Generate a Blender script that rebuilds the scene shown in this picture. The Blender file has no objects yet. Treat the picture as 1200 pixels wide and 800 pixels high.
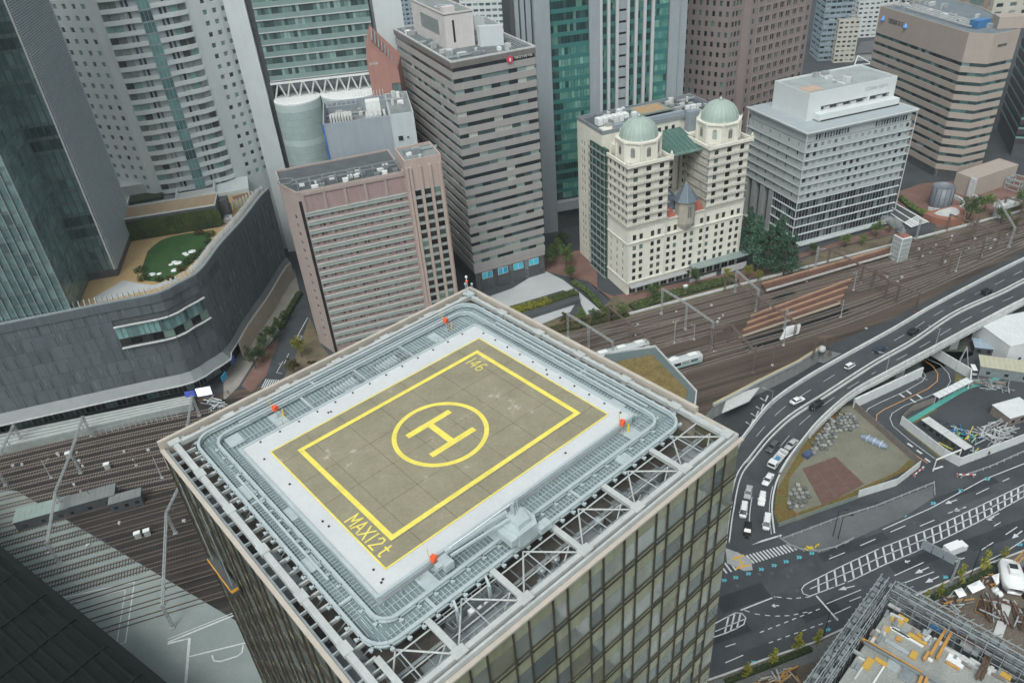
import bpy, math, random
from math import radians as R, sin, cos, pi, atan2, hypot, sqrt, degrees
from mathutils import Vector, Matrix
from mathutils.geometry import tessellate_polygon
random.seed(7)
S = bpy.context.scene
COL = S.collection
# ------------------------------------------------------------------ camera
CAMH = 145.0
HAZE = 0.00014
cam_d = bpy.data.cameras.new('camera'); cam = bpy.data.objects.new('camera', cam_d); COL.objects.link(cam)
FPX = 895.0
cam_d.sensor_width = 36.0; cam_d.lens = 36.0*FPX/1200.0
cam_d.clip_start = 1.0; cam_d.clip_end = 9000.0
CR = Matrix.Rotation(R(90-34.1), 3, 'X') @ Matrix.Rotation(R(-4.8), 3, 'Z')
cam.matrix_world = Matrix.Translation((0, 0, CAMH)) @ CR.to_4x4()
S.camera = cam
# ------------------------------------------------------------------ sky, sun, exposure
w = bpy.data.worlds.new('World'); S.world = w; w.use_nodes = True
nt = w.node_tree; bg = nt.nodes['Background']; bg.inputs[1].default_value = 0.13
sky = nt.nodes.new('ShaderNodeTexSky'); sky.sky_type = 'NISHITA'; sky.sun_disc = False
SUN_EL, SUN_ROT = 55.0, 200.0
sky.sun_elevation = R(SUN_EL); sky.sun_rotation = R(SUN_ROT)
sky.air_density = 1.0; sky.dust_density = 4.0; sky.ozone_density = 1.0
hsv = nt.nodes.new('ShaderNodeHueSaturation'); hsv.inputs['Saturation'].default_value = 0.22
nt.links.new(sky.outputs[0], hsv.inputs['Color'])
tint = nt.nodes.new('ShaderNodeMix'); tint.data_type = 'RGBA'; tint.blend_type = 'MULTIPLY'; tint.inputs[0].default_value = 1.0
tint.inputs[7].default_value = (0.93, 1.0, 1.0, 1)
nt.links.new(hsv.outputs[0], tint.inputs[6]); nt.links.new(tint.outputs[2], bg.inputs[0])
sl = bpy.data.lights.new('sun', 'SUN'); sun = bpy.data.objects.new('sun', sl); COL.objects.link(sun)
sl.energy = 0.95; sl.angle = R(25); sl.color = (1.0, 0.98, 0.95)
sd = Vector((sin(R(SUN_ROT))*cos(R(SUN_EL)), cos(R(SUN_ROT))*cos(R(SUN_EL)), sin(R(SUN_EL))))
sun.rotation_euler = sd.to_track_quat('Z', 'Y').to_euler()
S.view_settings.view_transform = 'Standard'; S.view_settings.look = 'None'
S.view_settings.exposure = 0.5; S.view_settings.gamma = 1.0

# ------------------------------------------------------------------ surveying: where a sight line meets a level
def at(px, py, z=0.0):
    d = CR @ Vector(((px-600)/FPX, (400-py)/FPX, -1.0))
    t = (z-CAMH)/d.z
    return Vector((d.x*t, d.y*t, z))
def at2(px, py, z=0.0):
    p = at(px, py, z); return (p.x, p.y)

# ------------------------------------------------------------------ materials
MATS = {}
def mat(name, col, rough=0.8, var=0.18, scale=0.6, metal=0.0, streak=0.0, bump=0.0, spec=0.5, fine=0.0):
    if name in MATS: return MATS[name]
    m = bpy.data.materials.new(name); m.use_nodes = True; MATS[name] = m
    nt = m.node_tree; b = nt.nodes['Principled BSDF']; L = nt.links.new
    b.inputs['Roughness'].default_value = rough; b.inputs['Metallic'].default_value = metal
    b.inputs['Specular IOR Level'].default_value = spec
    c = (*col, 1) if len(col) == 3 else col
    geo = nt.nodes.new('ShaderNodeNewGeometry')
    def noise(sc, vec=None, det=4):
        n = nt.nodes.new('ShaderNodeTexNoise'); n.inputs['Scale'].default_value = sc; n.inputs['Detail'].default_value = det
        n.inputs['Roughness'].default_value = 0.65
        L(vec or geo.outputs['Position'], n.inputs['Vector']); return n.outputs['Fac']
    def mr(v, a, bb, lo=0.25, hi=0.75):
        n = nt.nodes.new('ShaderNodeMapRange'); n.inputs[1].default_value = lo; n.inputs[2].default_value = hi
        n.inputs[3].default_value = a; n.inputs[4].default_value = bb; L(v, n.inputs[0]); return n.outputs[0]
    def mul(a, bb):
        n = nt.nodes.new('ShaderNodeMath'); n.operation = 'MULTIPLY'; L(a, n.inputs[0]); L(bb, n.inputs[1]); return n.outputs[0]
    f = mr(noise(scale), 1-var, 1+var)
    if fine: f = mul(f, mr(noise(scale*9), 1-fine, 1+fine))
    if streak:
        mp = nt.nodes.new('ShaderNodeMapping'); mp.inputs['Scale'].default_value = (1.2, 1.2, 0.06)
        L(geo.outputs['Position'], mp.inputs[0]); f = mul(f, mr(noise(1.0, mp.outputs[0], 5), 1-streak, 1+streak*0.5))
    mx = nt.nodes.new('ShaderNodeVectorMath'); mx.operation = 'SCALE'; mx.inputs[0].default_value = c[:3]
    L(f, mx.inputs['Scale']); L(mx.outputs[0], b.inputs['Base Color'])
    if bump:
        bn = nt.nodes.new('ShaderNodeBump'); bn.inputs['Strength'].default_value = bump; bn.inputs['Distance'].default_value = 0.1
        L(noise(scale*6), bn.inputs['Height']); L(bn.outputs[0], b.inputs['Normal'])
    m.diffuse_color = c
    return m
def ground_mat(name, c1, c2, scale=0.05, c3=None, rough=0.95, fine=0.25, wave=None, c3pos=0.72):
    """blotchy ground of two or three colours"""
    if name in MATS: return MATS[name]
    m = bpy.data.materials.new(name); m.use_nodes = True; MATS[name] = m
    nt = m.node_tree; b = nt.nodes['Principled BSDF']; L = nt.links.new
    b.inputs['Roughness'].default_value = rough; b.inputs['Specular IOR Level'].default_value = 0.3
    geo = nt.nodes.new('ShaderNodeNewGeometry')
    src = geo.outputs['Position']
    if wave:   # stretch along a bearing
        mp = nt.nodes.new('ShaderNodeMapping'); mp.vector_type = 'TEXTURE'
        mp.inputs['Rotation'].default_value = (0, 0, R(wave)); mp.inputs['Scale'].default_value = (40, 1, 1)
        L(src, mp.inputs[0]); src = mp.outputs[0]
    n = nt.nodes.new('ShaderNodeTexNoise'); n.inputs['Scale'].default_value = scale; n.inputs['Detail'].default_value = 8; n.inputs['Roughness'].default_value = 0.7
    L(src, n.inputs['Vector'])
    r = nt.nodes.new('ShaderNodeValToRGB'); r.color_ramp.elements[0].position = 0.38; r.color_ramp.elements[1].position = 0.62
    r.color_ramp.elements[0].color = (*c1, 1); r.color_ramp.elements[1].color = (*c2, 1)
    if c3: e = r.color_ramp.elements.new(c3pos); e.color = (*c3, 1)
    L(n.outputs['Fac'], r.inputs[0])
    n2 = nt.nodes.new('ShaderNodeTexNoise'); n2.inputs['Scale'].default_value = 3.0; n2.inputs['Detail'].default_value = 6
    L(geo.outputs['Position'], n2.inputs['Vector'])
    mr = nt.nodes.new('ShaderNodeMapRange'); mr.inputs[1].default_value = .3; mr.inputs[2].default_value = .7
    mr.inputs[3].default_value = 1-fine; mr.inputs[4].default_value = 1+fine; L(n2.outputs['Fac'], mr.inputs[0])
    mx = nt.nodes.new('ShaderNodeVectorMath'); mx.operation = 'SCALE'; L(r.outputs[0], mx.inputs[0]); L(mr.outputs[0], mx.inputs['Scale'])
    L(mx.outputs[0], b.inputs['Base Color'])
    return m
def glass_mat(name, cols, rough=0.08, spec=0.6, metal=0.0, vs=(0.8, 1.2)):
    """opaque window glass with blinds, lit or dark rooms behind: every pane picks its own tone"""
    if name in MATS: return MATS[name]
    m = bpy.data.materials.new(name); m.use_nodes = True; MATS[name] = m
    nt = m.node_tree; b = nt.nodes['Principled BSDF']; L = nt.links.new
    b.inputs['Roughness'].default_value = rough; b.inputs['Specular IOR Level'].default_value = spec; b.inputs['Metallic'].default_value = metal
    geo = nt.nodes.new('ShaderNodeNewGeometry'); oi = nt.nodes.new('ShaderNodeObjectInfo')
    ad = nt.nodes.new('ShaderNodeMath'); ad.operation = 'ADD'; L(geo.outputs['Random Per Island'], ad.inputs[0]); L(oi.outputs['Random'], ad.inputs[1])
    fr = nt.nodes.new('ShaderNodeMath'); fr.operation = 'FRACT'; L(ad.outputs[0], fr.inputs[0])
    r = nt.nodes.new('ShaderNodeValToRGB'); r.color_ramp.interpolation = 'CONSTANT'
    while len(r.color_ramp.elements) < len(cols): r.color_ramp.elements.new(0.5)
    for e, (p, c) in zip(r.color_ramp.elements, cols): e.position = p; e.color = (*c, 1)
    L(fr.outputs[0], r.inputs[0])
    n = nt.nodes.new('ShaderNodeTexNoise'); n.inputs['Scale'].default_value = 0.35; n.inputs['Detail'].default_value = 4
    L(geo.outputs['Position'], n.inputs['Vector'])
    mr = nt.nodes.new('ShaderNodeMapRange'); mr.inputs[1].default_value = .3; mr.inputs[2].default_value = .7
    mr.inputs[3].default_value = vs[0]; mr.inputs[4].default_value = vs[1]; L(n.outputs['Fac'], mr.inputs[0])
    mx = nt.nodes.new('ShaderNodeVectorMath'); mx.operation = 'SCALE'; L(r.outputs[0], mx.inputs[0]); L(mr.outputs[0], mx.inputs['Scale'])
    L(mx.outputs[0], b.inputs['Base Color'])
    bn = nt.nodes.new('ShaderNodeBump'); bn.inputs['Strength'].default_value = 0.04; bn.inputs['Distance'].default_value = 0.3
    L(n.outputs['Fac'], bn.inputs['Height']); L(bn.outputs[0], b.inputs['Normal'])
    return m
def leaf_mat(name, c1, c2, c3=None):
    m = bpy.data.materials.new(name); m.use_nodes = True; MATS[name] = m
    nt = m.node_tree; b = nt.nodes['Principled BSDF']; L = nt.links.new
    b.inputs['Roughness'].default_value = 0.7; b.inputs['Specular IOR Level'].default_value = 0.25
    geo = nt.nodes.new('ShaderNodeNewGeometry'); oi = nt.nodes.new('ShaderNodeObjectInfo')
    r = nt.nodes.new('ShaderNodeValToRGB'); r.color_ramp.elements[0].color = (*c1, 1); r.color_ramp.elements[1].color = (*c2, 1)
    if c3: e = r.color_ramp.elements.new(0.85); e.color = (*c3, 1)
    L(geo.outputs['Random Per Island'], r.inputs[0])
    mr = nt.nodes.new('ShaderNodeMapRange'); mr.inputs[3].default_value = .75; mr.inputs[4].default_value = 1.3; L(oi.outputs['Random'], mr.inputs[0])
    mx = nt.nodes.new('ShaderNodeVectorMath'); mx.operation = 'SCALE'; L(r.outputs[0], mx.inputs[0]); L(mr.outputs[0], mx.inputs['Scale'])
    L(mx.outputs[0], b.inputs['Base Color'])
    return m

# ------------------------------------------------------------------ mesh builder
class MB:
    def __init__(s): s.v = []; s.f = []; s.mi = []; s.m = 0
    def add(s, vs, fs):
        n = len(s.v); s.v.extend([tuple(p) for p in vs]); s.f.extend([tuple(i+n for i in f) for f in fs]); s.mi.extend([s.m]*len(fs)); return s
    def quad(s, a, b, c, d): return s.add([a, b, c, d], [(0, 1, 2, 3)])
    def box(s, c, d, rz=0.0):
        hx, hy, hz = d[0]/2, d[1]/2, d[2]/2; cs, sn = cos(rz), sin(rz)
        vs = []
        for z in (-hz, hz):
            for x, y in ((-hx, -hy), (hx, -hy), (hx, hy), (-hx, hy)):
                vs.append((c[0]+x*cs-y*sn, c[1]+x*sn+y*cs, c[2]+z))
        return s.add(vs, [(3, 2, 1, 0), (4, 5, 6, 7), (0, 1, 5, 4), (1, 2, 6, 5), (2, 3, 7, 6), (3, 0, 4, 7)])
    def bx(s, x0, x1, y0, y1, z0, z1): return s.box(((x0+x1)/2, (y0+y1)/2, (z0+z1)/2), (abs(x1-x0), abs(y1-y0), abs(z1-z0)))
    def prism(s, poly, z0, z1, cap=True, bot=True):
        a = sum(poly[i][0]*poly[(i+1) % len(poly)][1]-poly[(i+1) % len(poly)][0]*poly[i][1] for i in range(len(poly)))
        if a < 0: poly = poly[::-1]
        n = len(poly); vs = [(p[0], p[1], z0) for p in poly]+[(p[0], p[1], z1) for p in poly]
        fs = [(i, (i+1) % n, n+(i+1) % n, n+i) for i in range(n)]
        convex = all(((poly[(i+1) % n][0]-poly[i][0])*(poly[(i+2) % n][1]-poly[(i+1) % n][1])-(poly[(i+1) % n][1]-poly[i][1])*(poly[(i+2) % n][0]-poly[(i+1) % n][0])) > -1e-6 for i in range(n))
        if cap:
            if convex:
                fs.append(tuple(range(n, 2*n)))
                if bot: fs.append(tuple(range(n-1, -1, -1)))
            else:
                for t in tessellate_polygon([[Vector((p[0], p[1], 0)) for p in poly]]):
                    ar = ((poly[t[1]][0]-poly[t[0]][0])*(poly[t[2]][1]-poly[t[0]][1])-(poly[t[1]][1]-poly[t[0]][1])*(poly[t[2]][0]-poly[t[0]][0]))
                    t = t if ar > 0 else t[::-1]
                    fs.append(tuple(i+n for i in t))
                    if bot: fs.append(tuple(t[::-1]))
        return s.add(vs, fs)
    def tube(s, p, q, r, n=6, r2=None, caps=True):
        p, q = Vector(p), Vector(q); d = q-p
        if d.length < 1e-6: return s
        d.normalize(); u = d.orthogonal().normalized(); w_ = d.cross(u); r2 = r if r2 is None else r2
        vs = [p+(u*cos(2*pi*i/n)+w_*sin(2*pi*i/n))*r for i in range(n)]+[q+(u*cos(2*pi*i/n)+w_*sin(2*pi*i/n))*r2 for i in range(n)]
        fs = [(i, (i+1) % n, n+(i+1) % n, n+i) for i in range(n)]
        if caps: fs += [tuple(range(n-1, -1, -1)), tuple(range(n, 2*n))]
        return s.add(vs, fs)
    def beam(s, p, q, wd, h):
        """square bar from p to q"""
        p, q = Vector(p), Vector(q); d = (q-p).normalized()
        side = d.cross(Vector((0, 0, 1)))
        side = Vector((1, 0, 0)) if side.length < 1e-4 else side.normalized()
        up = side.cross(d).normalized(); a, b = side*wd/2, up*h/2
        vs = [p-a-b, p+a-b, p+a+b, p-a+b, q-a-b, q+a-b, q+a+b, q-a+b]
        return s.add(vs, [(0, 1, 2, 3), (7, 6, 5, 4), (0, 4, 5, 1), (1, 5, 6, 2), (2, 6, 7, 3), (3, 7, 4, 0)])
    def path(s, pts, wd, h, closed=False):
        n = len(pts)
        for i in range(n if closed else n-1): s.beam(pts[i], pts[(i+1) % n], wd, h)
        return s
    def ribbon(s, L_, R_, close=False):
        n = len(L_); vs = [tuple(p) for p in L_]+[tuple(p) for p in R_]
        fs = []
        for i in range(n-1): fs.append((i, n+i, n+i+1, i+1))
        return s.add(vs, fs)
    def lathe(s, prof, c=(0, 0, 0), n=16, a0=0, ang=2*pi, cap=False):
        full = abs(ang-2*pi) < 1e-6; k = n if full else n+1; vs = []
        for r, z in prof:
            for i in range(k): a = a0+ang*i/n; vs.append((c[0]+r*cos(a), c[1]+r*sin(a), c[2]+z))
        fs = []
        for j in range(len(prof)-1):
            for i in range(n): i2 = (i+1) % k; fs.append((j*k+i, j*k+i2, (j+1)*k+i2, (j+1)*k+i))
        if cap: fs.append(tuple((len(prof)-1)*k+i for i in range(k)))
        return s.add(vs, fs)
    def build(s, name, mats, parent=None, smooth=False, loc=None):
        me = bpy.data.meshes.new(name); me.from_pydata(s.v, [], s.f)
        if not isinstance(mats, (list, tuple)): mats = [mats]
        for m in mats: me.materials.append(m)
        if len(mats) > 1: me.polygons.foreach_set('material_index', s.mi)
        if smooth: me.polygons.foreach_set('use_smooth', [True]*len(me.polygons))
        me.update()
        o = bpy.data.objects.new(name, me); COL.objects.link(o)
        if parent: o.parent = parent
        if loc: o.location = loc
        return o
def meshonly(mb, name, mats, smooth=False):
    o = mb.build(name, mats, smooth=smooth); me = o.data; bpy.data.objects.remove(o); return me
def inst(me, name, parent=None, loc=(0, 0, 0), rz=0.0, sc=None, rot=None):
    o = bpy.data.objects.new(name, me); COL.objects.link(o); o.parent = parent; o.location = loc
    o.rotation_euler = rot if rot else (0, 0, rz)
    if sc: o.scale = sc if isinstance(sc, (tuple, list)) else (sc, sc, sc)
    return o
def thing(name, label, cat, loc=(0, 0, 0), rz=0.0, group=None):
    o = bpy.data.objects.new(name, None); COL.objects.link(o); o.location = loc; o.rotation_euler = (0, 0, rz)
    o.empty_display_size = 0.5
    return tag(o, label, cat, group)
def tag(o, label, cat, group=None):
    o['label'] = label; o['category'] = cat
    if group: o['group'] = group
    return o
def struct(o): o['kind'] = 'structure'; return o
def stuff(o, label=None, cat=None):
    o['kind'] = 'stuff'
    if label: o['label'] = label
    if cat: o['category'] = cat
    return o
def copy_tree(o, label=None, group=None, loc=None, rz=None, parent=None, sc=None):
    c = o.copy(); COL.objects.link(c); c.parent = parent
    if label: c['label'] = label
    if group: c['group'] = group
    if loc is not None: c.location = loc
    if rz is not None: c.rotation_euler = (0, 0, rz)
    if sc: c.scale = (sc, sc, sc)
    for ch in list(o.children): copy_tree(ch, parent=c)
    return c
def flat(name, outer, m, z, holes=(), parent=None):
    """a sheet with holes, facing up"""
    loops = [[Vector((p[0], p[1], 0)) for p in outer]]+[[Vector((p[0], p[1], 0)) for p in h] for h in holes]
    allp = [p for l in loops for p in l]; mb = MB(); fs = []
    for t in tessellate_polygon(loops):
        a, b, c = (allp[i] for i in t)
        ar = (b.x-a.x)*(c.y-a.y)-(b.y-a.y)*(c.x-a.x)
        fs.append(tuple(t) if ar > 0 else tuple(t[::-1]))
    mb.add([(p.x, p.y, z) for p in allp], fs)
    return mb.build(name, m, parent)

# ------------------------------------------------------------------ facades
WIN = {}
def win_mesh(wd, h, glass, frame, mull=0, fr=0.07, rail=False, prefix='window'):
    k = (round(wd, 2), round(h, 2), glass.name, frame.name if frame else '', mull, fr, rail)
    if k in WIN: return WIN[k]
    mb = MB()
    mb.bx(-wd/2, wd/2, 0.0, 0.05, 0, h)
    if frame:
        mb.m = 1; y0, y1 = -0.05, 0.03
        mb.bx(-wd/2, wd/2, y0, y1, 0, fr).bx(-wd/2, wd/2, y0, y1, h-fr, h).bx(-wd/2, -wd/2+fr, y0, y1, fr, h-fr).bx(wd/2-fr, wd/2, y0, y1, fr, h-fr)
        for i in range(mull):
            x = -wd/2+wd*(i+1)/(mull+1); mb.bx(x-fr/2, x+fr/2, y0, y1, fr, h-fr)
        if rail: mb.bx(-wd/2+fr, wd/2-fr, y0, y1, h*0.6, h*0.6+fr)
    me = meshonly(mb, prefix, [glass, frame] if frame else [glass]); WIN[k] = me; return me
def merge_inst(places, name, parent):
    """many placed copies of meshes joined as one mesh"""
    mb = MB(); mats = []
    for me, loc, rz in places:
        idx = []
        for m in me.materials:
            if m not in mats: mats.append(m)
            idx.append(mats.index(m))
        cs, sn = cos(rz), sin(rz); n = len(mb.v)
        mb.v.extend([(loc[0]+v.co.x*cs-v.co.y*sn, loc[1]+v.co.x*sn+v.co.y*cs, loc[2]+v.co.z) for v in me.vertices])
        for p in me.polygons: mb.f.append(tuple(i+n for i in p.vertices)); mb.mi.append(idx[p.material_index])
    o = mb.build(name, mats, parent); return stuff(o)
class Bld:
    """a building in its own frame: x along its front, y into its depth, z up"""
    def __init__(s, name, label, cat, x, y, azd, group=None):
        s.root = thing(name, label, cat, (x, y, 0), R(azd), group); s.a = R(azd); s.x = x; s.y = y
        s.cam = s.loc2(0, 0); s.pl = {}
    def loc2(s, wx, wy):
        dx, dy = wx-s.x, wy-s.y; return (dx*cos(s.a)+dy*sin(s.a), -dx*sin(s.a)+dy*cos(s.a))
    def l3(s, v): a, b = s.loc2(v[0], v[1]); return (a, b, v[2])
    def put(s, me, loc, rz=0.0, name='window'): s.pl.setdefault(name, []).append((me, loc, rz))
    def flush(s, limit=290):
        for name, L_ in s.pl.items():
            L_.sort(key=lambda t: (t[1][0]-s.cam[0])**2+(t[1][1]-s.cam[1])**2+(t[1][2]-CAMH)**2)
            for me, loc, rz in L_[:limit]: inst(me, name, s.root, loc, rz)
            if len(L_) > limit: merge_inst(L_[limit:], name, s.root)
        s.pl = {}
    def part(s, mb, name, m, smooth=False): return mb.build(name, m, s.root, smooth)
    def facade(s, wall, A, B, z0, z1, cols, rows, d=0.25, glass=None, frame=None, mull=0, fr=0.07, skip=None, name='window', rail=False):
        """wall from A to B (left to right seen from outside) with real openings; cols along it, rows in height"""
        ax, ay = A; L_ = hypot(B[0]-ax, B[1]-ay); dx, dy = (B[0]-ax)/L_, (B[1]-ay)/L_; nx, ny = dy, -dx; rz = atan2(dy, dx)
        def P(u, z, o=0.0): return (ax+dx*u-nx*o, ay+dy*u-ny*o, z)
        cols = sorted(c for c in cols if c[0] > 0.01 and c[1] < L_-0.01); rows = sorted(rows)
        prev = z0
        for (r0, r1) in rows:
            if r0 > prev+1e-4: wall.quad(P(0, prev), P(L_, prev), P(L_, r0), P(0, r0))
            pu = 0.0
            for ci, (c0, c1) in enumerate(cols):
                if skip and skip(ci, (r0, z0)): continue
                wall.quad(P(pu, r0), P(c0, r0), P(c0, r1), P(pu, r1)); pu = c1
                wall.quad(P(c0, r0), P(c0, r0, d), P(c0, r1, d), P(c0, r1)); wall.quad(P(c1, r0, d), P(c1, r0), P(c1, r1), P(c1, r1, d))
                wall.quad(P(c0, r0), P(c1, r0), P(c1, r0, d), P(c0, r0, d)); wall.quad(P(c0, r1, d), P(c1, r1, d), P(c1, r1), P(c0, r1))
                if glass: 
                    me = win_mesh(c1-c0, r1-r0, glass, frame, mull, fr, rail)
                    s.put(me, P((c0+c1)/2, r0, d-0.0), rz, name)
            wall.quad(P(pu, r0), P(L_, r0), P(L_, r1), P(pu, r1)); prev = r1
        if prev < z1-1e-4: wall.quad(P(0, prev), P(L_, prev), P(L_, z1), P(0, z1))
    def panes(s, A, B, z0, z1, pw, glass, frame=None, off=0.0, gap=0.0, mull=0, fr=0.06, name='window_pane'):
        """a row of glass panes from A to B"""
        L_ = hypot(B[0]-A[0], B[1]-A[1]); n = max(1, round(L_/pw)); w_ = L_/n; dx, dy = (B[0]-A[0])/L_, (B[1]-A[1])/L_
        me = win_mesh(w_-gap, z1-z0, glass, frame, mull, fr, prefix='pane')
        for i in range(n):
            u = (i+.5)*w_; s.put(me, (A[0]+dx*u+dy*off, A[1]+dy*u-dx*off, z0), atan2(dy, dx), name)
def offset_poly(poly, d):
    """push a convex-ish polygon (counter-clockwise) outward"""
    n = len(poly); out = []
    for i in range(n):
        p0, p1, p2 = Vector(poly[i-1]), Vector(poly[i]), Vector(poly[(i+1) % n])
        e1, e2 = (p1-p0).normalized(), (p2-p1).normalized(); n1, n2 = Vector((e1.y, -e1.x)), Vector((e2.y, -e2.x))
        b = n1+n2; k = d/max(0.3, b.dot(n1)) if b.length > 1e-6 else d
        out.append((p1.x+b.x*k, p1.y+b.y*k))
    return out
def evenly(L_, n, wd, m0=None, m1=None):
    m0 = (L_/n-wd)/2 if m0 is None else m0; m1 = m0 if m1 is None else m1
    st = (L_-m0-m1-wd)/(n-1) if n > 1 else 0
    return [(m0+i*st, m0+i*st+wd) for i in range(n)]

# shared materials
G_DARK = glass_mat('office_glass', [(0, (.02, .03, .035)), (.35, (.05, .08, .085)), (.6, (.12, .17, .17)), (.85, (.25, .31, .29)), (.95, (.4, .42, .38))])
G_HOTEL = glass_mat('hotel_glass', [(0, (.012, .012, .013)), (.4, (.03, .03, .03)), (.75, (.06, .08, .07)), (.9, (.14, .2, .17))])
G_GREEN = glass_mat('green_glass', [(0, (.015, .05, .05)), (.3, (.03, .10, .09)), (.55, (.06, .17, .145)), (.8, (.12, .27, .23)), (.93, (.25, .38, .31))])
WHITE = mat('white_paint', (.72, .74, .73), .6, .08, .4, streak=.12)
GREY = mat('grey_concrete', (.33, .34, .34), .85, .15, .5, streak=.15, bump=.2)
LGREY = mat('pale_concrete', (.5, .51, .5), .85, .12, .5, streak=.15, bump=.2)
DGREY = mat('dark_grey_metal', (.07, .075, .08), .5, .2, .6)
STEEL = mat('galvanised_steel', (.42, .46, .47), .45, .12, 1.5, metal=.35)
DSTEEL = mat('dull_steel', (.25, .28, .29), .5, .2, 1.0, metal=.3)
BLACK = mat('black_metal', (.015, .015, .017), .5, .2, 1)
ROOFG = mat('roof_membrane', (.2, .22, .22), .9, .25, .25, fine=.15)
ASPH = ground_mat('asphalt', (.042, .047, .053), (.064, .070, .077), .09, (.078, .083, .088), fine=.16, rough=.75)
# ================================================================== GROUND
def pz(zx, zy, x0, y0, s=0.3): return (x0+zx*s, y0+zy*s)
def g2(L_, z=0.0): return [at2(x, y, z) for x, y in L_]
BALL = ground_mat('ballast', (.042, .033, .028), (.115, .087, .069), .33, (.2, .135, .085), fine=.4, wave=17)
PIT1 = g2([(868, 401), (984, 357), (1000, 366), (878, 413)])
PIT2 = g2([(903, 351), (922, 341), (934, 343), (912, 354)])
CUT = g2([(815, 500), (838, 474), (890, 447), (935, 425), (962, 409), (986, 414), (946, 436), (905, 470), (884, 500), (868, 540), (820, 560)])
big = [(-1500, -300), (1500, -300), (1500, 1600), (-1500, 1600)]
struct(flat('ground', big, ASPH, 0.0, [PIT1, PIT2, CUT]))
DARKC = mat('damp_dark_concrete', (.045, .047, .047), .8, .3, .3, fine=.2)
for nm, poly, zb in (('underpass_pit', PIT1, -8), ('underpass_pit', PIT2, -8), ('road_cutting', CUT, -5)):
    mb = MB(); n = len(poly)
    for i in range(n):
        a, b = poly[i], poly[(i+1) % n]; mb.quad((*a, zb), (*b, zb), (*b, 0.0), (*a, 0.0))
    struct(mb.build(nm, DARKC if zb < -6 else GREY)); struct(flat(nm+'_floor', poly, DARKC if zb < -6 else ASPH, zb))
yard = [(-420, 95), (-153, 183.5), (-103, 197), (11.7, 215.5), (84.9, 238), (215, 278), (640, 410), (640, 300), (330, 298)] + \
    g2([(1200, 294), (1110, 340), (1040, 376), (962, 408), (935, 425), (890, 447), (838, 474), (815, 500)]) + [(-20, 120), (-54, 96.5), (-106, 137), (-142, 160.5), (-420, 60)]
struct(flat('rail_yard_ballast', yard, BALL, 0.03, [PIT1, PIT2]))
BALLD = ground_mat('veil_dark_ballast', (.018, .016, .016), (.045, .038, .035), .33, (.075, .06, .048), fine=.4, wave=14)  # ballast colour darkened to carry the window pane's dark veil over the left yard
struct(flat('veil_dark_yard_ballast', [(-420, 60), (-142, 160.5), (-106, 137), (-54, 96.5), (-20, 120), (-26, 150), (-62, 196), (-103, 195), (-153, 182), (-420, 93)], BALLD, 0.04))
# pale sheet lower left, coloured as the milky reflection in the window pane
PANE_BAND = ground_mat('pane_reflection_band', (.20, .235, .225), (.25, .285, .27), .04, fine=.08)
struct(flat('pane_reflection_sheet', g2([(20, 575), (130, 640), (400, 800), (440, 900), (300, 900), (0, 640), (-120, 560), (-60, 570)]), PANE_BAND, 0.05))
# pavements and verges north of the tracks
PAVE = ground_mat('beige_pavement', (.24, .225, .2), (.3, .28, .25), .1, fine=.12)
RED = ground_mat('red_pavement', (.14, .08, .065), (.2, .12, .1), .1, fine=.2)
EARTH = ground_mat('dry_verge', (.1, .085, .06), (.16, .13, .085), .2, (.09, .12, .05), fine=.4)
PALEP = ground_mat('pale_plaza_paving', (.36, .38, .38), (.42, .44, .44), .08, fine=.06)
struct(flat('pavement', g2([(600, 338), (636, 316), (660, 328), (682, 345), (703, 363), (687, 369), (678, 350), (660, 340), (600, 358), (560, 372), (560, 352)]), PALEP, 0.04))
struct(flat('verge', g2([(640, 398), (596, 382), (690, 368), (703, 363), (722, 346), (870, 332), (960, 296), (1048, 275), (1040, 286), (870, 337)]), EARTH, 0.035))
struct(flat('brick_pavement', g2([(722, 346), (866, 318), (930, 300), (1048, 262), (1048, 274), (960, 294), (870, 330), (735, 352)]), RED, 0.045))
struct(flat('brick_forecourt', g2([(1046, 250), (1052, 225), (1080, 215), (1200, 205), (1200, 240), (1100, 268), (1095, 262), (1068, 240)]), RED, 0.04))
struct(flat('verge', g2([(1095, 268), (1200, 240), (1400, 190), (1400, 200), (1200, 252), (1095, 278)]), EARTH, 0.05))
struct(flat('forecourt', g2([(640, 318), (636, 300), (700, 290), (700, 340), (735, 352), (722, 356), (690, 330)]), RED, 0.028))
struct(flat('pavement', g2([(345, 315), (352, 345), (318, 400), (300, 420), (280, 452), (262, 470), (262, 440), (290, 400), (330, 330)]), PAVE, 0.04))
struct(flat('brick_pavement', g2([(327, 395), (312, 440), (295, 460), (283, 452), (306, 415)]), RED, 0.05))
struct(flat('pavement', g2([(363, 372), (377, 405), (392, 425), (330, 470), (322, 462), (345, 420)]), EARTH, 0.04))

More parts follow.
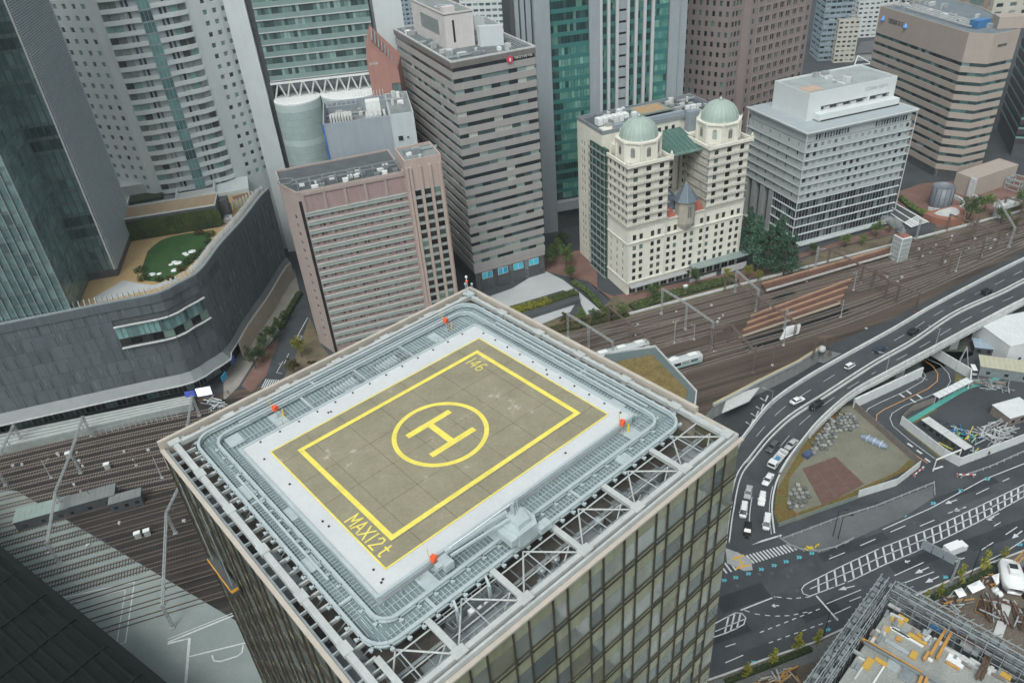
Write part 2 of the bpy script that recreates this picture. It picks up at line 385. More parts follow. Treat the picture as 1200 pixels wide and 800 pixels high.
# ---- painted road markings (flat print on the road)
PAINT = mat('road_paint', (.52, .54, .54), .75, .2, 1.2, fine=.25)
CYAN = mat('cyan_road_paint', (.09, .42, .5), .7, .12, 2.0)
ORAN = mat('orange_road_paint', (.62, .3, .09), .7, .1, 2.0)
class Mark:
    def __init__(s, z=0.03): s.mb = MB(); s.z = z
    def line(s, pts, wd=0.18, z=None):
        z = s.z if z is None else z
        P_ = [Vector(at2(x, y, z)) for x, y in pts]; return s.wline(P_, wd, z)
    def wline(s, P_, wd, z=None):
        z = s.z if z is None else z
        P_ = [Vector(p[:2]) for p in P_]; L_ = []; Rr = []
        for i, p in enumerate(P_):
            d = (P_[min(i+1, len(P_)-1)]-P_[max(i-1, 0)]).normalized(); n = Vector((-d.y, d.x))*wd/2
            L_.append((p.x+n.x, p.y+n.y, z)); Rr.append((p.x-n.x, p.y-n.y, z))
        s.mb.ribbon(L_, Rr); return s
    def dash(s, pts, on, off, wd=0.18):
        P_ = [Vector(at2(x, y, s.z)) for x, y in pts]; acc = []; 
        for a, b in zip(P_, P_[1:]):
            n = max(1, int((b-a).length/.25)); acc += [a.lerp(b, i/n) for i in range(n)]
        acc.append(P_[-1]); k = 0; non, noff = int(on/.25), int(off/.25)
        while k < len(acc)-2: s.wline(acc[k:k+non+1], wd); k += non+noff
        return s
    def poly(s, pts): 
        P_ = [at2(x, y, s.z) for x, y in pts]; a = sum(P_[i][0]*P_[(i+1) % len(P_)][1]-P_[(i+1) % len(P_)][0]*P_[i][1] for i in range(len(P_)))
        if a < 0: P_ = P_[::-1]
        s.mb.add([(p[0], p[1], s.z) for p in P_], [tuple(range(len(P_)))]); return s
    def arrow(s, tip, tail, wd=0.25):
        a, b = Vector(at2(*tail, s.z)), Vector(at2(*tip, s.z)); d = (b-a).normalized(); n = Vector((-d.y, d.x)); hl = min(2.0, (b-a).length*.45)
        s.wline([a, b-d*hl], wd); q = b-d*hl
        s.mb.add([(q.x-n.x*.55, q.y-n.y*.55, s.z), (b.x, b.y, s.z), (q.x+n.x*.55, q.y+n.y*.55, s.z)], [(0, 1, 2)]); return s
    def done(s, name, m=PAINT): return struct(s.mb.build(name, m))
A = lambda *t: [pz(x, y, 850, 560) for x, y in t]
m = Mark()
for seg in [((405, 315), (467, 290)), ((527, 263), (587, 237)), ((645, 210), (703, 185)), ((760, 187), (817, 163)), ((870, 137), (928, 115)), ((980, 62), (1030, 38)), ((1083, 12), (1110, 0)),
            ((0, 658), (40, 645)), ((0, 720), (70, 690)), ((395, 490), (530, 435)), ((425, 530), (490, 500)), ((1000, 280), (1047, 250)), ((895, 325), (935, 310)), ((1095, 220), (1140, 190)),
            ((1050, 187), (1075, 172)), ((660, 380), (775, 328)), ((700, 408), (815, 365)), ((1020, 160), (1070, 137)), ((485, 480), (530, 462))]: m.line(A(*seg), .2)
m.done('lane_marking')
m = Mark(); m.line(A((1010, 330), (1090, 290), (1167, 240), (1250, 190)), .22).line(A((60, 515), (195, 462)), .3).line(A((355, 458), (440, 555)), .4)
m.line(A((615, 200), (800, 118), (1010, 5), (1200, -70)), .22).line(A((45, 275), (220, 222)), .45).line(A((-10, 262), (45, 285), (75, 335)), .2)
m.dash(A((75, 515), (120, 530), (190, 538), (250, 536), (320, 522)), 1, 1, .2).dash(A((200, 463), (260, 470), (335, 462)), 1, 1, .2)
m.dash(A((135, 602), (380, 505)), 1.1, 1, .2).dash(A((170, 643), (440, 545)), 1.1, 1, .2).dash(A((470, 252), (610, 180)), 1, .8, .25)
m.done('road_edge_line')
m = Mark(); 
for tp, tl in [((858, 100), (905, 84)), ((888, 130), (940, 112)), ((740, 372), (795, 347)), ((440, 436), (505, 420)), ((780, 408), (835, 383)), ((180, 498), (210, 497)), ((1120, 235), (1160, 205)), ((1025, 165), (1050, 150)), ((700, 327), (722, 322))]: m.arrow(A(tp)[0], A(tl)[0])
m.done('arrow_marking')
# hatched median
m = Mark(); up = A((330, 405), (450, 345), (600, 275), (720, 228), (840, 180), (1000, 105), (1167, 25), (1300, -38)); lo = A((330, 460), (495, 398), (620, 338), (735, 290), (835, 245), (980, 175), (1167, 72), (1300, 8))
m.line(up, .22).line(lo, .22).line(A((330, 405), (308, 418), (298, 433), (304, 450), (330, 460)), .22)
def samp(P_, n):
    P_ = [Vector(at2(*p, .03)) for p in P_]; seg = [(P_[i+1]-P_[i]).length for i in range(len(P_)-1)]; T_ = sum(seg); out = []
    for k in range(n):
        d = T_*k/(n-1); i = 0
        while i < len(seg)-1 and d > seg[i]: d -= seg[i]; i += 1
        out.append(P_[i].lerp(P_[i+1], min(1, d/seg[i])))
    return out
us, ls = samp(up, 34), samp(lo, 34)
for i in range(1, 33): m.wline([us[i], ls[i]], .42)
m.wline([us[i].lerp(ls[i], .5) for i in range(0, 34)], .2)
m.line(A((-50, 572), (0, 545), (40, 525), (65, 527), (80, 545), (72, 570), (40, 588), (0, 605), (-45, 620)), .25)
for x in (0, 22, 46): m.line(A((x+14, 535-x*.2), (x-2, 603-x*.3)), .35)
m.line(A((-40, 598), (75, 550)), .2); m.done('hatched_marking')
# crosswalk
m = Mark()
a0, a1, b0, b1 = A((82, 300), (305, 240), (112, 332), (330, 265)); n = 18
for i in range(n):
    t = i/(n-1); p, q = (a0[0]+(a1[0]-a0[0])*t, a0[1]+(a1[1]-a0[1])*t), (b0[0]+(b1[0]-b0[0])*t, b0[1]+(b1[1]-b0[1])*t); m.line([p, q], .42)
for x in (-20, -2, 16): m.line(A((x, 330-x*.3), (x+26, 365-x*.3)), .42)
m.done('crosswalk_stripes')
m = Mark()
for x, y in [(40, 387), (90, 372), (140, 355), (190, 340), (237, 325), (288, 308), (337, 292), (385, 277), (467, 243), (583, 193), (698, 145), (812, 97), (920, 48), (1023, 2), (-5, 398), (400, 590), (110, 718), (1150, 258), (860, 385)]:
    for k in (-6, 4): m.line(A((x+k-3, y-5), (x+k+5, y-1), (x+k-1, y+6)), .35)
m.done('cycle_lane_marking', CYAN)
# ramp markings and the left street, lines on the pale reflection band
Z4 = lambda *t: [pz(x, y, 850, 400) for x, y in t]
m = Mark(); m.line(Z4((770, 70), (810, 95), (830, 125), (828, 155), (790, 185), (700, 228), (620, 265), (592, 285), (590, 310), (615, 345), (660, 385), (790, 475)), .18); m.done('ramp_centre_line', ORAN)
m = Mark(); m.line(Z4((775, 62), (840, 90), (872, 125), (880, 155), (865, 180), (790, 215), (700, 250), (652, 280), (643, 300), (655, 330), (720, 385), (820, 458)), .15)
m.line(Z4((770, 115), (783, 135), (770, 155), (700, 195), (600, 240), (558, 262), (545, 285), (552, 300)), .15)
for x, y in [(655, 380), (685, 408), (722, 403), (758, 430), (790, 462), (690, 210), (717, 197), (733, 230), (758, 213)]: m.line(Z4((x-10, y-6), (x+10, y+8)), .55)
m.line(Z4((810, 500), (850, 487)), .5)
for x in (780, 805, 835, 860, 890): m.line(Z4((x, 318+(x-780)*.35), (x+38, 298+(x-780)*.35)), .15)
for x in (660, 695, 730): m.line(Z4((x, 125), (x+60, 150)), .15)
m.line(Z4((1110, 130), (1200, 172)), .3); m.done('ramp_marking')
ZS = lambda *t: [pz(x, y, 180, 330) for x, y in t]
m = Mark(.035); m.line(ZS((602, 140), (540, 252)), .25).line(ZS((565, 210), (580, 212), (570, 228), (562, 224), (565, 210)), .2).line(ZS((505, 310), (480, 355), (500, 358)), .2).line(ZS((528, 280), (510, 320), (488, 320)), .2)
for k in range(9): m.line(ZS((440+k*8, 380+k*0.5), (422+k*8, 415+k*0.5)), .35)
m.done('street_marking')
m = Mark(.06); ZB = lambda *t: [pz(x, y, 0, 560) for x, y in t]
m.line(ZB((735, 697), (975, 638)), .35).line(ZB((828, 690), (835, 712), (860, 715), (925, 695), (945, 680), (950, 650)), .3).line(ZB((655, 640), (925, 530)), .4).line(ZB((655, 628), (925, 520)), .2)
m.line(ZB((655, 645), (740, 625), (725, 800)), .6).line(ZB((250, 465), (525, 405), (490, 640), (300, 700)), .3).line(ZB((300, 480), (490, 435), (455, 650)), .2)
m.done('lower_left_marking')

# ================================================================== RAILWAY
TA = R(17); TD = Vector((cos(TA), sin(TA))); TN = Vector((-sin(TA), cos(TA)))
def tw(s, w_): p = Vector((0, 200))+TD*s+TN*w_; return (p.x, p.y)
RUST = mat('rusty_rail', (.13, .085, .06), .6, .3, .6, metal=.4); SLEEP = mat('weathered_sleeper', (.16, .14, .125), .9, .35, .4)
RAILTOP = mat('worn_rail_head', (.42, .40, .37), .35, .15, .8, metal=.3)
def smooth_pts(pts, n=14):
    out = []
    P_ = [Vector(p) for p in pts]; P_ = [P_[0]*2-P_[1]]+P_+[P_[-1]*2-P_[-2]]
    for i in range(1, len(P_)-2):
        for k in range(n):
            t = k/n; p0, p1, p2, p3 = P_[i-1:i+3]
            out.append(0.5*((2*p1)+(p2-p0)*t+(2*p0-5*p1+4*p2-p3)*t*t+(3*p1-p0-3*p2+p3)*t**3))
    out.append(P_[-2]); return out
def track(pts, label, z=0.05, sleepers=True, group='railway tracks in the yard', sm=None, rm=None):
    P_ = smooth_pts(pts); t = thing('railway_track', label, 'track', (P_[0].x, P_[0].y, 0), 0, group)
    o = P_[0].copy()
    for sgn in (-1, 1):
        mb = MB(); L_ = []; 
        for i, p in enumerate(P_):
            d = (P_[min(i+1, len(P_)-1)]-P_[max(i-1, 0)]).normalized(); n = Vector((-d.y, d.x)); q = p+n*0.72*sgn-o; L_.append((q, n))
        a = [(q.x-n.x*.07, q.y-n.y*.07, z+.28) for q, n in L_]; b = [(q.x+n.x*.07, q.y+n.y*.07, z+.28) for q, n in L_]
        a2 = [(q.x-n.x*.13, q.y-n.y*.13, z+.08) for q, n in L_]; b2 = [(q.x+n.x*.13, q.y+n.y*.13, z+.08) for q, n in L_]
        mb.ribbon(b, a); mb.m = 1; mb.ribbon(a, a2); mb.ribbon(b2, b); mb.build('rail', [rm or RAILTOP, RUST], t)
    if sleepers:
        mb = MB(); acc = 0
        for a, b in zip(P_, P_[1:]):
            Ls = (b-a).length; d = (b-a)/Ls; rz = atan2(d.y, d.x); k = -acc
            while k+0.7 < Ls:
                k += 0.7; c = a+d*k-o
                hx, hy, z0, z1 = .12, 1.25, z-.04, z+.1; cs, sn = cos(rz), sin(rz)
                vs = [(c.x+x*cs-y*sn, c.y+x*sn+y*cs, zz) for zz in (z0, z1) for x, y in ((-hx, -hy), (hx, -hy), (hx, hy), (-hx, hy))]
                mb.add(vs, [(4, 5, 6, 7), (0, 1, 5, 4), (2, 3, 7, 6)])
            acc = Ls-k
        stuff(mb.build('sleepers', sm or SLEEP, t))
rt = [8.4, 4.6, 0.6, -3.2, -7.0, -10.6, -17.6, -21.4, -25.2]
SLD = mat('veil_dark_sleeper', (.045, .04, .037), .9, .35, .4); RLD = mat('veil_dark_rail_head', (.17, .16, .15), .5, .2, .8, metal=.3)  # left yard sleepers and rail heads dimmed in colour to follow the window veil
where = ['northernmost track of the yard, beside the concrete cable trough', 'second track from the cable trough, left of the rusty bridge', 'third track from the cable trough along the yard', 'track beside the upper edge of the long open pit', 'track carrying the white train between two gantries',
         'track running into the rust brown bridge decks', 'track just below the open pit, curving off right', 'second track from the sunken road, curving beside the elevated road', 'southernmost track, along the yellow edged deck by the elevated road']
for i, wv in enumerate(rt):
    lowb = max(0, (-wv-2))/23.0
    pts = [tw(-330, 20-3.9*i-60*0), tw(-150, 21.5-3.9*i), tw(-60, (21.5-3.9*i)*.45+wv*.55), tw(0, wv), tw(60, wv), tw(115, wv+1.5*lowb), tw(200, wv+15*lowb), tw(300, wv+32*lowb), tw(420, wv+50*lowb)]
    if i == 5: pts = pts[:4]+[tw(45, wv), tw(70, wv)]
    track(pts, where[i])
for i in range(12):
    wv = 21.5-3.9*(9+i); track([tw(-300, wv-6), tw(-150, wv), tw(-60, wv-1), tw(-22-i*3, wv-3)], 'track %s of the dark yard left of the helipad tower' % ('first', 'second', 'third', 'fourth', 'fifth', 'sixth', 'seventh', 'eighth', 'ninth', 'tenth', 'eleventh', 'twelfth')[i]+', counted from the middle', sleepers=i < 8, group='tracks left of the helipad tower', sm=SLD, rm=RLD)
for (a, b, c, d, lab) in [((5, 8.4), (25, 7), (50, 2), (70, .6), 'crossover near the hotel gantry joining the northern tracks'), ((10, -3.2), (30, -4.5), (48, -9), (60, -10.6), 'crossover below the white train'), ((120, 4.6), (140, 3), (165, -2), (185, -3.5), 'crossover right of the steam stack'),
                          ((130, -3.2), (150, -5), (170, -6), (200, -6), 'siding fanning out right of the open pit'), ((125, -9.5), (150, -9), (180, -7), (230, 2), 'siding curving along the yard right of the pit'), ((180, 8.4), (220, 12), (260, 14), (330, 16), 'siding nearest the round brick forecourt')]:
    track([tw(*a), tw(*b), tw(*c), tw(*d)], lab, group='crossovers and sidings')
CT = MB(); CT.path([(*p, .35) for p in smooth_pts([(-20, 210.5), (11.7, 216), (84.9, 238.2), (215, 278.5), (420, 342)], 8)], .8, .6)
tag(CT.build('cable_trough', LGREY), 'long pale concrete cable trough along the northern edge of the yard', 'cable trough')
# rust-brown bridges over the pit
TAN = mat('tan_girder', (.42, .26, .17), .75, .2, .3, streak=.1); RB = mat('rust_deck', (.13, .065, .05), .9, .3, .3, fine=.3); BEI = mat('beige_concrete', (.42, .36, .28), .9, .15, .3)
def bridge(label, l0, l1, r0, r1, z, n_g, side_m, gm=TAN):
    a, b, c, d = [Vector(at2(*p, z)) for p in (l0, l1, r0, r1)]; o = a
    t = thing('rail_bridge', label, 'bridge', (o.x, o.y, 0), 0, 'rust brown rail bridge decks')
    mb = MB(); q = [(p-o) for p in (a, b, d, c)]; mb.prism([(p.x, p.y) for p in q], z-.5, z); mb.build('deck', RB, t)
    for k in range(n_g):
        f = k/(n_g-1) if n_g > 1 else 0; p, r = a.lerp(c, f)-o, b.lerp(d, f)-o
        g = MB(); g.beam((p.x, p.y, z+.25), (r.x, r.y, z+.25), .38, .7); g.build('girder', side_m if (k == n_g-1) else gm, t)
    for f in [(k+.5)/(max(1, n_g-1)) for k in range(max(1, n_g-1))]:
        for e in (-.06, .06):
            p, r = a.lerp(c, f+e/max(1, n_g-1)*2)-o, b.lerp(d, f+e/max(1, n_g-1)*2)-o; g = MB(); g.beam((p.x, p.y, z+.08), (r.x, r.y, z+.08), .1, .15); g.build('rail', RUST, t)
    return t
bridge('rust brown bridge deck with tan girder and white concrete side, nearest the hotels', (893, 333), (1045, 290), (898, 341), (1048, 297), 1.6, 2, LGREY)
bridge('wide rust brown bridge decks with four parallel tan girders above the open pit', (880, 371), (997, 328), (866, 396), (984, 356), 1.2, 4, BEI)
# struts and stair inside the pit
t = thing('pit_struts', 'white steel struts leaning in the dark pit below the tan girders', 'struts', (*at2(885, 403), 0))
o = Vector(at2(885, 403))
for x in (872, 878, 884, 889, 893):
    a, b = Vector(at2(x, 411, 0))-o, Vector(at2(x+12, 390, 0))-o; mb = MB(); mb.beam((a.x, a.y, -.6), (b.x, b.y, -5), .35, .35); mb.build('strut', STEEL, t)
t = thing('slatted_roof', 'small white slatted roof at the lower edge of the open pit', 'roof', (*at2(925, 388), 0)); o = Vector(at2(925, 388))
for k in range(8):
    a, b = Vector(at2(914+k*1.0, 399-k*2.0))-o, Vector(at2(935+k*.4, 391-k*1.3))-o; mb = MB(); mb.beam((a.x, a.y, .5), (b.x, b.y, .5), .8, .15); mb.build('slat', WHITE, t)
# white slatted ramp wall by the cutting
t = thing('slatted_wall', 'sloping white slatted retaining wall beside the sunken road', 'wall', (*at2(862, 470), 0)); o = Vector(at2(862, 470))
for k in range(9):
    a, b = Vector(at2(846+k*.8, 484-k*2.6))-o, Vector(at2(878+k*1.5, 470-k*2.2))-o; mb = MB(); mb.beam((a.x, a.y, .25-k*.12), (b.x, b.y, .25-k*.12), .5, .3); mb.build('slat', LGREY, t)
mb = MB(); EP = [(*at2(x, y, .5), .5) for x, y in [(836, 474), (890, 446), (935, 424), (962, 407)]]; mb.path(EP, .6, 1.0); mb.m = 1; mb.path([(p[0], p[1], 1.08) for p in EP], .22, .14); tag(mb.build('deck_edge', [LGREY, mat('yellow_edge', (.45, .36, .1), .8, .25, .4)]), 'yellow painted edge beam of the track deck above the sunken road', 'edge beam')
m = Mark(-4.96)
for x, y in [(880, 498), (886, 488), (892, 480), (897, 470)]: m.line([(x-6, y-4), (x, y), (x+3, y-7)], .5)
m.done('chevron_marking')
# ---- catenary gantries
POLE = mat('catenary_steel', (.38, .4, .4), .55, .2, .5, metal=.2); INS = mat('brown_steel', (.16, .12, .1), .7, .2, .5)
def lattice(mb, a, b, w_=.5, seg=2.0, r=.06):
    a, b = Vector(a), Vector(b); d = b-a; n = max(1, int(d.length/seg)); side = d.cross(Vector((0, 0, 1))); side = (Vector((1, 0, 0)) if side.length < 1e-3 else side.normalized())*w_/2
    up = d.normalized().cross(side.normalized())*w_/2
    cor = [side+up, side-up, -side-up, -side+up]
    for c in cor: mb.beam(a+c, b+c, r*1.6, r*1.6)
    for i in range(n):
        p, q = a+d*(i/n), a+d*((i+1)/n)
        for j in range(4): mb.beam(p+cor[j], q+cor[(j+1) % 4], r*1.1, r*1.1)
def mast_part(t, p, h, o, lat=True, m_=None):
    mb = MB()
    if lat: lattice(mb, (p[0]-o[0], p[1]-o[1], 0), (p[0]-o[0], p[1]-o[1], h), .5, 1.5)
    else: mb.tube((p[0]-o[0], p[1]-o[1], 0), (p[0]-o[0], p[1]-o[1], h), .2, 8, .14)
    mb.bx(p[0]-o[0]-.5, p[0]-o[0]+.5, p[1]-o[1]-.5, p[1]-o[1]+.5, 0, .4)
    mb.build('mast', m_ or POLE, t)
def gantry(label, pts, h, lat=True, m_=None, bw=.45, group='catenary gantries over the tracks'):
    o = pts[0]; t = thing('catenary_gantry', label, 'gantry', (o[0], o[1], 0), 0, group)
    for p in pts: mast_part(t, p, h, o, lat, m_)
    for a, b in zip(pts, pts[1:]):
        mb = MB(); lattice(mb, (a[0]-o[0], a[1]-o[1], h-.4), (b[0]-o[0], b[1]-o[1], h-.4), bw, 1.6, .07); mb.build('beam', m_ or POLE, t)
        a_, b_ = Vector(a), Vector(b); n = max(1, int((b_-a_).length/4.2))
        for k in range(n):
            q = a_.lerp(b_, (k+.5)/n)-Vector(o); hb = MB(); hb.tube((q.x, q.y, h-.5), (q.x, q.y, h-2.2), .07, 5).tube((q.x, q.y, h-2.0), (q.x+.9, q.y+.2, h-1.5), .05, 5).lathe([(.02, 0), (.12, .1), (.12, .5), (.02, .6)], (q.x, q.y, h-2.6), 6)
            hb.build('hanger', INS, t)
    return t
gantry('white lattice gantry at the foot of the grass planter', [at2(666, 396), at2(690, 411), at2(718, 430)], 10)
gantry('white lattice gantry in front of the domed hotel', [at2(775, 368), at2(803, 386), at2(833, 408)], 10.5)
gantry('white gantry with equipment boxes beside the first rusty bridge', [at2(861, 342), at2(886, 365)], 9)
for k, (x, y, h) in enumerate(((740, 405, 8), (790, 402, 9), (837, 412, 7), (813, 398, 6), (905, 428, 8), (1000, 340, 8), (1052, 330, 8), (1120, 318, 8), (1090, 296, 8), (1150, 300, 8), (1180, 275, 8), (1128, 262, 8), (1060, 300, 8), (985, 372, 7), (1015, 385, 7), (918, 405, 6), (945, 330, 8), (720, 442, 8), (160, 545, 7), (60, 560, 7), (110, 590, 7), (190, 560, 7))):
    t = thing('catenary_mast', 'slim %s mast standing among the tracks, %s' % (('brown', 'pale')[k % 2], ('left of the white train', 'behind the white train', 'right of the white cabinet', 'by the third gantry foot', 'below the rusty decks', 'right of the tan girders', 'midway between pit and elevated road', 'in the right of the yard', 'below the steam stack', 'right of the big brown gantry', 'near the far gantry', 'beside the brick terrace', 'left of the steam stack', 'at the lower right of the pit', 'next to the elevated road bend', 'at the lower left of the pit', 'above the first rusty bridge', 'behind the sedum roof', 'near the tip of the helipad tower', 'left of the long gantry', 'right of the long gantry', 'close to the helipad tower wall')[k]), 'mast', (*at2(x, y), 0), k*.7, 'slim masts among the tracks'); mb = MB(); mb.tube((0, 0, 0), (0, 0, h), .16, 6, .1); mb.build('pole', (INS, POLE)[k % 2], t); mb = MB(); mb.tube((0, 0, h-.8), (1.9, 0, h-.5), .06, 5).tube((0, 0, h-2), (1.9, 0, h-.6), .05, 5); mb.build('arm', (INS, POLE)[k % 2], t); mb = MB(); mb.bx(-.35, .35, -.35, .35, 0, .3); mb.build('footing', LGREY, t)
for x, y, h, lab in [(955, 314, 9, 'white mast below the banded office hotel'), (1073, 282, 9, 'white mast beside the pedestrian deck'), (919, 386, 8, 'brown mast between the tan girders')]:
    t = thing('catenary_mast', lab, 'mast', (*at2(x, y), 0), 0, 'single catenary masts'); mast_part(t, (0, 0), h, (0, 0), True)
    mb = MB(); mb.tube((0, 0, h-1), (2.5, -1.2, h-.6), .06, 5).tube((0, 0, h-2), (2.5, -1.2, h-.7), .05, 5); mb.build('arm', POLE, t)
gantry('brown gantry crossing the yard right of the steam stack', [at2(1102, 312), at2(1141, 276)][::-1]+[at2(1147, 306)], 8.5, m_=INS)
gantry('brown gantry between the two far masts near the right edge', [at2(1163, 256), at2(1182, 290)], 8.5)
gantry('brown gantry spanning the rusty decks and the track below the pit', [at2(1021, 338), at2(1036, 352), at2(1072, 366)], 8, m_=INS)
gantry('brown gantry behind the green ended train', [at2(832, 411), at2(853, 404), at2(882, 437)], 8.5, m_=INS)
gantry('brown gantry at the edge of the elevated road, by the white tank', [at2(953, 417), at2(972, 416)], 7.5, m_=INS)
gantry('pale gantry beyond the right end of the yard', [at2(1215, 262), at2(1230, 300)], 9)
for s_, w0, w1, lab in ((84, 9.5, -26, 'left of the open pit'), (128, 9.5, -22, 'at the right end of the open pit'), (158, 9.5, -14, 'right of the steam stack'), (186, 12, -8, 'below the brick terrace'), (216, 14, 0, 'near the right edge of the photograph'), (38, 9, -16, 'over the white train')):
    gantry('thin brown portal across the whole yard, '+lab, [tw(s_, w0), tw(s_+1.5, (w0+w1)/2), tw(s_+3, w1)], 7.6, m_=INS, bw=.4, group='thin brown portals')
BG = 'big pale gantries left of the helipad tower'
gantry('long pale gantry crossing the dark yard below the curved building', [at2(108, 511), at2(95, 554), at2(78, 600), at2(70, 660)], 8, group=BG)
gantry('pale gantry at the left edge of the photograph', [at2(28.5, 521), at2(7, 568), at2(-15, 620)], 8, group=BG)
gantry('short pale gantry touching the left tip of the helipad tower', [at2(234, 487), at2(229, 520), at2(222, 560)], 8, group=BG)
gantry('pale gantry hugging the left face of the helipad tower', [at2(222, 590), at2(206, 625), at2(203, 735)], 8, group=BG)
# overhead wires
mb = MB()
for wv in rt[:5]+[-17, -21]:
    mb.path([(*tw(s_, wv), 6.3) for s_ in (-10, 30, 70)], .05, .05)
    lb = max(0, (-wv-2))/23.0
    mb.path([(*tw(s_, wv+dw*lb), 6.3) for s_, dw in ((70, 0), (115, 1.5), (200, 15), (300, 32))], .05, .05)
stuff(mb.build('overhead_wires', INS), 'thin overhead contact wires strung along the tracks', 'wires')
# ---- trains
TRW = mat('train_silver', (.46, .48, .49), .4, .1, 1); TRG = mat('train_green', (.2, .42, .36), .5, .1, 1)
def train(label, p, rz, L_, stripe, ncars=1):
    t = thing('train_car', label, 'train', (p[0], p[1], .1), rz)
    mb = MB(); prof = [(-1.4, .9), (-1.45, 1.2), (-1.45, 3.15), (-1.25, 3.5), (-.6, 3.62), (.6, 3.62), (1.25, 3.5), (1.45, 3.15), (1.45, 1.2), (1.4, .9)]
    vs = [(0, y, z) for y, z in prof]+[(L_, y, z) for y, z in prof]; n = len(prof); mb.add(vs, [(i, i+n, (i+1) % n+n, (i+1) % n) for i in range(n)]+[tuple(range(n)), tuple(range(2*n-1, n-1, -1))]); mb.build('body', TRW, t)
    for k in range(int(L_/3)):
        for sg in (-1, 1):
            wm = MB(); wm.bx(k*3+.3, k*3+2.8, sg*1.46-.02, sg*1.46+.02, 1.95, 2.95); wm.build('window', G_DARK, t)
    for sg in (-1, 1): wm = MB(); wm.bx(0, L_, sg*1.47-.015, sg*1.47+.015, 1.3, 1.65); wm.build('stripe', stripe, t)
    for k in range(3): wm = MB(); wm.bx(2+k*L_/3, 5+k*L_/3, -.8, .8, 3.7, 4.05); wm.build('roof_unit', WHITE, t)
    for sx in (1.5, L_-4): wm = MB(); wm.bx(sx, sx+2.5, -1.1, 1.1, .15, .9); wm.build('bogie', BLACK, t)
    wm = MB(); wm.bx(L_-.01, L_+.03, -1.1, 1.1, 2.0, 3.1); wm.build('windscreen', G_DARK, t); return t
p = at(757, 410); train('silver train car with white roof left of the green ended one', (p.x-19*cos(TA), p.y-19*sin(TA)), TA, 19.5, DGREY); 
p = at(820, 424); train('silver train car with green side stripe emerging behind the brown garden roof', (p.x-19.5*cos(TA), p.y-19.5*sin(TA)), TA, 19.5, TRG)
# ---- steam stack
t = thing('ventilation_stack', 'white panelled ventilation stack giving off steam beside the tracks', 'stack', (*at2(1052, 303), 0), R(17))
mb = MB(); mb.bx(-2.2, 2.2, -2.2, 2.2, 0, 9.5); mb.build('shaft', WHITE, t)
for k in range(5):
    for sg in (-1, 1):
        mb = MB(); mb.bx(-2.0, 2.0, sg*2.2-.06, sg*2.2+.06, .3+k*1.85, 1.9+k*1.85); mb.build('panel', STEEL, t); mb = MB(); mb.bx(sg*2.2-.06, sg*2.2+.06, -2, 2, .3+k*1.85, 1.9+k*1.85); mb.build('panel', STEEL, t)
mb = MB(); mb.bx(-1.7, 1.7, -1.7, 1.7, 9.5, 9.9); mb.build('grille', mat('red_grille', (.3, .12, .1), .7), t)
stm = bpy.data.materials.new('steam'); stm.use_nodes = True; n_ = stm.node_tree; n_.nodes.clear(); ou = n_.nodes.new('ShaderNodeOutputMaterial'); pv = n_.nodes.new('ShaderNodeVolumePrincipled')
pv.inputs['Color'].default_value = (.95, .97, .97, 1); tx = n_.nodes.new('ShaderNodeTexNoise'); tx.inputs['Scale'].default_value = .45; tx.inputs['Detail'].default_value = 5
gg = n_.nodes.new('ShaderNodeNewGeometry'); n_.links.new(gg.outputs['Position'], tx.inputs['Vector']); mr_ = n_.nodes.new('ShaderNodeMapRange'); mr_.inputs[1].default_value = .42; mr_.inputs[2].default_value = .7; mr_.inputs[4].default_value = 1.1
n_.links.new(tx.outputs['Fac'], mr_.inputs[0]); n_.links.new(mr_.outputs[0], pv.inputs['Density']); n_.links.new(pv.outputs[0], ou.inputs['Volume'])
import bmesh
bm = bmesh.new()
for k, (x, z, r_) in enumerate([(0, 10.1, 1.1), (-.7, 11.4, 1.4), (-1.9, 12.9, 1.7), (-3.3, 14.4, 1.9), (-5.0, 15.8, 2.0), (-7.2, 17.0, 1.8), (-9.3, 17.8, 1.3)]):
    bmesh.ops.create_icosphere(bm, subdivisions=2, radius=r_, matrix=Matrix.Translation((x, .3*k, z)))
me = bpy.data.meshes.new('steam'); bm.to_mesh(me); bm.free(); me.materials.append(stm); o = bpy.data.objects.new('steam', me); COL.objects.link(o); o.location = (*at2(1052, 303), 0); o.rotation_euler = (0, 0, R(17)); stuff(o, 'pale plume of steam drifting left from the ventilation stack', 'steam')
mod = o.modifiers.new('remesh', 'REMESH'); mod.mode = 'VOXEL'; mod.voxel_size = .5
# ================================================================== HELIPAD TOWER
HT = Bld('helipad_tower', 'glass office tower in the foreground with a yellow marked helipad on its open framed roof', 'office tower', -11.79, 31.82, 39.3)
W_, ZR = 45.3, 90.0
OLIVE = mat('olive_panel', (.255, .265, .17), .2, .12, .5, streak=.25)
OLIVE2 = mat('olive_panel_pale', (.30, .31, .21), .2, .12, .5, streak=.2)
MIRR = glass_mat('mirror_glass', [(0, (.26, .30, .28)), (.3, (.34, .37, .33)), (.55, (.17, .2, .195)), (.75, (.42, .46, .43)), (.9, (.3, .3, .22))], rough=.02, spec=.8, metal=.5)
BRZ = mat('bronze_mullion', (.065, .058, .045), .5, .2, .5, metal=.3)
TANL = mat('tan_coping', (.46, .41, .35), .7, .1, .4, streak=.1)
PADM = ground_mat('helipad_surface', (.225, .205, .14), (.27, .245, .17), .35, (.40, .375, .30), fine=.09, rough=.7, c3pos=.69)
SLABM = mat('pale_deck', (.53, .545, .545), .6, .05, .35, fine=.05)
YEL = mat('yellow_paint', (.74, .62, .11), .65, .14, .8, fine=.12)
RAILM = mat('pale_blue_steel', (.47, .53, .54), .4, .12, 1.0, metal=.25, fine=.06)
GRAT = mat('walkway_grating', (.19, .245, .26), .6, .25, .8, metal=.2, fine=.2)
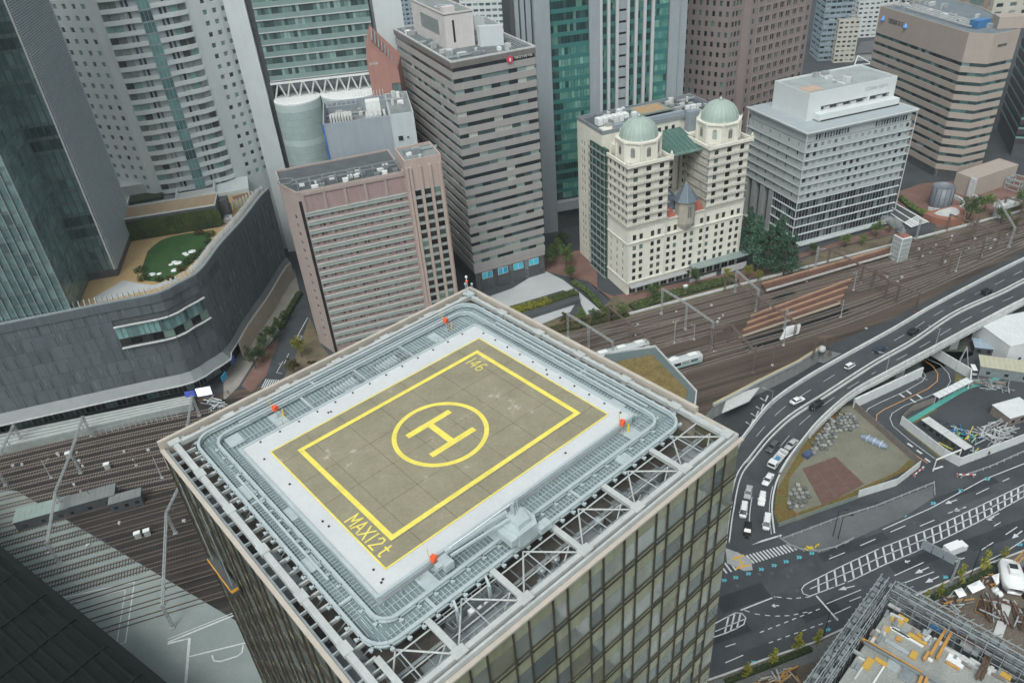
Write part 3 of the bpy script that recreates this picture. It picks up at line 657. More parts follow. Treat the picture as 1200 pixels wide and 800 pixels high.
BEAMW = mat('pale_beam_paint', (.43, .45, .435), .55, .14, .6, fine=.1)
ROOFB = mat('brown_lower_roof', (.10, .09, .08), .9, .3, .35, fine=.2)
MIDG = mat('grey_lower_roof', (.24, .27, .28), .8, .2, .35)
core = MB(); core.bx(.25, W_-.25, .25, W_-.25, 0, 85.8); HT.part(core, 'core', DGREY)
mb = MB(); mb.bx(.3, W_-.3, .3, W_-.3, 85.8, 86.2); HT.part(mb, 'lower_roof', ROOFB)
for x0, x1, y0, y1 in ((5.5, 10, .5, 4), (10.5, 14, 1, 4), (18.5, 22, .8, 3.3), (24, 28, 1.5, 5), (.6, 2.8, 6, 11), (.6, 2.8, 18, 25), (.6, 2.5, 31, 38), (31, 36, 2, 5), (38, 43.5, 1, 4.5)):
    mb = MB(); mb.bx(x0, x1, y0, y1, 86.2, 86.35+random.random()*.9); HT.part(mb, 'roof_plinth', MIDG)
FH = 5.05
def curtain(A_, B_, olive, dark, rowskip=0):
    n = 25; L_ = W_; u = .15; cols = []
    while u < L_-1.2: cols.append((u, u+2.92, 1)); cols.append((u+2.92, u+4.73, 0)); u += 4.73
    cols = [(c[0], min(c[1], L_-.03), c[2]) for c in cols if c[0] < L_-.6]
    dx, dy = (B_[0]-A_[0])/L_, (B_[1]-A_[1])/L_; rz = atan2(dy, dx); nx, ny = dy, -dx
    for c0, c1, wide in cols:
        mb = MB(); 
        mb.box((A_[0]+dx*c0+nx*.12, A_[1]+dy*c0+ny*.12, 44.4), (.1, .34, 88.8), rz); HT.part(mb, 'mullion', dark)
        me_o = win_mesh(c1-c0-.12, 1.75, olive if wide else OLIVE2, None, prefix='panel'); me_s = win_mesh(c1-c0-.12, .62, olive, None, prefix='panel'); me_g = win_mesh(c1-c0-.12, 2.5, MIRR, None, prefix='glass')
        me_n = win_mesh(c1-c0-.12, 4.4, OLIVE2, None, prefix='panel'); me_h = win_mesh(c1-c0-.12, 2.8, OLIVE2 if not wide else MIRR, None, prefix='panel')
        for k in range(17):
            z1 = 88.8-k*FH; z0 = z1-FH; um = (c0+c1)/2; bx_, by_ = A_[0]+dx*um+nx*.1, A_[1]+dy*um+ny*.1
            if z0 < 1: continue
            j = lambda: random.uniform(-.02, .02)
            HT.put(me_o, (bx_+nx*j(), by_+ny*j(), z1-1.78), rz, 'spandrel_panel')
            HT.put(me_g, (bx_+nx*j()*.3, by_+ny*j()*.3, z1-4.33), rz, 'glass_panel')
            HT.put(me_s if (wide or k % 2) else win_mesh(c1-c0-.12, .62, MIRR, None, prefix='glass'), (bx_, by_, z1-4.98), rz, 'lower_spandrel')
    for k in range(17):
        z1 = 88.8-k*FH
        for zz in (z1, z1-4.36):
            if zz > 1: mb = MB(); mb.box((A_[0]+dx*L_/2+nx*.14, A_[1]+dy*L_/2+ny*.14, zz-.03), (L_, .2, .06), rz); HT.part(mb, 'transom', dark)
curtain((0, 0), (W_, 0), OLIVE, BRZ)
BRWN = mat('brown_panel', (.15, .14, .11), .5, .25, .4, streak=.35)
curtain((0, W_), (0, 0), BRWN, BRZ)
for (a, b) in (((W_, 0), (W_, W_)), ((W_, W_), (0, W_))):
    mb = MB(); w3 = MB(); HT.facade(w3, a, b, 0, 88.8, evenly(W_, 18, 1.9), [(z, z+2.4) for z in range(6, 84, 5)], .2); HT.part(w3, 'rear_wall', OLIVE)
HT.flush(295)
# copings and parapets
for nm, x0, x1, y0, y1, z0, z1, m_ in (('coping', -.35, W_+.35, -.4, .05, 88.9, 89.15, TANL), ('coping', -.4, .05, .05, W_, 88.9, 89.15, TANL), ('fascia', .05, W_, .1, .35, 88.6, 89.7, BEAMW), ('fascia', .08, .3, .4, W_-.6, 88.4, 89.2, DSTEEL),
                                      ('parapet', -.3, W_+.3, W_-.15, W_+.3, 86, 90.2, TANL), ('parapet', W_-.1, W_+.35, 5.6, W_-.15, 86, 90.2, TANL), ('parapet', W_-.3, W_+.35, .35, 5.6, 88.4, 89.4, TANL)):
    mb = MB(); mb.bx(x0, x1, y0, y1, z0, z1); HT.part(mb, nm, m_)
# edge beams and nodes
NODE = [7.7, 15.0, 22.4, 29.7, 37.0, 44.2]
mb = MB(); mb.bx(.9, 44.4, .55, 1.05, 89.3, 90.0); HT.part(mb, 'edge_beam', BEAMW)
mb = MB(); mb.bx(.85, 1.45, .9, 44.4, 89.3, 90.0); HT.part(mb, 'edge_beam', BEAMW)
mb = MB(); mb.bx(1.6, 44.2, 43.7, 44.2, 89.4, 90.0); HT.part(mb, 'edge_beam', BEAMW)
mb = MB(); mb.bx(44.0, 44.45, 1.0, 44.2, 89.4, 90.0); HT.part(mb, 'edge_beam', BEAMW)
for u in NODE:
    for (x, y) in ((u, .8), (u, 44.0), (1.15, u), (44.2, u)):
        mb = MB(); mb.box((x, y, 90.06), (1.3, .95, .12), 0 if y < 1 or y > 43 else pi/2).box((x, y, 89.7), (.75, .8, .7)); HT.part(mb, 'node_plate', BEAMW)
for i, u in enumerate(NODE+[2.6]):
    mb = MB(); mb.bx(u-.17, u+.17, 1.05, 5.3, 89.25, 89.8).bx(u-.3, u+.3, 1.05, 5.3, 89.78, 89.84); HT.part(mb, 'cross_beam', BEAMW)
    if i % 1 == 0: mb = MB(); mb.tube((u, .8, 89.3), (u, .8, 86.2), .22, 8); HT.part(mb, 'post', BEAMW)
u = 2.0
while u < 44:
    mb = MB(); mb.bx(1.45, 2.7, u-.1, u+.1, 89.1, 89.5); HT.part(mb, 'cross_beam', BEAMW)
    mb = MB(); mb.bx(.2, .85, u+.9, u+1.02, 88.9, 89.3); HT.part(mb, 'bracket', STEEL)
    u += 1.83
u = 3
while u < 44:
    mb = MB(); mb.tube((1.2, u, 89.4), (2.8, u+1.2, 86.3), .07, 6).tube((2.8, u, 89.4), (1.2, u+1.6, 86.3), .07, 6); HT.part(mb, 'brace', STEEL); u += 3.65
NN = [.9]+NODE
for a, b in zip(NN, NN[1:]):
    m_ = (a+b)/2; mb = MB()
    mb.tube((a, 1.0, 89.5), (m_, 5.2, 89.2), .09, 8).tube((m_, 5.2, 89.2), (b, 1.0, 89.5), .09, 8).tube((a, 4.6, 89.35), (b, 4.6, 89.35), .08, 8)
    mb.tube((a, 3.0, 88.7), (b, 3.0, 88.7), .08, 6); mb.tube((a, 2.9, 88.8), (m_, 1.0, 87.2), .08, 6).tube((m_, 1.0, 87.2), (b, 2.9, 88.8), .08, 6); HT.part(mb, 'roof_truss', BEAMW)
    mb = MB(); mb.tube((m_, 1.0, 89.5), (m_+.1, 5.0, 89.3), .07, 6).tube((m_, 1.0, 89.4), (m_, .9, 86.2), .09, 6).tube((a, 1.1, 89.3), (m_, 1.1, 86.5), .07, 6).tube((b, 1.1, 89.3), (m_, 1.1, 86.5), .07, 6); HT.part(mb, 'brace', STEEL)
u = 1.5
while u < 43:
    mb = MB(); mb.tube((u, 43.9, 89.6), (u+1.2, 45.0, 89.5), .06, 5).tube((u+1.2, 45.0, 89.5), (u+2.4, 43.9, 89.6), .06, 5).bx(u+.5, u+1.0, 44.5, 44.9, 89.3, 89.75)
    mb.tube((44.3, u, 89.6), (45.0, u+1.2, 89.5), .06, 5).tube((45.0, u+1.2, 89.5), (44.3, u+2.4, 89.6), .06, 5).bx(44.5, 44.9, u+.5, u+1.0, 89.3, 89.75); HT.part(mb, 'brace', STEEL); u += 2.4
for v_, z_, r_ in ((1.6, 88.6, .07), (2.2, 88.2, .1), (3.7, 88.0, .06), (4.2, 87.4, .12)):
    mb = MB(); mb.tube((1.5, v_, z_), (43.8, v_, z_), r_, 6); HT.part(mb, 'service_pipe', STEEL)
for k_ in range(24):
    u_ = 2.4+k_*1.8; mb = MB(); mb.beam((u_, 1.2, 88.4), (u_+.1, 5.2, 88.3), .09, .12); HT.part(mb, 'sub_beam', DSTEEL)
# walkway floors
def rr(u0, u1, v0, v1, r=2.0, n=7):
    out = []
    for cx, cy, a0 in ((u1-r, v0+r, -90), (u1-r, v1-r, 0), (u0+r, v1-r, 90), (u0+r, v0+r, 180)):
        for k in range(n+1): a = R(a0+90*k/n); out.append((cx+r*cos(a), cy+r*sin(a)))
    return out
RO, RI = rr(2.8, 43.0, 5.45, 43.2, 2.2), rr(4.6, 41.35, 7.35, 41.5, 1.7)
slab = (5.8, 39.3, 9.75, 36.9)
def ring(name, a, b, z, m_):
    mb = MB(); n = len(a); mb.add([(*p, z) for p in a]+[(*p, z) for p in b], [(i, (i+1) % n, n+(i+1) % n, n+i) for i in range(n)]); mb.add([(*p, z-.25) for p in a]+[(*p, z) for p in a], [(i, (i+1) % n, n+(i+1) % n, n+i) for i in range(n)]); HT.part(mb, name, m_)
ring('walkway_floor', RO, RI, 89.35, GRAT)
for nm, q in (('walkway_floor', (4.4, 41.5, 36.9, 41.6)), ('walkway_floor', (39.3, 41.5, 7.2, 36.9)), ('walkway_floor', (4.4, 39.3, 7.2, 9.75)), ('walkway_floor', (4.4, 5.8, 9.75, 36.9))):
    mb = MB(); mb.bx(*q, 89.1, 89.36); HT.part(mb, nm, GRAT)
sl_ = MB(); u = 3.3
while u < 42.6:
    for (v0, v1) in ((5.7, 7.1), (7.6, 9.6), (37.1, 41.2), (41.8, 43.0)): sl_.bx(u, u+.07, v0, v1, 89.37, 89.45)
    u += .45
v = 9.9
while v < 37:
    for (a, b) in ((3.0, 4.4), (4.9, 5.7), (39.6, 41.1), (41.6, 42.8)): sl_.bx(a, b, v, v+.07, 89.37, 89.45)
    v += .45
stuff(HT.part(sl_, 'grating_bars', RAILM))
ln = MB()
for v in (5.95, 6.4, 7.9, 8.8, 37.4, 39.3, 42.4): ln.bx(4.5, 41.5, v, v+.06, 89.42, 89.5)
for u in (3.3, 3.9, 5.1, 39.9, 40.6, 42.2): ln.bx(u, u+.06, 8, 41, 89.42, 89.5)
stuff(HT.part(ln, 'grating_stringers', RAILM))
for pts, nm in ((RO, 'crane_rail'), (RI, 'crane_rail')):
    mb = MB(); n = len(pts)
    pp = [(*p, 89.95) for p in pts]; mb.path(pp, .3, .14, True); mb.path([(*p, 89.75) for p in pts], .12, .3, True); mb.path([(*p, 89.6) for p in pts], .36, .08, True); HT.part(mb, nm, RAILM)
def along(pts, step):
    P_ = [Vector(p) for p in pts]+[Vector(pts[0])]; out = []; acc = 0
    for a, b in zip(P_, P_[1:]):
        L_ = (b-a).length; k = -acc
        while k+step <= L_: k += step; out.append((a+(b-a)*(k/L_), atan2((b-a).y, (b-a).x)))
        acc = L_-k
    return out
bk = MB(); bk.box((0, -.3, 89.5), (.22, .55, .28)); bk.box((0, -.5, 89.62), (.4, .2, .12)); bkm = meshonly(bk, 'bracket', RAILM)
for pts, st in ((RO, 1.5), (RI, 1.85)):
    for p, a in along(pts, st): inst(bkm, 'rail_bracket', HT.root, (p.x, p.y, 0), a)
for (a, b) in (((2.9, 12), (4.6, 12)), ((2.9, 29), (4.6, 29)), ((9, 5.5), (9, 7.3)), ((27, 5.5), (27, 7.3)), ((34, 5.5), (34, 7.3)), ((18, 41.5), (18, 43.2)), ((43, 20), (41.3, 20)), ((15.5, 37), (15.5, 41.3)), ((30, 37), (30, 41.3)), ((23, 37), (23, 41.3))):
    mb = MB(); mb.beam((*a, 89.6), (*b, 89.6), .3, .25); HT.part(mb, 'cross_tie', RAILM)
for x0, x1, y0, y1 in ((2.95, 4.3, 30, 32.5), (2.95, 4.3, 17, 19), (5, 5.75, 24, 26), (20, 22, 37.3, 38.6), (11, 12.5, 37.3, 41), (34, 35.2, 37.3, 40.6), (33.5, 35, 5.7, 7.1), (17.5, 19.5, 7.7, 9.4), (39.6, 41, 12, 14), (9.5, 11, 7.7, 9.6), (37, 38.6, 7.7, 9.6), (5.5, 7.2, 39, 41)):
    mb = MB(); mb.bx(x0, x1, y0, y1, 89.45, 89.56); HT.part(mb, 'access_plate', RAILM)
# long pipes beside the rails
for q in ((3.7, 3.95, 15, 34), (42.1, 42.35, 10, 36)): mb = MB(); mb.bx(q[0], q[1], q[2], q[3], 89.6, 89.85); HT.part(mb, 'pipe_duct', RAILM)
mb = MB(); mb.bx(8, 38, 42.15, 42.4, 89.6, 89.85); HT.part(mb, 'pipe_duct', RAILM)
# helipad slab
mb = MB(); mb.bx(slab[0], slab[1], slab[2], slab[3], 89.3, 90.35); HT.part(mb, 'deck_slab', SLABM)
for q in ((5.6, 5.95, 9.6, 37.05), (39.15, 39.5, 9.6, 37.05)): mb = MB(); mb.bx(q[0], q[1], q[2], q[3], 90.1, 90.5); HT.part(mb, 'deck_kerb', RAILM)
for q in ((5.95, 39.15, 9.55, 9.85), (5.95, 39.15, 36.8, 37.1)): mb = MB(); mb.bx(*q, 90.1, 90.5); HT.part(mb, 'deck_kerb', RAILM)
mb = MB(); mb.bx(5.95, 39.15, 37.35, 37.6, 89.9, 90.1).bx(39.75, 40.0, 9.6, 37, 89.9, 90.1); HT.part(mb, 'side_duct', RAILM)
US = [8.0, 12.2, 16.4, 20.7, 25.1, 29.5, 34.0, 37.7]; VS = [11.75, 14.0, 18.4, 22.8, 27.2, 31.5, 34.1]
mb = MB(); mb.bx(US[0], US[-1], VS[0], VS[-1], 90.35, 90.37); HT.part(mb, 'joint_bed', mat('joint_filler', (.09, .085, .065), .9))
for i in range(7):
    for j in range(6):
        mb = MB(); g = .022; mb.bx(US[i]+g, US[i+1]-g, VS[j]+g, VS[j+1]-g, 90.36, 90.39+random.random()*.003); HT.part(mb, 'pad_panel', PADM)
ZP = 90.400
def frame_(name, u0, u1, v0, v1, wd, z=ZP, bot=None, right=None):
    mb = MB(); mb.bx(u0, u1, v0, v0+wd, z-.004, z).bx(u0, u1, v1-wd, v1, z-.004, z).bx(u0, u0+wd, v0+wd, v1-wd, z-.004, z).bx(u1-wd, u1, v0+wd, v1-wd, z-.004, z); HT.part(mb, name, YEL)
frame_('border_line', 7.95, 37.75, 11.7, 34.15, .17); frame_('inner_frame_line', 10.25, 35.8, 14.15, 32.15, .55)
mb = MB(); n = 72; ro, ri, c_ = 5.35, 4.82, (22.85, 22.95)
mb.add([(c_[0]+ro*cos(2*pi*i/n), c_[1]+ro*sin(2*pi*i/n), ZP) for i in range(n)]+[(c_[0]+ri*cos(2*pi*i/n), c_[1]+ri*sin(2*pi*i/n), ZP) for i in range(n)], [(i, (i+1) % n, n+(i+1) % n, n+i) for i in range(n)]); HT.part(mb, 'landing_circle', YEL)
mb = MB(); mb.bx(19.9, 25.9, 24.75, 25.5, ZP-.004, ZP).bx(19.9, 25.9, 20.4, 21.15, ZP-.004, ZP).bx(22.5, 23.25, 21.15, 24.75, ZP-.004, ZP); HT.part(mb, 'letter_h', YEL)
GL = {'M': [[(0, 0), (0, 1)], [(0, 1), (.5, .35)], [(.5, .35), (1, 1)], [(1, 1), (1, 0)]], 'A': [[(0, 0), (.5, 1)], [(.5, 1), (1, 0)], [(.2, .36), (.8, .36)]], 'X': [[(0, 0), (1, 1)], [(0, 1), (1, 0)]], '1': [[(.5, 0), (.5, 1)]],
      '2': [[(.05, .78), (.3, 1)], [(.3, 1), (.75, 1)], [(.75, 1), (.95, .72)], [(.95, .72), (.0, 0)], [(0, 0), (1, 0)]], 't': [[(.45, 1.0), (.45, .2)], [(.45, .2), (.6, 0)], [(.6, 0), (.9, .03)], [(.1, .68), (.85, .68)]],
      '4': [[(.75, 0), (.75, 1)], [(.75, 1), (0, .3)], [(0, .3), (1, .3)]], '6': [[(.85, .95), (.4, 1)], [(.4, 1), (.05, .6)], [(.05, .6), (.05, .1)], [(.05, .1), (.3, 0)], [(.3, 0), (.75, 0)], [(.75, 0), (.95, .2)], [(.95, .2), (.9, .45)], [(.9, .45), (.6, .55)], [(.6, .55), (.05, .4)]]}
def paint(ch, u, v, w_, h, wd=.17):
    """letter standing with its head towards +u and read towards -v"""
    mb = MB()
    for k, (a, b) in enumerate(GL[ch]):
        p, q = Vector((u+a[1]*h, v-a[0]*w_)), Vector((u+b[1]*h, v-b[0]*w_)); d = (q-p).normalized(); n = Vector((-d.y, d.x))*wd/2; p -= d*wd*.4; q += d*wd*.4; z = ZP+.001*k
        mb.add([(p.x-n.x, p.y-n.y, z), (q.x-n.x, q.y-n.y, z), (q.x+n.x, q.y+n.y, z), (p.x+n.x, p.y+n.y, z)], [(0, 1, 2, 3)])
    HT.part(mb, 'painted_character', YEL)
for ch, v, w_ in (('M', 19.35, .85), ('A', 18.2, .9), ('X', 17.05, .85), ('1', 16.1, .7), ('2', 15.2, .75), ('t', 14.0, .8)): paint(ch, 8.4, v, w_, 1.5)
for ch, v, w_ in (('1', 31.2, .5), ('4', 30.5, .75), ('6', 29.35, .75)): paint(ch, 33.0, v, w_, 1.55, .14)
# drains, posts and safety wire
dr = MB(); dr.bx(-.09, .09, -.09, .09, 90.35, 90.46); drm = meshonly(dr, 'drain', BLACK)
for k in range(11): inst(drm, 'drain', HT.root, (38.8, 11+k*2.35, 0)); 
for k in range(13): inst(drm, 'drain', HT.root, (8+k*2.4, 36.4, 0))
for u, v in ((7.2, 11.0), (6.9, 10.8), (7, 20), (6.9, 21), (7.1, 28), (7, 33.5), (16, 35.3), (16.3, 35.2), (30, 10.8), (38.2, 22), (7.2, 12.5)): inst(drm, 'drain', HT.root, (u, v, 0))
def rail_run(pts, h, step, name='guard_rail', z=89.45, t_=None, r=.035, mids=(.5,)):
    mb = MB()
    for a, b in zip(pts, pts[1:]):
        a, b = Vector((*a, z)), Vector((*b, z)); L_ = (b-a).length; n = max(1, round(L_/step)); 
        for k in range(n+1): p = a.lerp(b, k/n); mb.tube(p, p+Vector((0, 0, h)), r, 5)
        for f in (1,)+tuple(mids): mb.tube(a+Vector((0, 0, h*f)), b+Vector((0, 0, h*f)), r*.8, 5)
    return mb.build(name, STEEL, t_ or HT.root)
rail_run([(6, 9.2), (39.3, 9.2)], 1.25, 1.9, r=.045, mids=())
rail_run([(6, 37.9), (17, 37.9)], 1.2, 1.1); rail_run([(9, 41.1), (16, 41.1)], 1.1, 1.0); rail_run([(19, 38), (34, 38)], 1.1, 1.3, z=89.4)
# sunken stair wells with rails on the far side
for u0, u1 in ((18.2, 22.5), (24.5, 29.5)):
    mb = MB(); mb.bx(u0, u1, 38.4, 40.2, 89.37, 89.4); HT.part(mb, 'stair_well', DGREY)
    rail_run([(u0, 38.4), (u1, 38.4), (u1, 40.2), (u0, 40.2), (u0, 38.4)], 1.0, .8)
    for k in range(9): mb = MB(); mb.bx(u0+.2+k*.42, u0+.45+k*.42, 38.5, 40.1, 89.4, 89.46+k*.03); HT.part(mb, 'stair_tread', RAILM)
# round vents below the truss
for k, (u, v) in enumerate(((27.2, 3.6), (23.9, 3.4), (20.9, 3.3), (19.1, 3.3))):
    mb = MB(); mb.lathe([(.42, 0), (.42, 1.6), (.5, 1.65), (.5, 1.85), (.38, 2.0), (.2, 2.1), (0, 2.15)], (u, v, 86.2), 16); HT.part(mb, 'roof_vent', STEEL, True)
mb = MB(); mb.lathe([(1.0, 0), (1.0, 1.4), (.9, 1.5), (0, 1.5)], (41, 3.2, 86.2), 18); HT.part(mb, 'exhaust_fan', MIDG)
for k in range(6): mb = MB(); x = 30+k*1.3; mb.bx(x, x+.9, 3.4, 4.6, 86.2, 87.6); HT.part(mb, 'cable_box', DSTEEL)
for a, b in (((31, 2.2), (36, 4.8)), ((38, 1.5), (43, 4)), ((24, 1.2), (29, 4.4)), ((16, 1.4), (21, 4.5))): mb = MB(); mb.tube((*a, 86.9), (*b, 87.3), .12, 8); HT.part(mb, 'pipe', STEEL)
# obstruction lights (lamps with red covers) stand on the roof
OR = mat('orange_lamp', (.75, .12, .04), .5, .05, 1)
for u, v, lab in ((11.8, 40.0, 'orange obstruction lamp on the upper walkway, nearest the left tip of the helipad tower'), (36.9, 40.0, 'orange obstruction lamp on the upper walkway, nearest the back corner of the helipad tower'),
                  (37.2, 9.3, 'orange obstruction lamp beside the right corner of the yellow helipad border'), (11.6, 9.2, 'orange obstruction lamp beside the near corner of the helipad, below MAX12t')):
    p = HT.root.matrix_basis @ Vector((u, v, 0)) if False else Vector((HT.x+u*cos(HT.a)-v*sin(HT.a), HT.y+u*sin(HT.a)+v*cos(HT.a), 89.45))
    t = thing('obstruction_lamp', lab, 'warning lamp', p, HT.a+.3, 'orange obstruction lamps')
    mb = MB(); mb.tube((0, 0, 0), (0, 0, 1.2), .07, 6).bx(-.3, .3, -.3, .3, 0, .12); mb.build('post', STEEL, t)
    mb = MB(); mb.bx(-.3, .3, -.22, .22, 1.2, 1.68).bx(-.22, .22, -.26, .26, 1.68, 1.8).bx(.3, .38, -.16, .16, 1.28, 1.6); mb.build('housing', OR, t)
    mb = MB(); mb.tube((-.35, .2, 1.9), (-.45, .2, 3.2), .04, 5).tube((.4, -.5, 0), (.5, -.5, 1.1), .1, 6); mb.build('whip', mat('yellow_lamp', (.7, .5, .05), .5), t)
def roofp(u, v, z): return Vector((HT.x+u*cos(HT.a)-v*sin(HT.a), HT.y+u*sin(HT.a)+v*cos(HT.a), z))
# facade maintenance crane on the rails
t = thing('maintenance_crane', 'grey window cleaning crane standing on the curved rails of the helipad roof', 'roof crane', roofp(19.6, 6.5, 89.9), HT.a)
mb = MB(); mb.prism([(-1.3, -1.5), (.9, -1.5), (1.4, -.6), (1.4, .8), (.7, 1.4), (-1.3, 1.3), (-1.7, 0)], .35, 1.9); mb.prism([(-.9, -1.0), (.5, -1.0), (.9, .5), (-.9, .9)], 1.9, 2.5); mb.build('housing', RAILM, t)
mb = MB(); mb.bx(-1.2, 1.2, -1.6, -1.2, 0, .35).bx(-1.2, 1.2, 1.0, 1.4, 0, .35); mb.build('bogie', DSTEEL, t)
mb = MB(); mb.bx(.9, 2.3, -2.0, -1.1, .6, 1.3); mb.build('counterweight', RAILM, t)
mb = MB(); mb.bx(-2.2, -1.4, -1.4, .6, .9, 1.7); mb.build('counterweight', RAILM, t)
mb = MB(); mb.beam((-.6, .9, 2.6), (-7.0, 2.2, 1.5), .35, .4).beam((-.4, .2, 2.5), (-6.8, 1.7, 1.2), .2, .25); mb.build('jib', RAILM, t)
mb = MB(); mb.tube((-.3, .4, 2.4), (-.3, .4, 4.0), .22, 8).tube((.4, .6, 2.4), (.4, .6, 3.6), .1, 6).tube((-.3, .4, 4), (-6.6, 2, 1.9), .05, 5); mb.build('mast', STEEL, t)
mb = MB(); mb.bx(-7.8, -6.8, 1.3, 2.6, .0, .9).bx(-8.3, -7.6, 1.7, 2.3, .4, .8); mb.build('jib_head', RAILM, t)
# cradle hanging below the rails
t = thing('maintenance_cradle', 'long steel gondola cradle in a railed bay under the near corner of the helipad roof', 'gondola', roofp(8.2, 1.9, 87.4), HT.a)
def boxframe(mb, x0, x1, y0, y1, z0, z1, r, nx=5):
    for z in (z0, (z0+z1)/2, z1):
        mb.beam((x0, y0, z), (x1, y0, z), r, r).beam((x0, y1, z), (x1, y1, z), r, r).beam((x0, y0, z), (x0, y1, z), r, r).beam((x1, y0, z), (x1, y1, z), r, r)
    for k in range(nx+1):
        x = x0+(x1-x0)*k/nx; mb.beam((x, y0, z0), (x, y0, z1), r, r).beam((x, y1, z0), (x, y1, z1), r, r)
mb = MB(); mb.bx(0, 7.2, 0, 3.1, -.1, 0); mb.build('platform', MIDG, t)
mb = MB(); boxframe(mb, 0, 7.2, 0, 3.1, 0, 1.9, .07, 7); mb.build('guard_rail', STEEL, t)
mb = MB(); mb.bx(.9, 6.4, 1.6, 2.7, .2, .3).bx(.9, 6.4, 1.6, 1.66, .3, 1.4).bx(.9, 6.4, 2.64, 2.7, .3, 1.4).bx(.9, .96, 1.66, 2.64, .3, 1.4).bx(6.34, 6.4, 1.66, 2.64, .3, 1.4); mb.build('basket', DSTEEL, t)
for x in (1.8, 5.4): mb = MB(); mb.beam((x, 2.1, .3), (x, 2.1, 2.7), .25, .25).beam((x, 2.1, 2.7), (x+.3, 2.9, 2.9), .22, .22); mb.build('hoist_arm', RAILM, t)
mb = MB(); mb.bx(3.0, 3.5, 1.9, 2.4, .3, 1.2).bx(3.9, 4.3, 1.8, 2.2, .3, .9).tube((4.8, 2, .3), (4.8, 2, .9), .2, 8); mb.build('winch', WHITE, t)
t = thing('facade_cradle', 'orange striped cleaning cradle hanging on the dark left face of the helipad tower', 'gondola', roofp(-.9, 35.5, 76), HT.a)
mb = MB(); mb.bx(-.4, .4, -3.2, 3.2, 0, 1.0); mb.build('basket', DGREY, t); mb = MB(); mb.bx(-.46, -.4, -3.2, 3.2, .65, 1.05).bx(-.46, .4, -3.26, -3.2, .65, 1.05); mb.build('stripe', mat('orange_stripe', (.75, .38, .05), .5), t)
for y in (-2.6, 2.6): mb = MB(); mb.tube((0, y, 1), (0, y, 13.2), .05, 5); mb.build('cable', STEEL, t)
t = thing('lightning_mast', 'thin white and red mast cluster at the back corner of the helipad tower', 'mast', roofp(44.4, 44.6, 90.0), HT.a)
for k, (x, y, h) in enumerate(((0, 0, 2.4), (-.5, -.3, 1.6), (.4, -.6, 1.3))): mb = MB(); mb.tube((x, y, 0), (x, y, h), .06, 6).lathe([(0, 0), (.18, .1), (.18, .35), (0, .45)], (x, y, h), 8); mb.build('rod', STEEL if k else WHITE, t)
mb = MB(); mb.lathe([(0, 0), (.2, .1), (.2, .3), (0, .4)], (0, 0, 1.7), 8); mb.build('beacon', OR, t)
mb = MB(); mb.bx(-.8, .3, -1.2, .2, 0, .35); mb.build('base', RAILM, t)
# ================================================================== BUILDINGS
def rect(x0, x1, y0, y1): return [(x0, y0), (x1, y0), (x1, y1), (x0, y1)]
def facing(b, A_, B_):
    dx, dy = B_[0]-A_[0], B_[1]-A_[1]; mx, my = (A_[0]+B_[0])/2, (A_[1]+B_[1])/2
    return (b.cam[0]-mx)*dy-(b.cam[1]-my)*dx > 0
def banded(b, poly, floors, band_h, m_band, glass, pw=3.0, out=.35, frame=None, mull_m=None, band_panel=0):
    """core of glass with spandrel bands; floors = list of band bottom heights"""
    n = len(poly)
    for i, z in enumerate(floors):
        top = floors[i+1] if i+1 < len(floors) else None
        mb = MB(); mb.prism(offset_poly(poly, out), z, z+band_h); b.part(mb, 'floor_band', m_band)
        if top:
            for k in range(n):
                A_, B_ = poly[k], poly[(k+1) % n]
                if facing(b, A_, B_): b.panes(A_, B_, z+band_h+.02, top-.02, pw, glass, frame, off=.06, gap=.06)
    mb = MB(); mb.prism(poly, 0.1, floors[-1]+band_h-.05); b.part(mb, 'core', DGREY)
def parapet(b, poly, z, h, m_, th=.35, roof=ROOFG, name='parapet'):
    inner = offset_poly(poly, -th); n = len(poly)
    for i in range(n):
        a, c, d, e = poly[i], poly[(i+1) % n], inner[(i+1) % n], inner[i]
        mb = MB(); mb.prism([a, c, d, e], z, z+h); b.part(mb, name, m_)
    mb = MB(); mb.prism(inner, z, z+.12); b.part(mb, 'roof', roof)
def roofkit(b, x0, x1, y0, y1, z, n, seed=1, cat_=('air_unit', 'duct', 'tank')):
    rd = random.Random(seed)
    for k in range(n):
        x, y = rd.uniform(x0, x1), rd.uniform(y0, y1); w_, d_, h_ = rd.uniform(1, 3.2), rd.uniform(1, 2.2), rd.uniform(.8, 2.2)
        mb = MB()
        if k % 5 == 4: mb.lathe([(w_*.4, 0), (w_*.4, h_), (0, h_+.2)], (x, y, z), 12); b.part(mb, 'tank', LGREY)
        elif k % 5 == 3: mb.bx(x-w_*1.6, x+w_*1.6, y-.3, y+.3, z+.3, z+.9); b.part(mb, 'duct', STEEL)
        else:
            mb.bx(x-w_/2, x+w_/2, y-d_/2, y+d_/2, z, z+h_); mb.lathe([(min(w_, d_)*.35, 0), (min(w_, d_)*.35, .15), (0, .15)], (x, y, z+h_), 10); b.part(mb, 'air_unit', rd.choice([LGREY, GREY, WHITE, DSTEEL]))
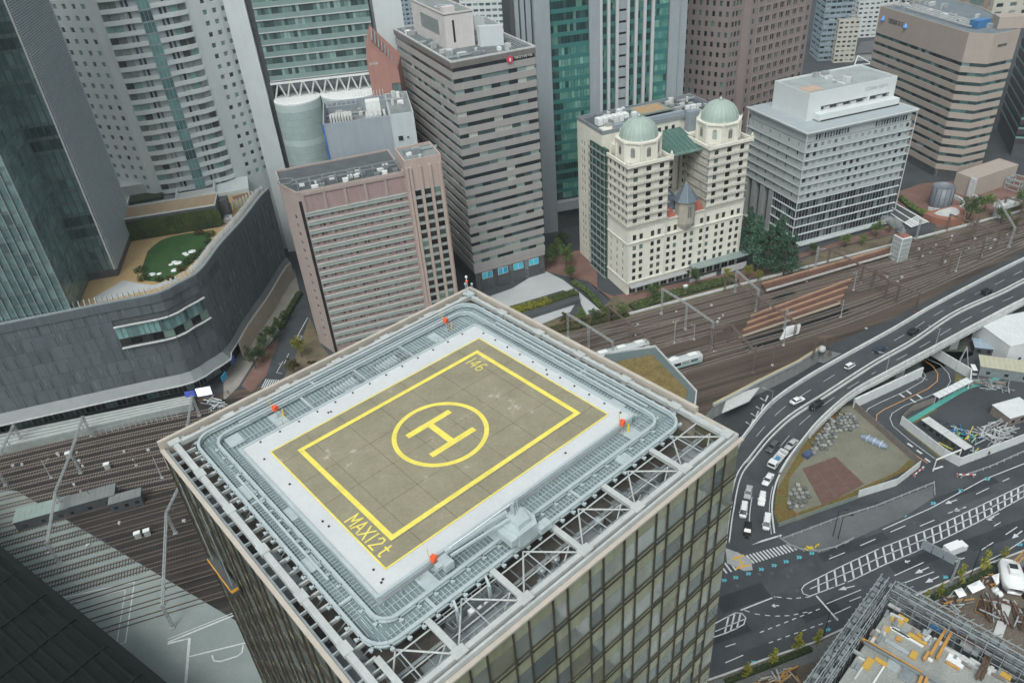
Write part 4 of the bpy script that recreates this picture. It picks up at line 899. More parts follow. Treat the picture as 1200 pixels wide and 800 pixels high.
def glyphs(b, x, y, z, n, h, m_, ang=0.0, seed=3, sp=1.15):
    """illegible small sign characters, one mesh each, standing off a wall facing -y"""
    rd = random.Random(seed)
    for k in range(n):
        mb = MB(); cx = x+k*h*sp*cos(ang); cy = y+k*h*sp*sin(ang)
        for (a0, b0, a1, b1) in ((0, 0, .15, 1), (.75, 0, .9, 1), (0, .85, .9, 1), (.1, rd.choice((.35, .5)), .8, rd.choice((.5, .62))), (.35, 0, .5, rd.choice((.4, .9)))):
            if rd.random() < .82: mb.box((cx+h*(a0+a1)/2*cos(ang), cy+h*(a0+a1)/2*sin(ang), z+h*(b0+b1)/2), (h*(a1-a0), .12, h*(b1-b0)), ang)
        if mb.v: b.part(mb, 'sign_character', m_)

# ---------- striped office tower
B = Bld('striped_office_tower', 'grey brown office tower with horizontal window bands and a white rooftop block, behind the helipad', 'office tower', -11.5, 248.5, 22)
BAND = mat('warm_grey_band', (.32, .305, .295), .7, .06, .3, streak=.08)
PAR = mat('brown_grey_cladding', (.16, .15, .14), .6, .1, .3, streak=.15)
poly = rect(0, 28.6, 0, 60)
zf = [10+i*3.62 for i in range(20)]; banded(B, poly, zf, 2.15, BAND, G_DARK, 3.1)
HT_ = zf[-1]+2.15
mb = MB(); mb.prism(offset_poly(poly, .1), HT_, HT_+1.3); B.part(mb, 'glass_band', mat('dark_band_glass', (.03, .035, .045), .15, .3, .3))
mb = MB(); mb.prism(offset_poly(poly, .45), HT_+1.3, 84.0); B.part(mb, 'parapet_cladding', PAR)
parapet(B, offset_poly(poly, .5), 84.0, .5, LGREY, .5, roof=mat('mid_roof', (.13, .145, .15), .9, .25, .3))
mb = MB(); mb.prism(rect(-.2, 28.8, -.2, 60.2), 8.2, 10); B.part(mb, 'podium_fascia', BAND)
for k in range(5):
    for y in (0, 9):
        mb = MB(); mb.bx(1+k*6.4, 2.4+k*6.4, y, y+1.4, 0, 8.2); B.part(mb, 'column', GREY)
BLUEG = glass_mat('blue_glass', [(0, (.03, .3, .45)), (.5, (.05, .45, .6)), (.8, (.02, .14, .2))])
for k in range(4):
    for j in range(2): B.put(win_mesh(2.0, 2.7, BLUEG, WHITE, 0, .1), (3.6+k*6.4+j*2.1, -.3, 5.2), 0, 'blue_window')
mb = MB(); mb.prism(rect(1.5, 27, 4, 58), 0, 8.2); B.part(mb, 'lobby', DGREY)
WP = mat('pinkish_white_panel', (.55, .52, .5), .7, .08, .3, streak=.1)
mb = MB(); w3 = MB(); B.facade(w3, (4.5, 16), (14.3, 15.2), 84, 95, [(2.6, 3.4)], [(86, 93)], .4, DGREY and G_DARK, None, name='shutter'); w3.quad((14.3, 15.2, 84), (14.3, 50, 84), (14.3, 50, 95), (14.3, 15.2, 95)); w3.quad((4.5, 50, 84), (4.5, 16, 84), (4.5, 16, 95), (4.5, 50, 95)); w3.quad((14.3, 50, 84), (4.5, 50, 84), (4.5, 50, 95), (14.3, 50, 95)); B.part(w3, 'rooftop_block', WP)
mb = MB(); mb.prism([(4.5, 16), (14.3, 15.2), (14.3, 50), (4.5, 50)], 94.6, 95); B.part(mb, 'block_roof', ROOFG)
parapet(B, [(4.3, 15.8), (14.5, 15.0), (14.5, 50.2), (4.3, 50.2)], 95, .5, WP, .35)
mb = MB(); mb.bx(4.3, 4.5, 22, 40, 88, 92.5); B.part(mb, 'louvre', DSTEEL)
mb = MB(); mb.lathe([(2.4, 0), (2.4, .05), (2.1, .05), (2.1, 0)], (9, 30, 95.15), 24); B.part(mb, 'roof_marking', WHITE)
mb = MB(); mb.bx(5, 9, 17, 20, 95.1, 97); B.part(mb, 'hatch_house', WP)
CURV = mat('curved_screen', (.5, .53, .54), .5, .08, .4)
pts = [(15, 12), (20.5, 9.5)]; mb = MB(); mb.prism([(15, 14.6), (15, 12), (22, 8.8), (22, 10.5)], 84.1, 90.5); B.part(mb, 'screen_wall', CURV)
arc = [(22+1.8*sin(t_*pi/2)*1.0-.0+(t_*-4.5 if t_ > .5 else 0), 10+t_*34) for t_ in [k/10 for k in range(11)]]
for a, c in zip(arc, arc[1:]): mb = MB(); mb.beam((*a, 88.2), (*c, 88.2), .25, 4.2); B.part(mb, 'screen_panel', CURV); 
for a in arc: mb = MB(); mb.beam((a[0]+.3, a[1], 84.1), (a[0]+.3, a[1], 90.5), .3, .3); B.part(mb, 'screen_post', WHITE)
roofkit(B, 15, 21, 14, 40, 84.1, 12, 5); roofkit(B, 1, 3.5, 3, 55, 84.1, 14, 8); roofkit(B, 2, 24, 2, 6, 84.1, 10, 9)
for k in range(3): mb = MB(); mb.path([(24.5+k*1.1, 3, 84.6), (24.5+k*1.1, 56, 84.6)], .2, .2); B.part(mb, 'roof_rail', STEEL)
mb = MB(); mb.lathe([(1.15, 0), (1.15, .3), (0, .3)], (0, 0, 0), 20); me = meshonly(mb, 'badge', mat('red_badge', (.55, .06, .1), .5)); inst(me, 'round_sign', B.root, (19.6, -.5, 81.8), rot=(pi/2, 0, 0))
mb = MB(); mb.bx(19.4, 19.9, -.9, -.8, 81.2, 82.2); B.part(mb, 'sign_figure', WHITE)
glyphs(B, 21.2, -.62, 81.6, 8, .72, LGREY)
B.flush()

# ---------- pink hotel
B = Bld('pink_hotel', 'pink hotel with pale green floor bands and a taller stair tower, beside the striped tower', 'hotel', -60.4, 216.0, 17.5)
PINK = mat('pink_render', (.36, .29, .265), .8, .06, .3, streak=.1); PINK2 = mat('rose_panel', (.33, .235, .225), .8, .08, .3, streak=.15)
SAGE = mat('sage_band', (.33, .375, .35), .6, .08, .4, streak=.1)
PTOW = mat('pink_tower_stone', (.43, .34, .30), .8, .06, .3, streak=.08)
G_P = glass_mat('pink_hotel_glass', [(0, (.06, .065, .06)), (.12, (.16, .17, .155)), (.5, (.22, .25, .235)), (.85, (.35, .42, .39))])
zt = 51.6; nf = 17; fh = (zt-2.0)/nf
for i in range(nf):
    z = 2.0+i*fh
    mb = MB(); mb.bx(1.2, 33, -.35, .35, z+fh-1.35, z+fh-.05); B.part(mb, 'floor_band', SAGE)
    mb = MB(); mb.bx(1.2, 33, -.55, -.35, z+fh-.2, z+fh-.05); B.part(mb, 'ledge', LGREY)
    w3 = MB(); cols = []
    for k in range(10): u0 = 1.6+k*3.1; cols += [(u0, u0+.75), (u0+1.05, u0+1.8)]
    B.facade(w3, (1.2, .1), (33, .1), z-.05, z+fh-1.15, [(c0-1.2, c1-1.2) for c0, c1 in cols], [(z+.45, z+fh-1.45)], .15, G_P, None); B.part(w3, 'window_wall', PINK2)
w3 = MB(); B.facade(w3, (-3.9, 9.3), (0, 0), 0, 58, [(5.6, 6.9)], [(z+1, z+2.4) for z in [4+i*fh for i in range(16)]], .35, G_DARK, None)
B.facade(w3, (0, 0), (1.2, 0), 0, 58, [], [], .2); B.facade(w3, (-3.9, 22), (-3.9, 9.3), 0, 58, [], [], .2)
w3.quad((1.2, 0, zt), (33, 0, zt), (33, 0, 58), (1.2, 0, 58)); w3.bx(1.2, 33, .3, .5, 0, zt); B.part(w3, 'wall', PINK)
mb = MB(); mb.bx(.1, 1.0, -.06, .05, 0, 55.5); B.part(mb, 'dark_slot', BLACK)
for k in range(5):
    x = 2.0+k*6.3; mb = MB(); mb.bx(x-.8, x+0, -.3, .02, zt+.0, 57.9); B.part(mb, 'pier', PINK)
    mb = MB(); mb.bx(x+.1, x+5.3, -.06, .02, zt+.5, 56.9); B.part(mb, 'rose_panel', PINK2)
mb = MB(); mb.bx(1.2, 33, -.4, 0, 57.2, 58.2); B.part(mb, 'cornice', PINK)
parapet(B, [(-.1, -.1), (33, -.1), (33, 22), (-4, 22), (-4, 9.3)], 58, .6, PINK, .5, roof=mat('dark_roof', (.085, .095, .1), .9, .25, .3))
mb = MB(); mb.prism([(0.5, .5), (33, .5), (33, 22), (-3.8, 22), (-3.8, 9.3)], 0, 57.9); B.part(mb, 'core', PINK)
# stair tower with three columns of dark windows
w3 = MB(); cc = [(1.9, 3.9), (5.0, 7.0), (8.1, 10.1)]
B.facade(w3, (33, -3), (44.6, -3), 0, 62, [], [], .2); B.facade(w3, (33, 0), (33, -3), 0, 62, [], []); B.facade(w3, (44.6, -3), (44.6, 10), 0, 62, [(3, 5), (8, 10)], [(z, z+1.6) for z in [5+i*fh for i in range(16)]], .3, G_DARK); B.facade(w3, (44.6, 10), (33, 10), 0, 62, [], []); B.facade(w3, (33, 10), (33, 0), 57, 62, [], []); B.part(w3, 'tower_wall', PTOW)
for c0, c1 in cc:
    mb = MB(); mb.bx(33+c0, 33+c1, -3.06, -3.0, 1, 53); B.part(mb, 'window_strip', SAGE)
    for i in range(17): B.put(win_mesh(c1-c0, 1.75, G_HOTEL, None), (33+(c0+c1)/2, -3.14, 51-i*fh), 0, 'tower_window')
for x in (33.0, 34.0, 37, 40.1, 43.2): mb = MB(); w_ = .9 if x not in (33.0,) else .8; mb.bx(x if x == 33.0 else x-.0+(0 if x < 35 else 0), x+w_, -3.5, -3.0, 0, 60.5); B.part(mb, 'pier', PTOW)
parapet(B, rect(33, 44.6, -3, 10), 62, .8, PTOW, .45)
roofkit(B, 35, 42, -1, 8, 62.1, 6, 11)
# roof rails and machinery
for y in (2.2, 5.5): 
    mb = MB(); mb.path([(-.5, y, 60.4), (32.5, y, 60.4)], .3, .3); B.part(mb, 'crane_rail', DSTEEL)
for k in range(9):
    mb = MB(); mb.path([(1+k*3.9, 2.2, 60.2), (1+k*3.9, 5.5, 60.2)], .25, .2).beam((1+k*3.9, 2.2, 58.1), (1+k*3.9, 2.2, 60.3), .25, .25).beam((1+k*3.9, 5.5, 58.1), (1+k*3.9, 5.5, 60.3), .25, .25); B.part(mb, 'rail_frame', DSTEEL)
rd = random.Random(4)
for k in range(22):
    x, y = rd.uniform(1, 31), rd.uniform(1, 8); mb = MB(); mb.bx(x-.8, x+.8, y-.5, y+.5, 58.1, 58.9+rd.random()*.6); B.part(mb, 'air_unit', WHITE if k % 3 else DSTEEL)
mb = MB(); mb.path([(-2+2.4*cos(a), 6+2.4*sin(a), 60.4) for a in [k*pi/6 for k in range(13)]], .25, .25); B.part(mb, 'rail_loop', DSTEEL)
B.flush()

# ---------- grey box building with open machinery roof
B = Bld('grey_box_building', 'pale grey blue windowless building with open roof machinery, behind the pink hotel', 'building', -57, 255, 9)
GB = mat('blue_grey_panel', (.30, .34, .38), .7, .07, .25, streak=.12); PW = mat('pale_blue_panel', (.47, .52, .54), .7, .06, .25, streak=.1)
mb = MB(); mb.prism(rect(0, 22.5, 0, 26), 0, 62); B.part(mb, 'wall', GB); mb = MB(); mb.prism(rect(22.5, 30.5, -.15, 26), 0, 66); B.part(mb, 'side_wing', PW)
parapet(B, rect(0, 22.5, 0, 26), 62, 4, GB, .4); parapet(B, rect(22.5, 30.5, -.15, 26), 66, .3, PW, .3)
mb = MB(); mb.bx(-.25, .15, -.25, .15, 0, 66); B.part(mb, 'blue_pipe', mat('blue_strip', (.03, .13, .5), .5))
rd = random.Random(3)
for x, z, w_, h in ((7, 51, 1.2, 1.6), (9.3, 52.5, 2.5, 1.0), (12.4, 53, 3.0, 1.2), (16.5, 53.5, 1.2, 1), (19, 52.6, 2, 1.5), (22, 49, .8, .7), (18.5, 46.5, 2.2, 1.7), (20.6, 47.5, 1.6, 1.4), (4, 45, .6, .6), (10.5, 46, 3.5, 1.2), (4.5, 40, .6, .6), (25, 57, 1.8, 1.8), (27.5, 57.5, .8, .8), (28, 52, .8, .8), (28.6, 47, .8, .8)):
    B.put(win_mesh(w_, h, G_DARK, PW, 0, .1), (x, -.2 if x < 22 else -.3, z), 0)
for k in range(5): mb = MB(); mb.bx(14.5+k*1.5, 15.3+k*1.5, 4, 10, 62.2, 65.5); mb.bx(14.7+k*1.5, 15.1+k*1.5, 3, 4, 62.2, 64); B.part(mb, 'cooling_duct', LGREY)
mb = MB(); mb.bx(15, 20, 12, 16, 62.2, 68); B.part(mb, 'cooling_tower', WHITE)
YM = mat('yellow_machine', (.55, .42, .04), .6, .15, 1)
for k in range(4): mb = MB(); mb.beam((3+k*2.4, 2, 63.0), (5+k*2.4, 8, 63.0), .3, .4); B.part(mb, 'yellow_pipe', YM)
mb = MB(); mb.path([(3, 3, 63.2), (12, 3.5, 63.2), (13, 8, 63.2), (4, 9, 63.2)], .3, .3, True); B.part(mb, 'yellow_pipe', YM)
for k in range(8): mb = MB(); mb.bx(2+k*1.0, 2.7+k*1.0, 10, 15, 62.2, 64.8); B.part(mb, 'fan_unit', LGREY)
roofkit(B, 22, 29, 3, 24, 66.1, 9, 6); roofkit(B, 2, 20, 17, 24, 62.2, 10, 7)
for k in range(10): mb = MB(); mb.beam((12+k*1.1, 24, 66), (12+k*1.1, 25.6, 68.2), .15, .15); B.part(mb, 'antenna', LGREY)
mb = MB(); mb.path([(1, 20, 65.8), (12, 19.5, 65.8)], .25, .25).path([(1, 24.5, 65.8), (12, 24.5, 65.8)], .25, .25); B.part(mb, 'roof_frame', STEEL)
for k in range(7): mb = MB(); mb.beam((1.5+k*1.7, 20, 65.8), (1.5+k*1.7, 24.6, 65.8), .2, .2); B.part(mb, 'roof_frame_bar', STEEL)
B.flush()

# ---------- terracotta slab with slanted louvred top
q = at(457, 112, 66); B = Bld('terracotta_slab_tower', 'slim terracotta slab with a slanted louvred top beside the teal tower', 'tower', q.x-6.5, q.y+2, 4)
TER = mat('terracotta', (.36, .19, .16), .8, .06, .3, streak=.12)
wd = 13.5
mb = MB(); mb.add([(0, 0, 0), (wd, 0, 0), (wd, 8, 0), (0, 8, 0), (0, 0, 79), (1.6, 0, 84), (wd-3.0, 0, 75), (wd-1.8, 8, 77), (2.2, 8, 88), (0, 8, 83)],
    [(0, 1, 6, 5, 4), (1, 2, 7, 6), (2, 3, 9, 8, 7), (3, 0, 4, 9), (4, 5, 8, 9), (5, 6, 7, 8)]); B.part(mb, 'slab', TER)
for k in range(8):
    f = (k+.5)/8; x = 2.4+(wd-5.6)*f; z = 85-(10*f); mb = MB(); mb.beam((x, .6, z+.3), (x, 7.2, z+3.2-1.5*f), .35, .5); B.part(mb, 'louvre', DSTEEL)
mb = MB(); mb.beam((2.2, 0, 84.0), (wd-3.0, 0, 75.3), .5, .6); B.part(mb, 'rim', TER); mb = MB(); mb.beam((2.2, 8, 88.2), (wd-1.8, 8, 77.2), .5, .6); B.part(mb, 'rim', TER)
B.put(win_mesh(3.2, 4, G_DARK, BLACK, 1, .12), (9.2, -.12, 65.5), 0); glyphs(B, .8, -.12, 76.5, 3, .9, LGREY, seed=8)
for x in (9.2, 10.2): mb = MB(); mb.bx(x, x+.5, -.15, 0, 61, 61.5); B.part(mb, 'lamp', WHITE)
B.flush()

# ---------- teal glass tower on rounded base
q = at(318, 100, 69); B = Bld('teal_glass_tower', 'teal glass tower between white edge fins, on a rounded translucent base', 'office tower', q.x, q.y, 6)
WF = mat('white_fin', (.58, .62, .62), .6, .05, .2, streak=.06); TEALM = mat('teal_spandrel', (.20, .285, .275), .4, .1, .3)
G_T = glass_mat('teal_tower_glass', [(0, (.05, .08, .08)), (.3, (.09, .15, .145)), (.6, (.15, .24, .225)), (.85, (.24, .34, .32))])
Wt = 41; zz = 69
for i in range(16):
    z = zz+1.2+i*4.3
    mb = MB(); mb.bx(0, Wt, -.25, .3, z, z+.35); B.part(mb, 'floor_edge', LGREY); mb = MB(); mb.bx(0, Wt, -.1, .2, z+.35, z+2.0); B.part(mb, 'spandrel', TEALM)
    if z < 150: B.panes((0, .1), (Wt, .1), z+2.0, z+4.3, 1.25, G_T, None, gap=.12)
mb = MB(); mb.bx(0, Wt, .4, 20, zz, 140); B.part(mb, 'core', DGREY)
mb = MB(); mb.prism([(-9.5, -1), (-2.2, -1), (-2.2, 14), (-9.5, 14)], 0, 150); B.part(mb, 'edge_fin', WF); mb = MB(); mb.prism([(-2.2, 1), (-.2, 1), (-.2, 14), (-2.2, 14)], 0, 150); B.part(mb, 'dark_recess', DGREY)
mb = MB(); mb.prism([(Wt+1.5, 1), (Wt+12, 3), (Wt+12, 14), (Wt+1.5, 14)], 0, 150); B.part(mb, 'edge_fin', WF)
mb = MB(); mb.prism([(-.2, 1), (Wt+1.5, 1), (Wt+1.5, 14), (-.2, 14)], 0, 63); B.part(mb, 'base_core', DGREY)
for k in range(9):
    x = k*Wt/9+.3; mb = MB(); mb.beam((x, .2, 63.5), (x+2.2, .2, zz+.5), .35, .6).beam((x+2.4, .2, zz+.5), (x+4.4, .2, 63.5), .35, .6); B.part(mb, 'truss', LGREY)
mb = MB(); mb.bx(-.3, Wt+.3, -.2, .6, zz, zz+.8); B.part(mb, 'truss_chord', WHITE)
TRA = mat('translucent_banded_wall', (.36, .45, .44), .35, .08, .4, streak=.08); TRA2 = mat('translucent_pale', (.46, .55, .54), .35, .06, .4, streak=.08)
for i in range(24):
    z = 63.0-i*2.65
    for (cx, cy, r_, nm) in ((8.5, -1, 8.8, 0), (30, 2, 13, 1)):
        mb = MB(); mb.lathe([(r_, 0), (r_, 2.5), (r_-.1, 2.5), (r_-.1, 2.66)], (cx, cy, z-2.65), 40, R(-175), R(170)); B.part(mb, 'curved_band', TRA if (i % 5) else TRA2)
for cx, cy, r_ in ((8.5, -1, 8.8), (30, 2, 13)): mb = MB(); mb.lathe([(r_, 0), (r_, .6), (r_-.4, .8), (0, .8)], (cx, cy, 63), 28); B.part(mb, 'cap', WHITE)
mb = MB(); mb.bx(16, 19.5, -1.5, 2, 0, 62.5); B.part(mb, 'glass_stair', G_GREEN)
B.flush()

# ---------- white curved hotel tower with balconies
LC = at(179, 222, 40); 
WT = mat('white_tower_wall', (.56, .605, .60), .75, .05, .2, streak=.07); WTB = mat('white_balcony', (.6, .64, .63), .7, .05, .3); WTG = mat('grey_recess', (.36, .40, .41), .8, .1, .3)
G_W = glass_mat('white_tower_glass', [(0, (.05, .055, .055)), (.2, (.13, .155, .145)), (.45, (.22, .26, .24)), (.75, (.19, .31, .28))])
B = Bld('white_curved_tower', 'tall white hotel tower with punched windows and wavy balconies, behind the roof garden', 'hotel', LC.x, LC.y, 0)
zb = 30; ft = 3.75; rows = [(zb+6+i*ft, zb+6+i*ft+1.75) for i in range(30)]; rows = [r for r in rows if r[0] < 150]; zt = 152
def dirp(p, a, l): return (p[0]+cos(R(a))*l, p[1]+sin(R(a))*l)
p0 = (0, 0); pl = dirp(p0, 180-24, 26); w3 = MB()
B.facade(w3, pl, p0, 0, zt, evenly(26, 6, 1.7), rows, .3, G_W, WTB, 0, .12)
pc = dirp(p0, 14, 3.0); B.facade(w3, p0, pc, 0, zt, [], [])
c1 = dirp(pc, 12, 12); c2 = dirp(c1, 30, 3.8); c3 = dirp(c2, 38, 12); pr = dirp(c3, 46, 4.5)
B.facade(w3, c3, pr, 0, zt, [], [])
last = pr
for k, a in enumerate((46, 54, 62, 70)):
    nx_ = dirp(last, a, 7.4); B.facade(w3, last, nx_, 0, zt, evenly(7.4, 2, 1.7), rows, .3, G_W, WTB, 0, .12); last = nx_
B.facade(w3, last, dirp(last, 120, 12), 0, zt, [], [])
B.facade(w3, pc, c1, 0, rows[0][0]-2, [(4, 10)], [(29, 33)], 1.0); B.facade(w3, c2, c3, 0, rows[0][0]-2, [(4, 10)], [(29, 33)], 1.0)
B.part(w3, 'wall', WT)
for seg, (a_, b_) in enumerate(((pc, c1), (c2, c3))):
    av, bv = Vector(a_), Vector(b_); d = (bv-av).normalized(); n = Vector((d.y, -d.x)); L_ = (bv-av).length
    for i, (r0, r1) in enumerate(rows):
        z = r0-2.0; pts = []
        for k in range(13):
            f = k/12; bulge = .5+.7*max(0, sin((f*1.5 if seg == 0 else 1.5-f*1.5)*pi))
            p = av+d*L_*f+n*bulge; pts.append((p.x, p.y))
        mb = MB(); mb.prism(pts+[(b_[0]-n.x*.3, b_[1]-n.y*.3), (a_[0]-n.x*.3, a_[1]-n.y*.3)], z, z+1.45); B.part(mb, 'balcony', WTB)
        mb = MB(); q0, q1 = av-n*.2, bv-n*.2; mb.quad((q0.x, q0.y, z+1.45), (q1.x, q1.y, z+1.45), (q1.x, q1.y, z+ft), (q0.x, q0.y, z+ft)); B.part(mb, 'recessed_wall', WTG)
        rz = atan2(d.y, d.x); me1 = win_mesh(L_*.2, 2.3, G_W, None); me2 = win_mesh(.8, 2.1, G_DARK, None)
        for f in ((.13, .36) if seg == 0 else (.62, .86)): p = av+d*L_*f+n*(.35 if True else 0); B.put(me1, (p.x, p.y, z+1.5), rz, 'balcony_window')
        for f in ((.62, .74) if seg == 0 else (.25, .38)): p = av+d*L_*f+n*.1; B.put(me2, (p.x, p.y, z+1.5), rz, 'balcony_door')
TG = glass_mat('lift_glass', [(0, (.10, .2, .2)), (.4, (.16, .3, .29)), (.8, (.05, .1, .1))])
rz = atan2(c2[1]-c1[1], c2[0]-c1[0]); me = win_mesh(3.9, ft-.25, TG, WTG, 2, .1)
for (r0, r1) in rows:
    for off in (.4,): B.put(me, ((c1[0]+c2[0])/2+sin(rz)*off, (c1[1]+c2[1])/2-cos(rz)*off, r0-2.0), rz, 'lift_window')
mb = MB(); mb.prism([p0, pc, c1, c2, c3, pr, last, dirp(last, 120, 12), dirp(pl, 60, 15), pl], 0, 10); 
B.flush()
# low white annex and pergola garden at its foot
q = at(160, 262, 36); 
B = Bld('white_annex', 'low white annex with a dark planted roof at the foot of the white hotel tower', 'annex', q.x-2, q.y+6, 15)
mb = MB(); mb.prism(rect(-4, 40, 6, 20), 0, 37); B.part(mb, 'wall', WT); parapet(B, rect(-4, 14, 6, 20), 37, 1, WTB, .5); parapet(B, rect(14, 28, 7, 20), 37.01, 2.2, WTB, .5)
mb = MB(); mb.prism(rect(-3, 9, 10, 18), 37.1, 38.3); B.part(mb, 'planting', mat('dark_planting', (.03, .05, .025), .95, .5, 1.0, fine=.4))
mb = MB(); mb.prism(rect(-6, 6, 17, 24), 38, 42); B.part(mb, 'roof_house', LGREY)
B.flush()

# ---------- left glass tower with louvred side
B = Bld('dark_glass_tower', 'dark teal glass tower with a louvred grey side, rising from the curved black building', 'office tower', -121.8, 216.6, 12)
SLAT = mat('louvre_slats', (.40, .45, .47), .5, .1, .5, metal=.1, streak=.1); DT = mat('dark_teal_frame', (.10, .14, .14), .4, .2, .4)
G_L = glass_mat('dark_teal_glass', [(0, (.09, .145, .145)), (.25, (.105, .17, .165)), (.5, (.125, .195, .19)), (.75, (.145, .215, .205)), (.95, (.07, .10, .10))], rough=.12)
mb = MB(); mb.prism(rect(-60, 0, .5, 36), 33, 165); B.part(mb, 'core', DGREY)
i = 0; z = 38.3
while z < 150:
    dark = (i % 7) in (3, 4)
    B.panes((-60, 0.3), (0, .3), z, z+2.9, 1.9, G_L if not dark else glass_mat('void_glass', [(0, (.04, .065, .065)), (.5, (.06, .10, .095)), (.8, (.045, .06, .06))]), None, gap=.1)
    mb = MB(); mb.bx(-60, 0, .1, .45, z+2.9, z+3.9); B.part(mb, 'spandrel', DT); z += 3.9; i += 1
for k in range(33): mb = MB(); mb.bx(-.05-k*1.87, .05-k*1.87, -.25, .3, 38.3, 152); B.part(mb, 'mullion', DT)
mb = MB(); mb.bx(-.45, 0.05, -.5, .1, 38.3, 160); B.part(mb, 'corner_trim', LGREY)
v0 = B.loc2(*at2(84, 362, 38)); 
mb = MB(); mb.bx(-62, v0[0], v0[1], .2, 36, 160); B.part(mb, 'front_volume', DT)
z = 38.3
while z < 140: B.panes((v0[0]+.05, v0[1]), (v0[0]+.05, .2), z, z+3.4, 1.9, G_L, None, gap=.1, name='side_pane'); z += 3.9
z = 38.3
while z < 140: B.panes((-60, v0[1]-.05), (v0[0], v0[1]-.05), z, z+2.9, 1.9, G_L, None, gap=.1); mb = MB(); mb.bx(-62, v0[0]+.05, v0[1]-.12, v0[1], z+2.9, z+3.9); B.part(mb, 'spandrel', DT); z += 3.9
for k in range(19): mb = MB(); mb.bx(v0[0]-k*2.0-.12, v0[0]-k*2.0, v0[1]-.6, v0[1]-.15, 37.5, 160); B.part(mb, 'reflection_fin', STEEL)  # fins shaped after bright streaks reflected over the glass front
sm = MB(); z = 38.3
while z < 160: sm.bx(.12, .5, 0.0, 36, z, z+.28); z += .62
stuff(B.part(sm, 'louvre_slats', SLAT)); mb = MB(); mb.bx(-.1, .12, 0.2, 36, 38.3, 160); B.part(mb, 'louvre_backing', DSTEEL)
B.flush(290)

# ---------- curved black department store
RZ = 38.0
rim = [Vector(at2(x, y, RZ)) for x, y in [(0, 381), (75, 366), (135, 354), (186, 344), (210, 332), (234, 318), (258, 287), (285, 257), (306, 230), (318, 219)]]
rim = [rim[0]+(rim[0]-rim[1]).normalized()*22]+rim; rs = smooth_pts(rim, 8)
B = Bld('curved_department_store', 'curved building clad in dark grey panels with a rooftop garden, left of the helipad tower', 'department store', rim[3].x, rim[3].y, 0)
rl = [B.loc2(p.x, p.y) for p in rs]
CLAD = [mat('charcoal_panel', (.10, .118, .128), .5, .08, .4, streak=.25), mat('charcoal_panel_light', (.112, .13, .14), .5, .08, .4, streak=.25), mat('charcoal_panel_dark', (.09, .105, .115), .5, .08, .4, streak=.25)]
def resamp(P_, step):
    out = [Vector(P_[0])]; acc = 0
    for a, b in zip(P_, P_[1:]):
        a, b = Vector(a), Vector(b); L_ = (b-a).length; k = -acc
        while k+step <= L_: k += step; out.append(a.lerp(b, k/L_))
        acc = L_-k
    return out
seg = resamp(rl, 3.1); back = [(rl[-1][0]-6, rl[-1][1]+4), (rl[-1][0]-50, rl[-1][1]-10), (rl[0][0]-20, rl[0][1]+70)]
foot = [tuple(p) for p in seg]
mb = MB(); mb.prism([(p[0]-.15*0, p[1]+.3) for p in foot]+back, 8.5, 35.4); B.part(mb, 'core', DGREY)
win0, win1 = None, None
import itertools
zs = [9.5+i*4.55 for i in range(6)]
wA, wB = Vector(B.loc2(*at2(141, 384, 30))), Vector(B.loc2(*at2(249, 347, 30)))
for i in range(len(seg)-1):
    a, b = seg[i], seg[i+1]; d = b-a; rz = atan2(d.y, d.x); mid = (a+b)/2
    inw = (wA.x-1.0 < mid.x < wB.x+1.0) and mid.y < wB.y+1
    for j, z in enumerate(zs):
        if inw and j in (3, 4): continue
        k = random.random(); me_ = win_mesh(round(d.length-.05, 2), 4.5, CLAD[0 if k < .5 else (1 if k < .8 else 2)], None, prefix='panel'); o_ = random.uniform(-.03, .06); n = Vector((d.y, -d.x)).normalized()
        B.put(me_, (mid.x+n.x*o_, mid.y+n.y*o_, z), rz, 'cladding_panel')
        if random.random() < .2: B.put(win_mesh(.05, 2.2, LGREY, None, prefix='slot'), (mid.x+n.x*.12-d.x*.2, mid.y+n.y*.12-d.y*.2, z+1.5), rz, 'pale_slot')
        if (i+j) % 3 != 1: B.put(win_mesh(.07, 3.2, BLACK, None, prefix='slot'), (mid.x+n.x*.12+d.x*.3, mid.y+n.y*.12+d.y*.3, z), rz, 'vertical_slot')
    if inw:
        B.put(win_mesh(round(d.length/2-.1, 2), 4.0, TG, DSTEEL, 0, .1), ((a*.75+b*.25).x, (a*.75+b*.25).y-.3, 25.9), rz, 'curved_window'); B.put(win_mesh(round(d.length/2-.1, 2), 4.0, TG, DSTEEL, 0, .1), ((a*.25+b*.75).x, (a*.25+b*.75).y-.3, 25.9), rz, 'curved_window')
        B.put(win_mesh(round(d.length-.1, 2), 2.4, G_HOTEL, None), (mid.x+Vector((d.y, -d.x)).normalized().x*.12, mid.y+Vector((d.y, -d.x)).normalized().y*.12, 23.3), rz, 'dark_window')
        for z_ in (22.8, 30.2):
            mb = MB(); n = Vector((d.y, -d.x)).normalized(); mb.beam((a.x+n.x*.6, a.y+n.y*.6, z_), (b.x+n.x*.6, b.y+n.y*.6, z_), .8, .25); B.part(mb, 'window_ledge', LGREY)
def off_line(P_, o):
    out = []
    for i, p in enumerate(P_):
        d = (Vector(P_[min(i+1, len(P_)-1)])-Vector(P_[max(i-1, 0)])).normalized(); out.append((p[0]+d.y*o, p[1]-d.x*o))
    return out
o1, o2, o3 = off_line(seg, .1), [tuple(Vector(p)+(Vector(q)-Vector(p))*(3.0 if sp.y < wB.y+2 else .9)) for p, q, sp in zip(off_line(seg, 0), off_line(seg, 1), seg)], off_line(seg, -3.5)
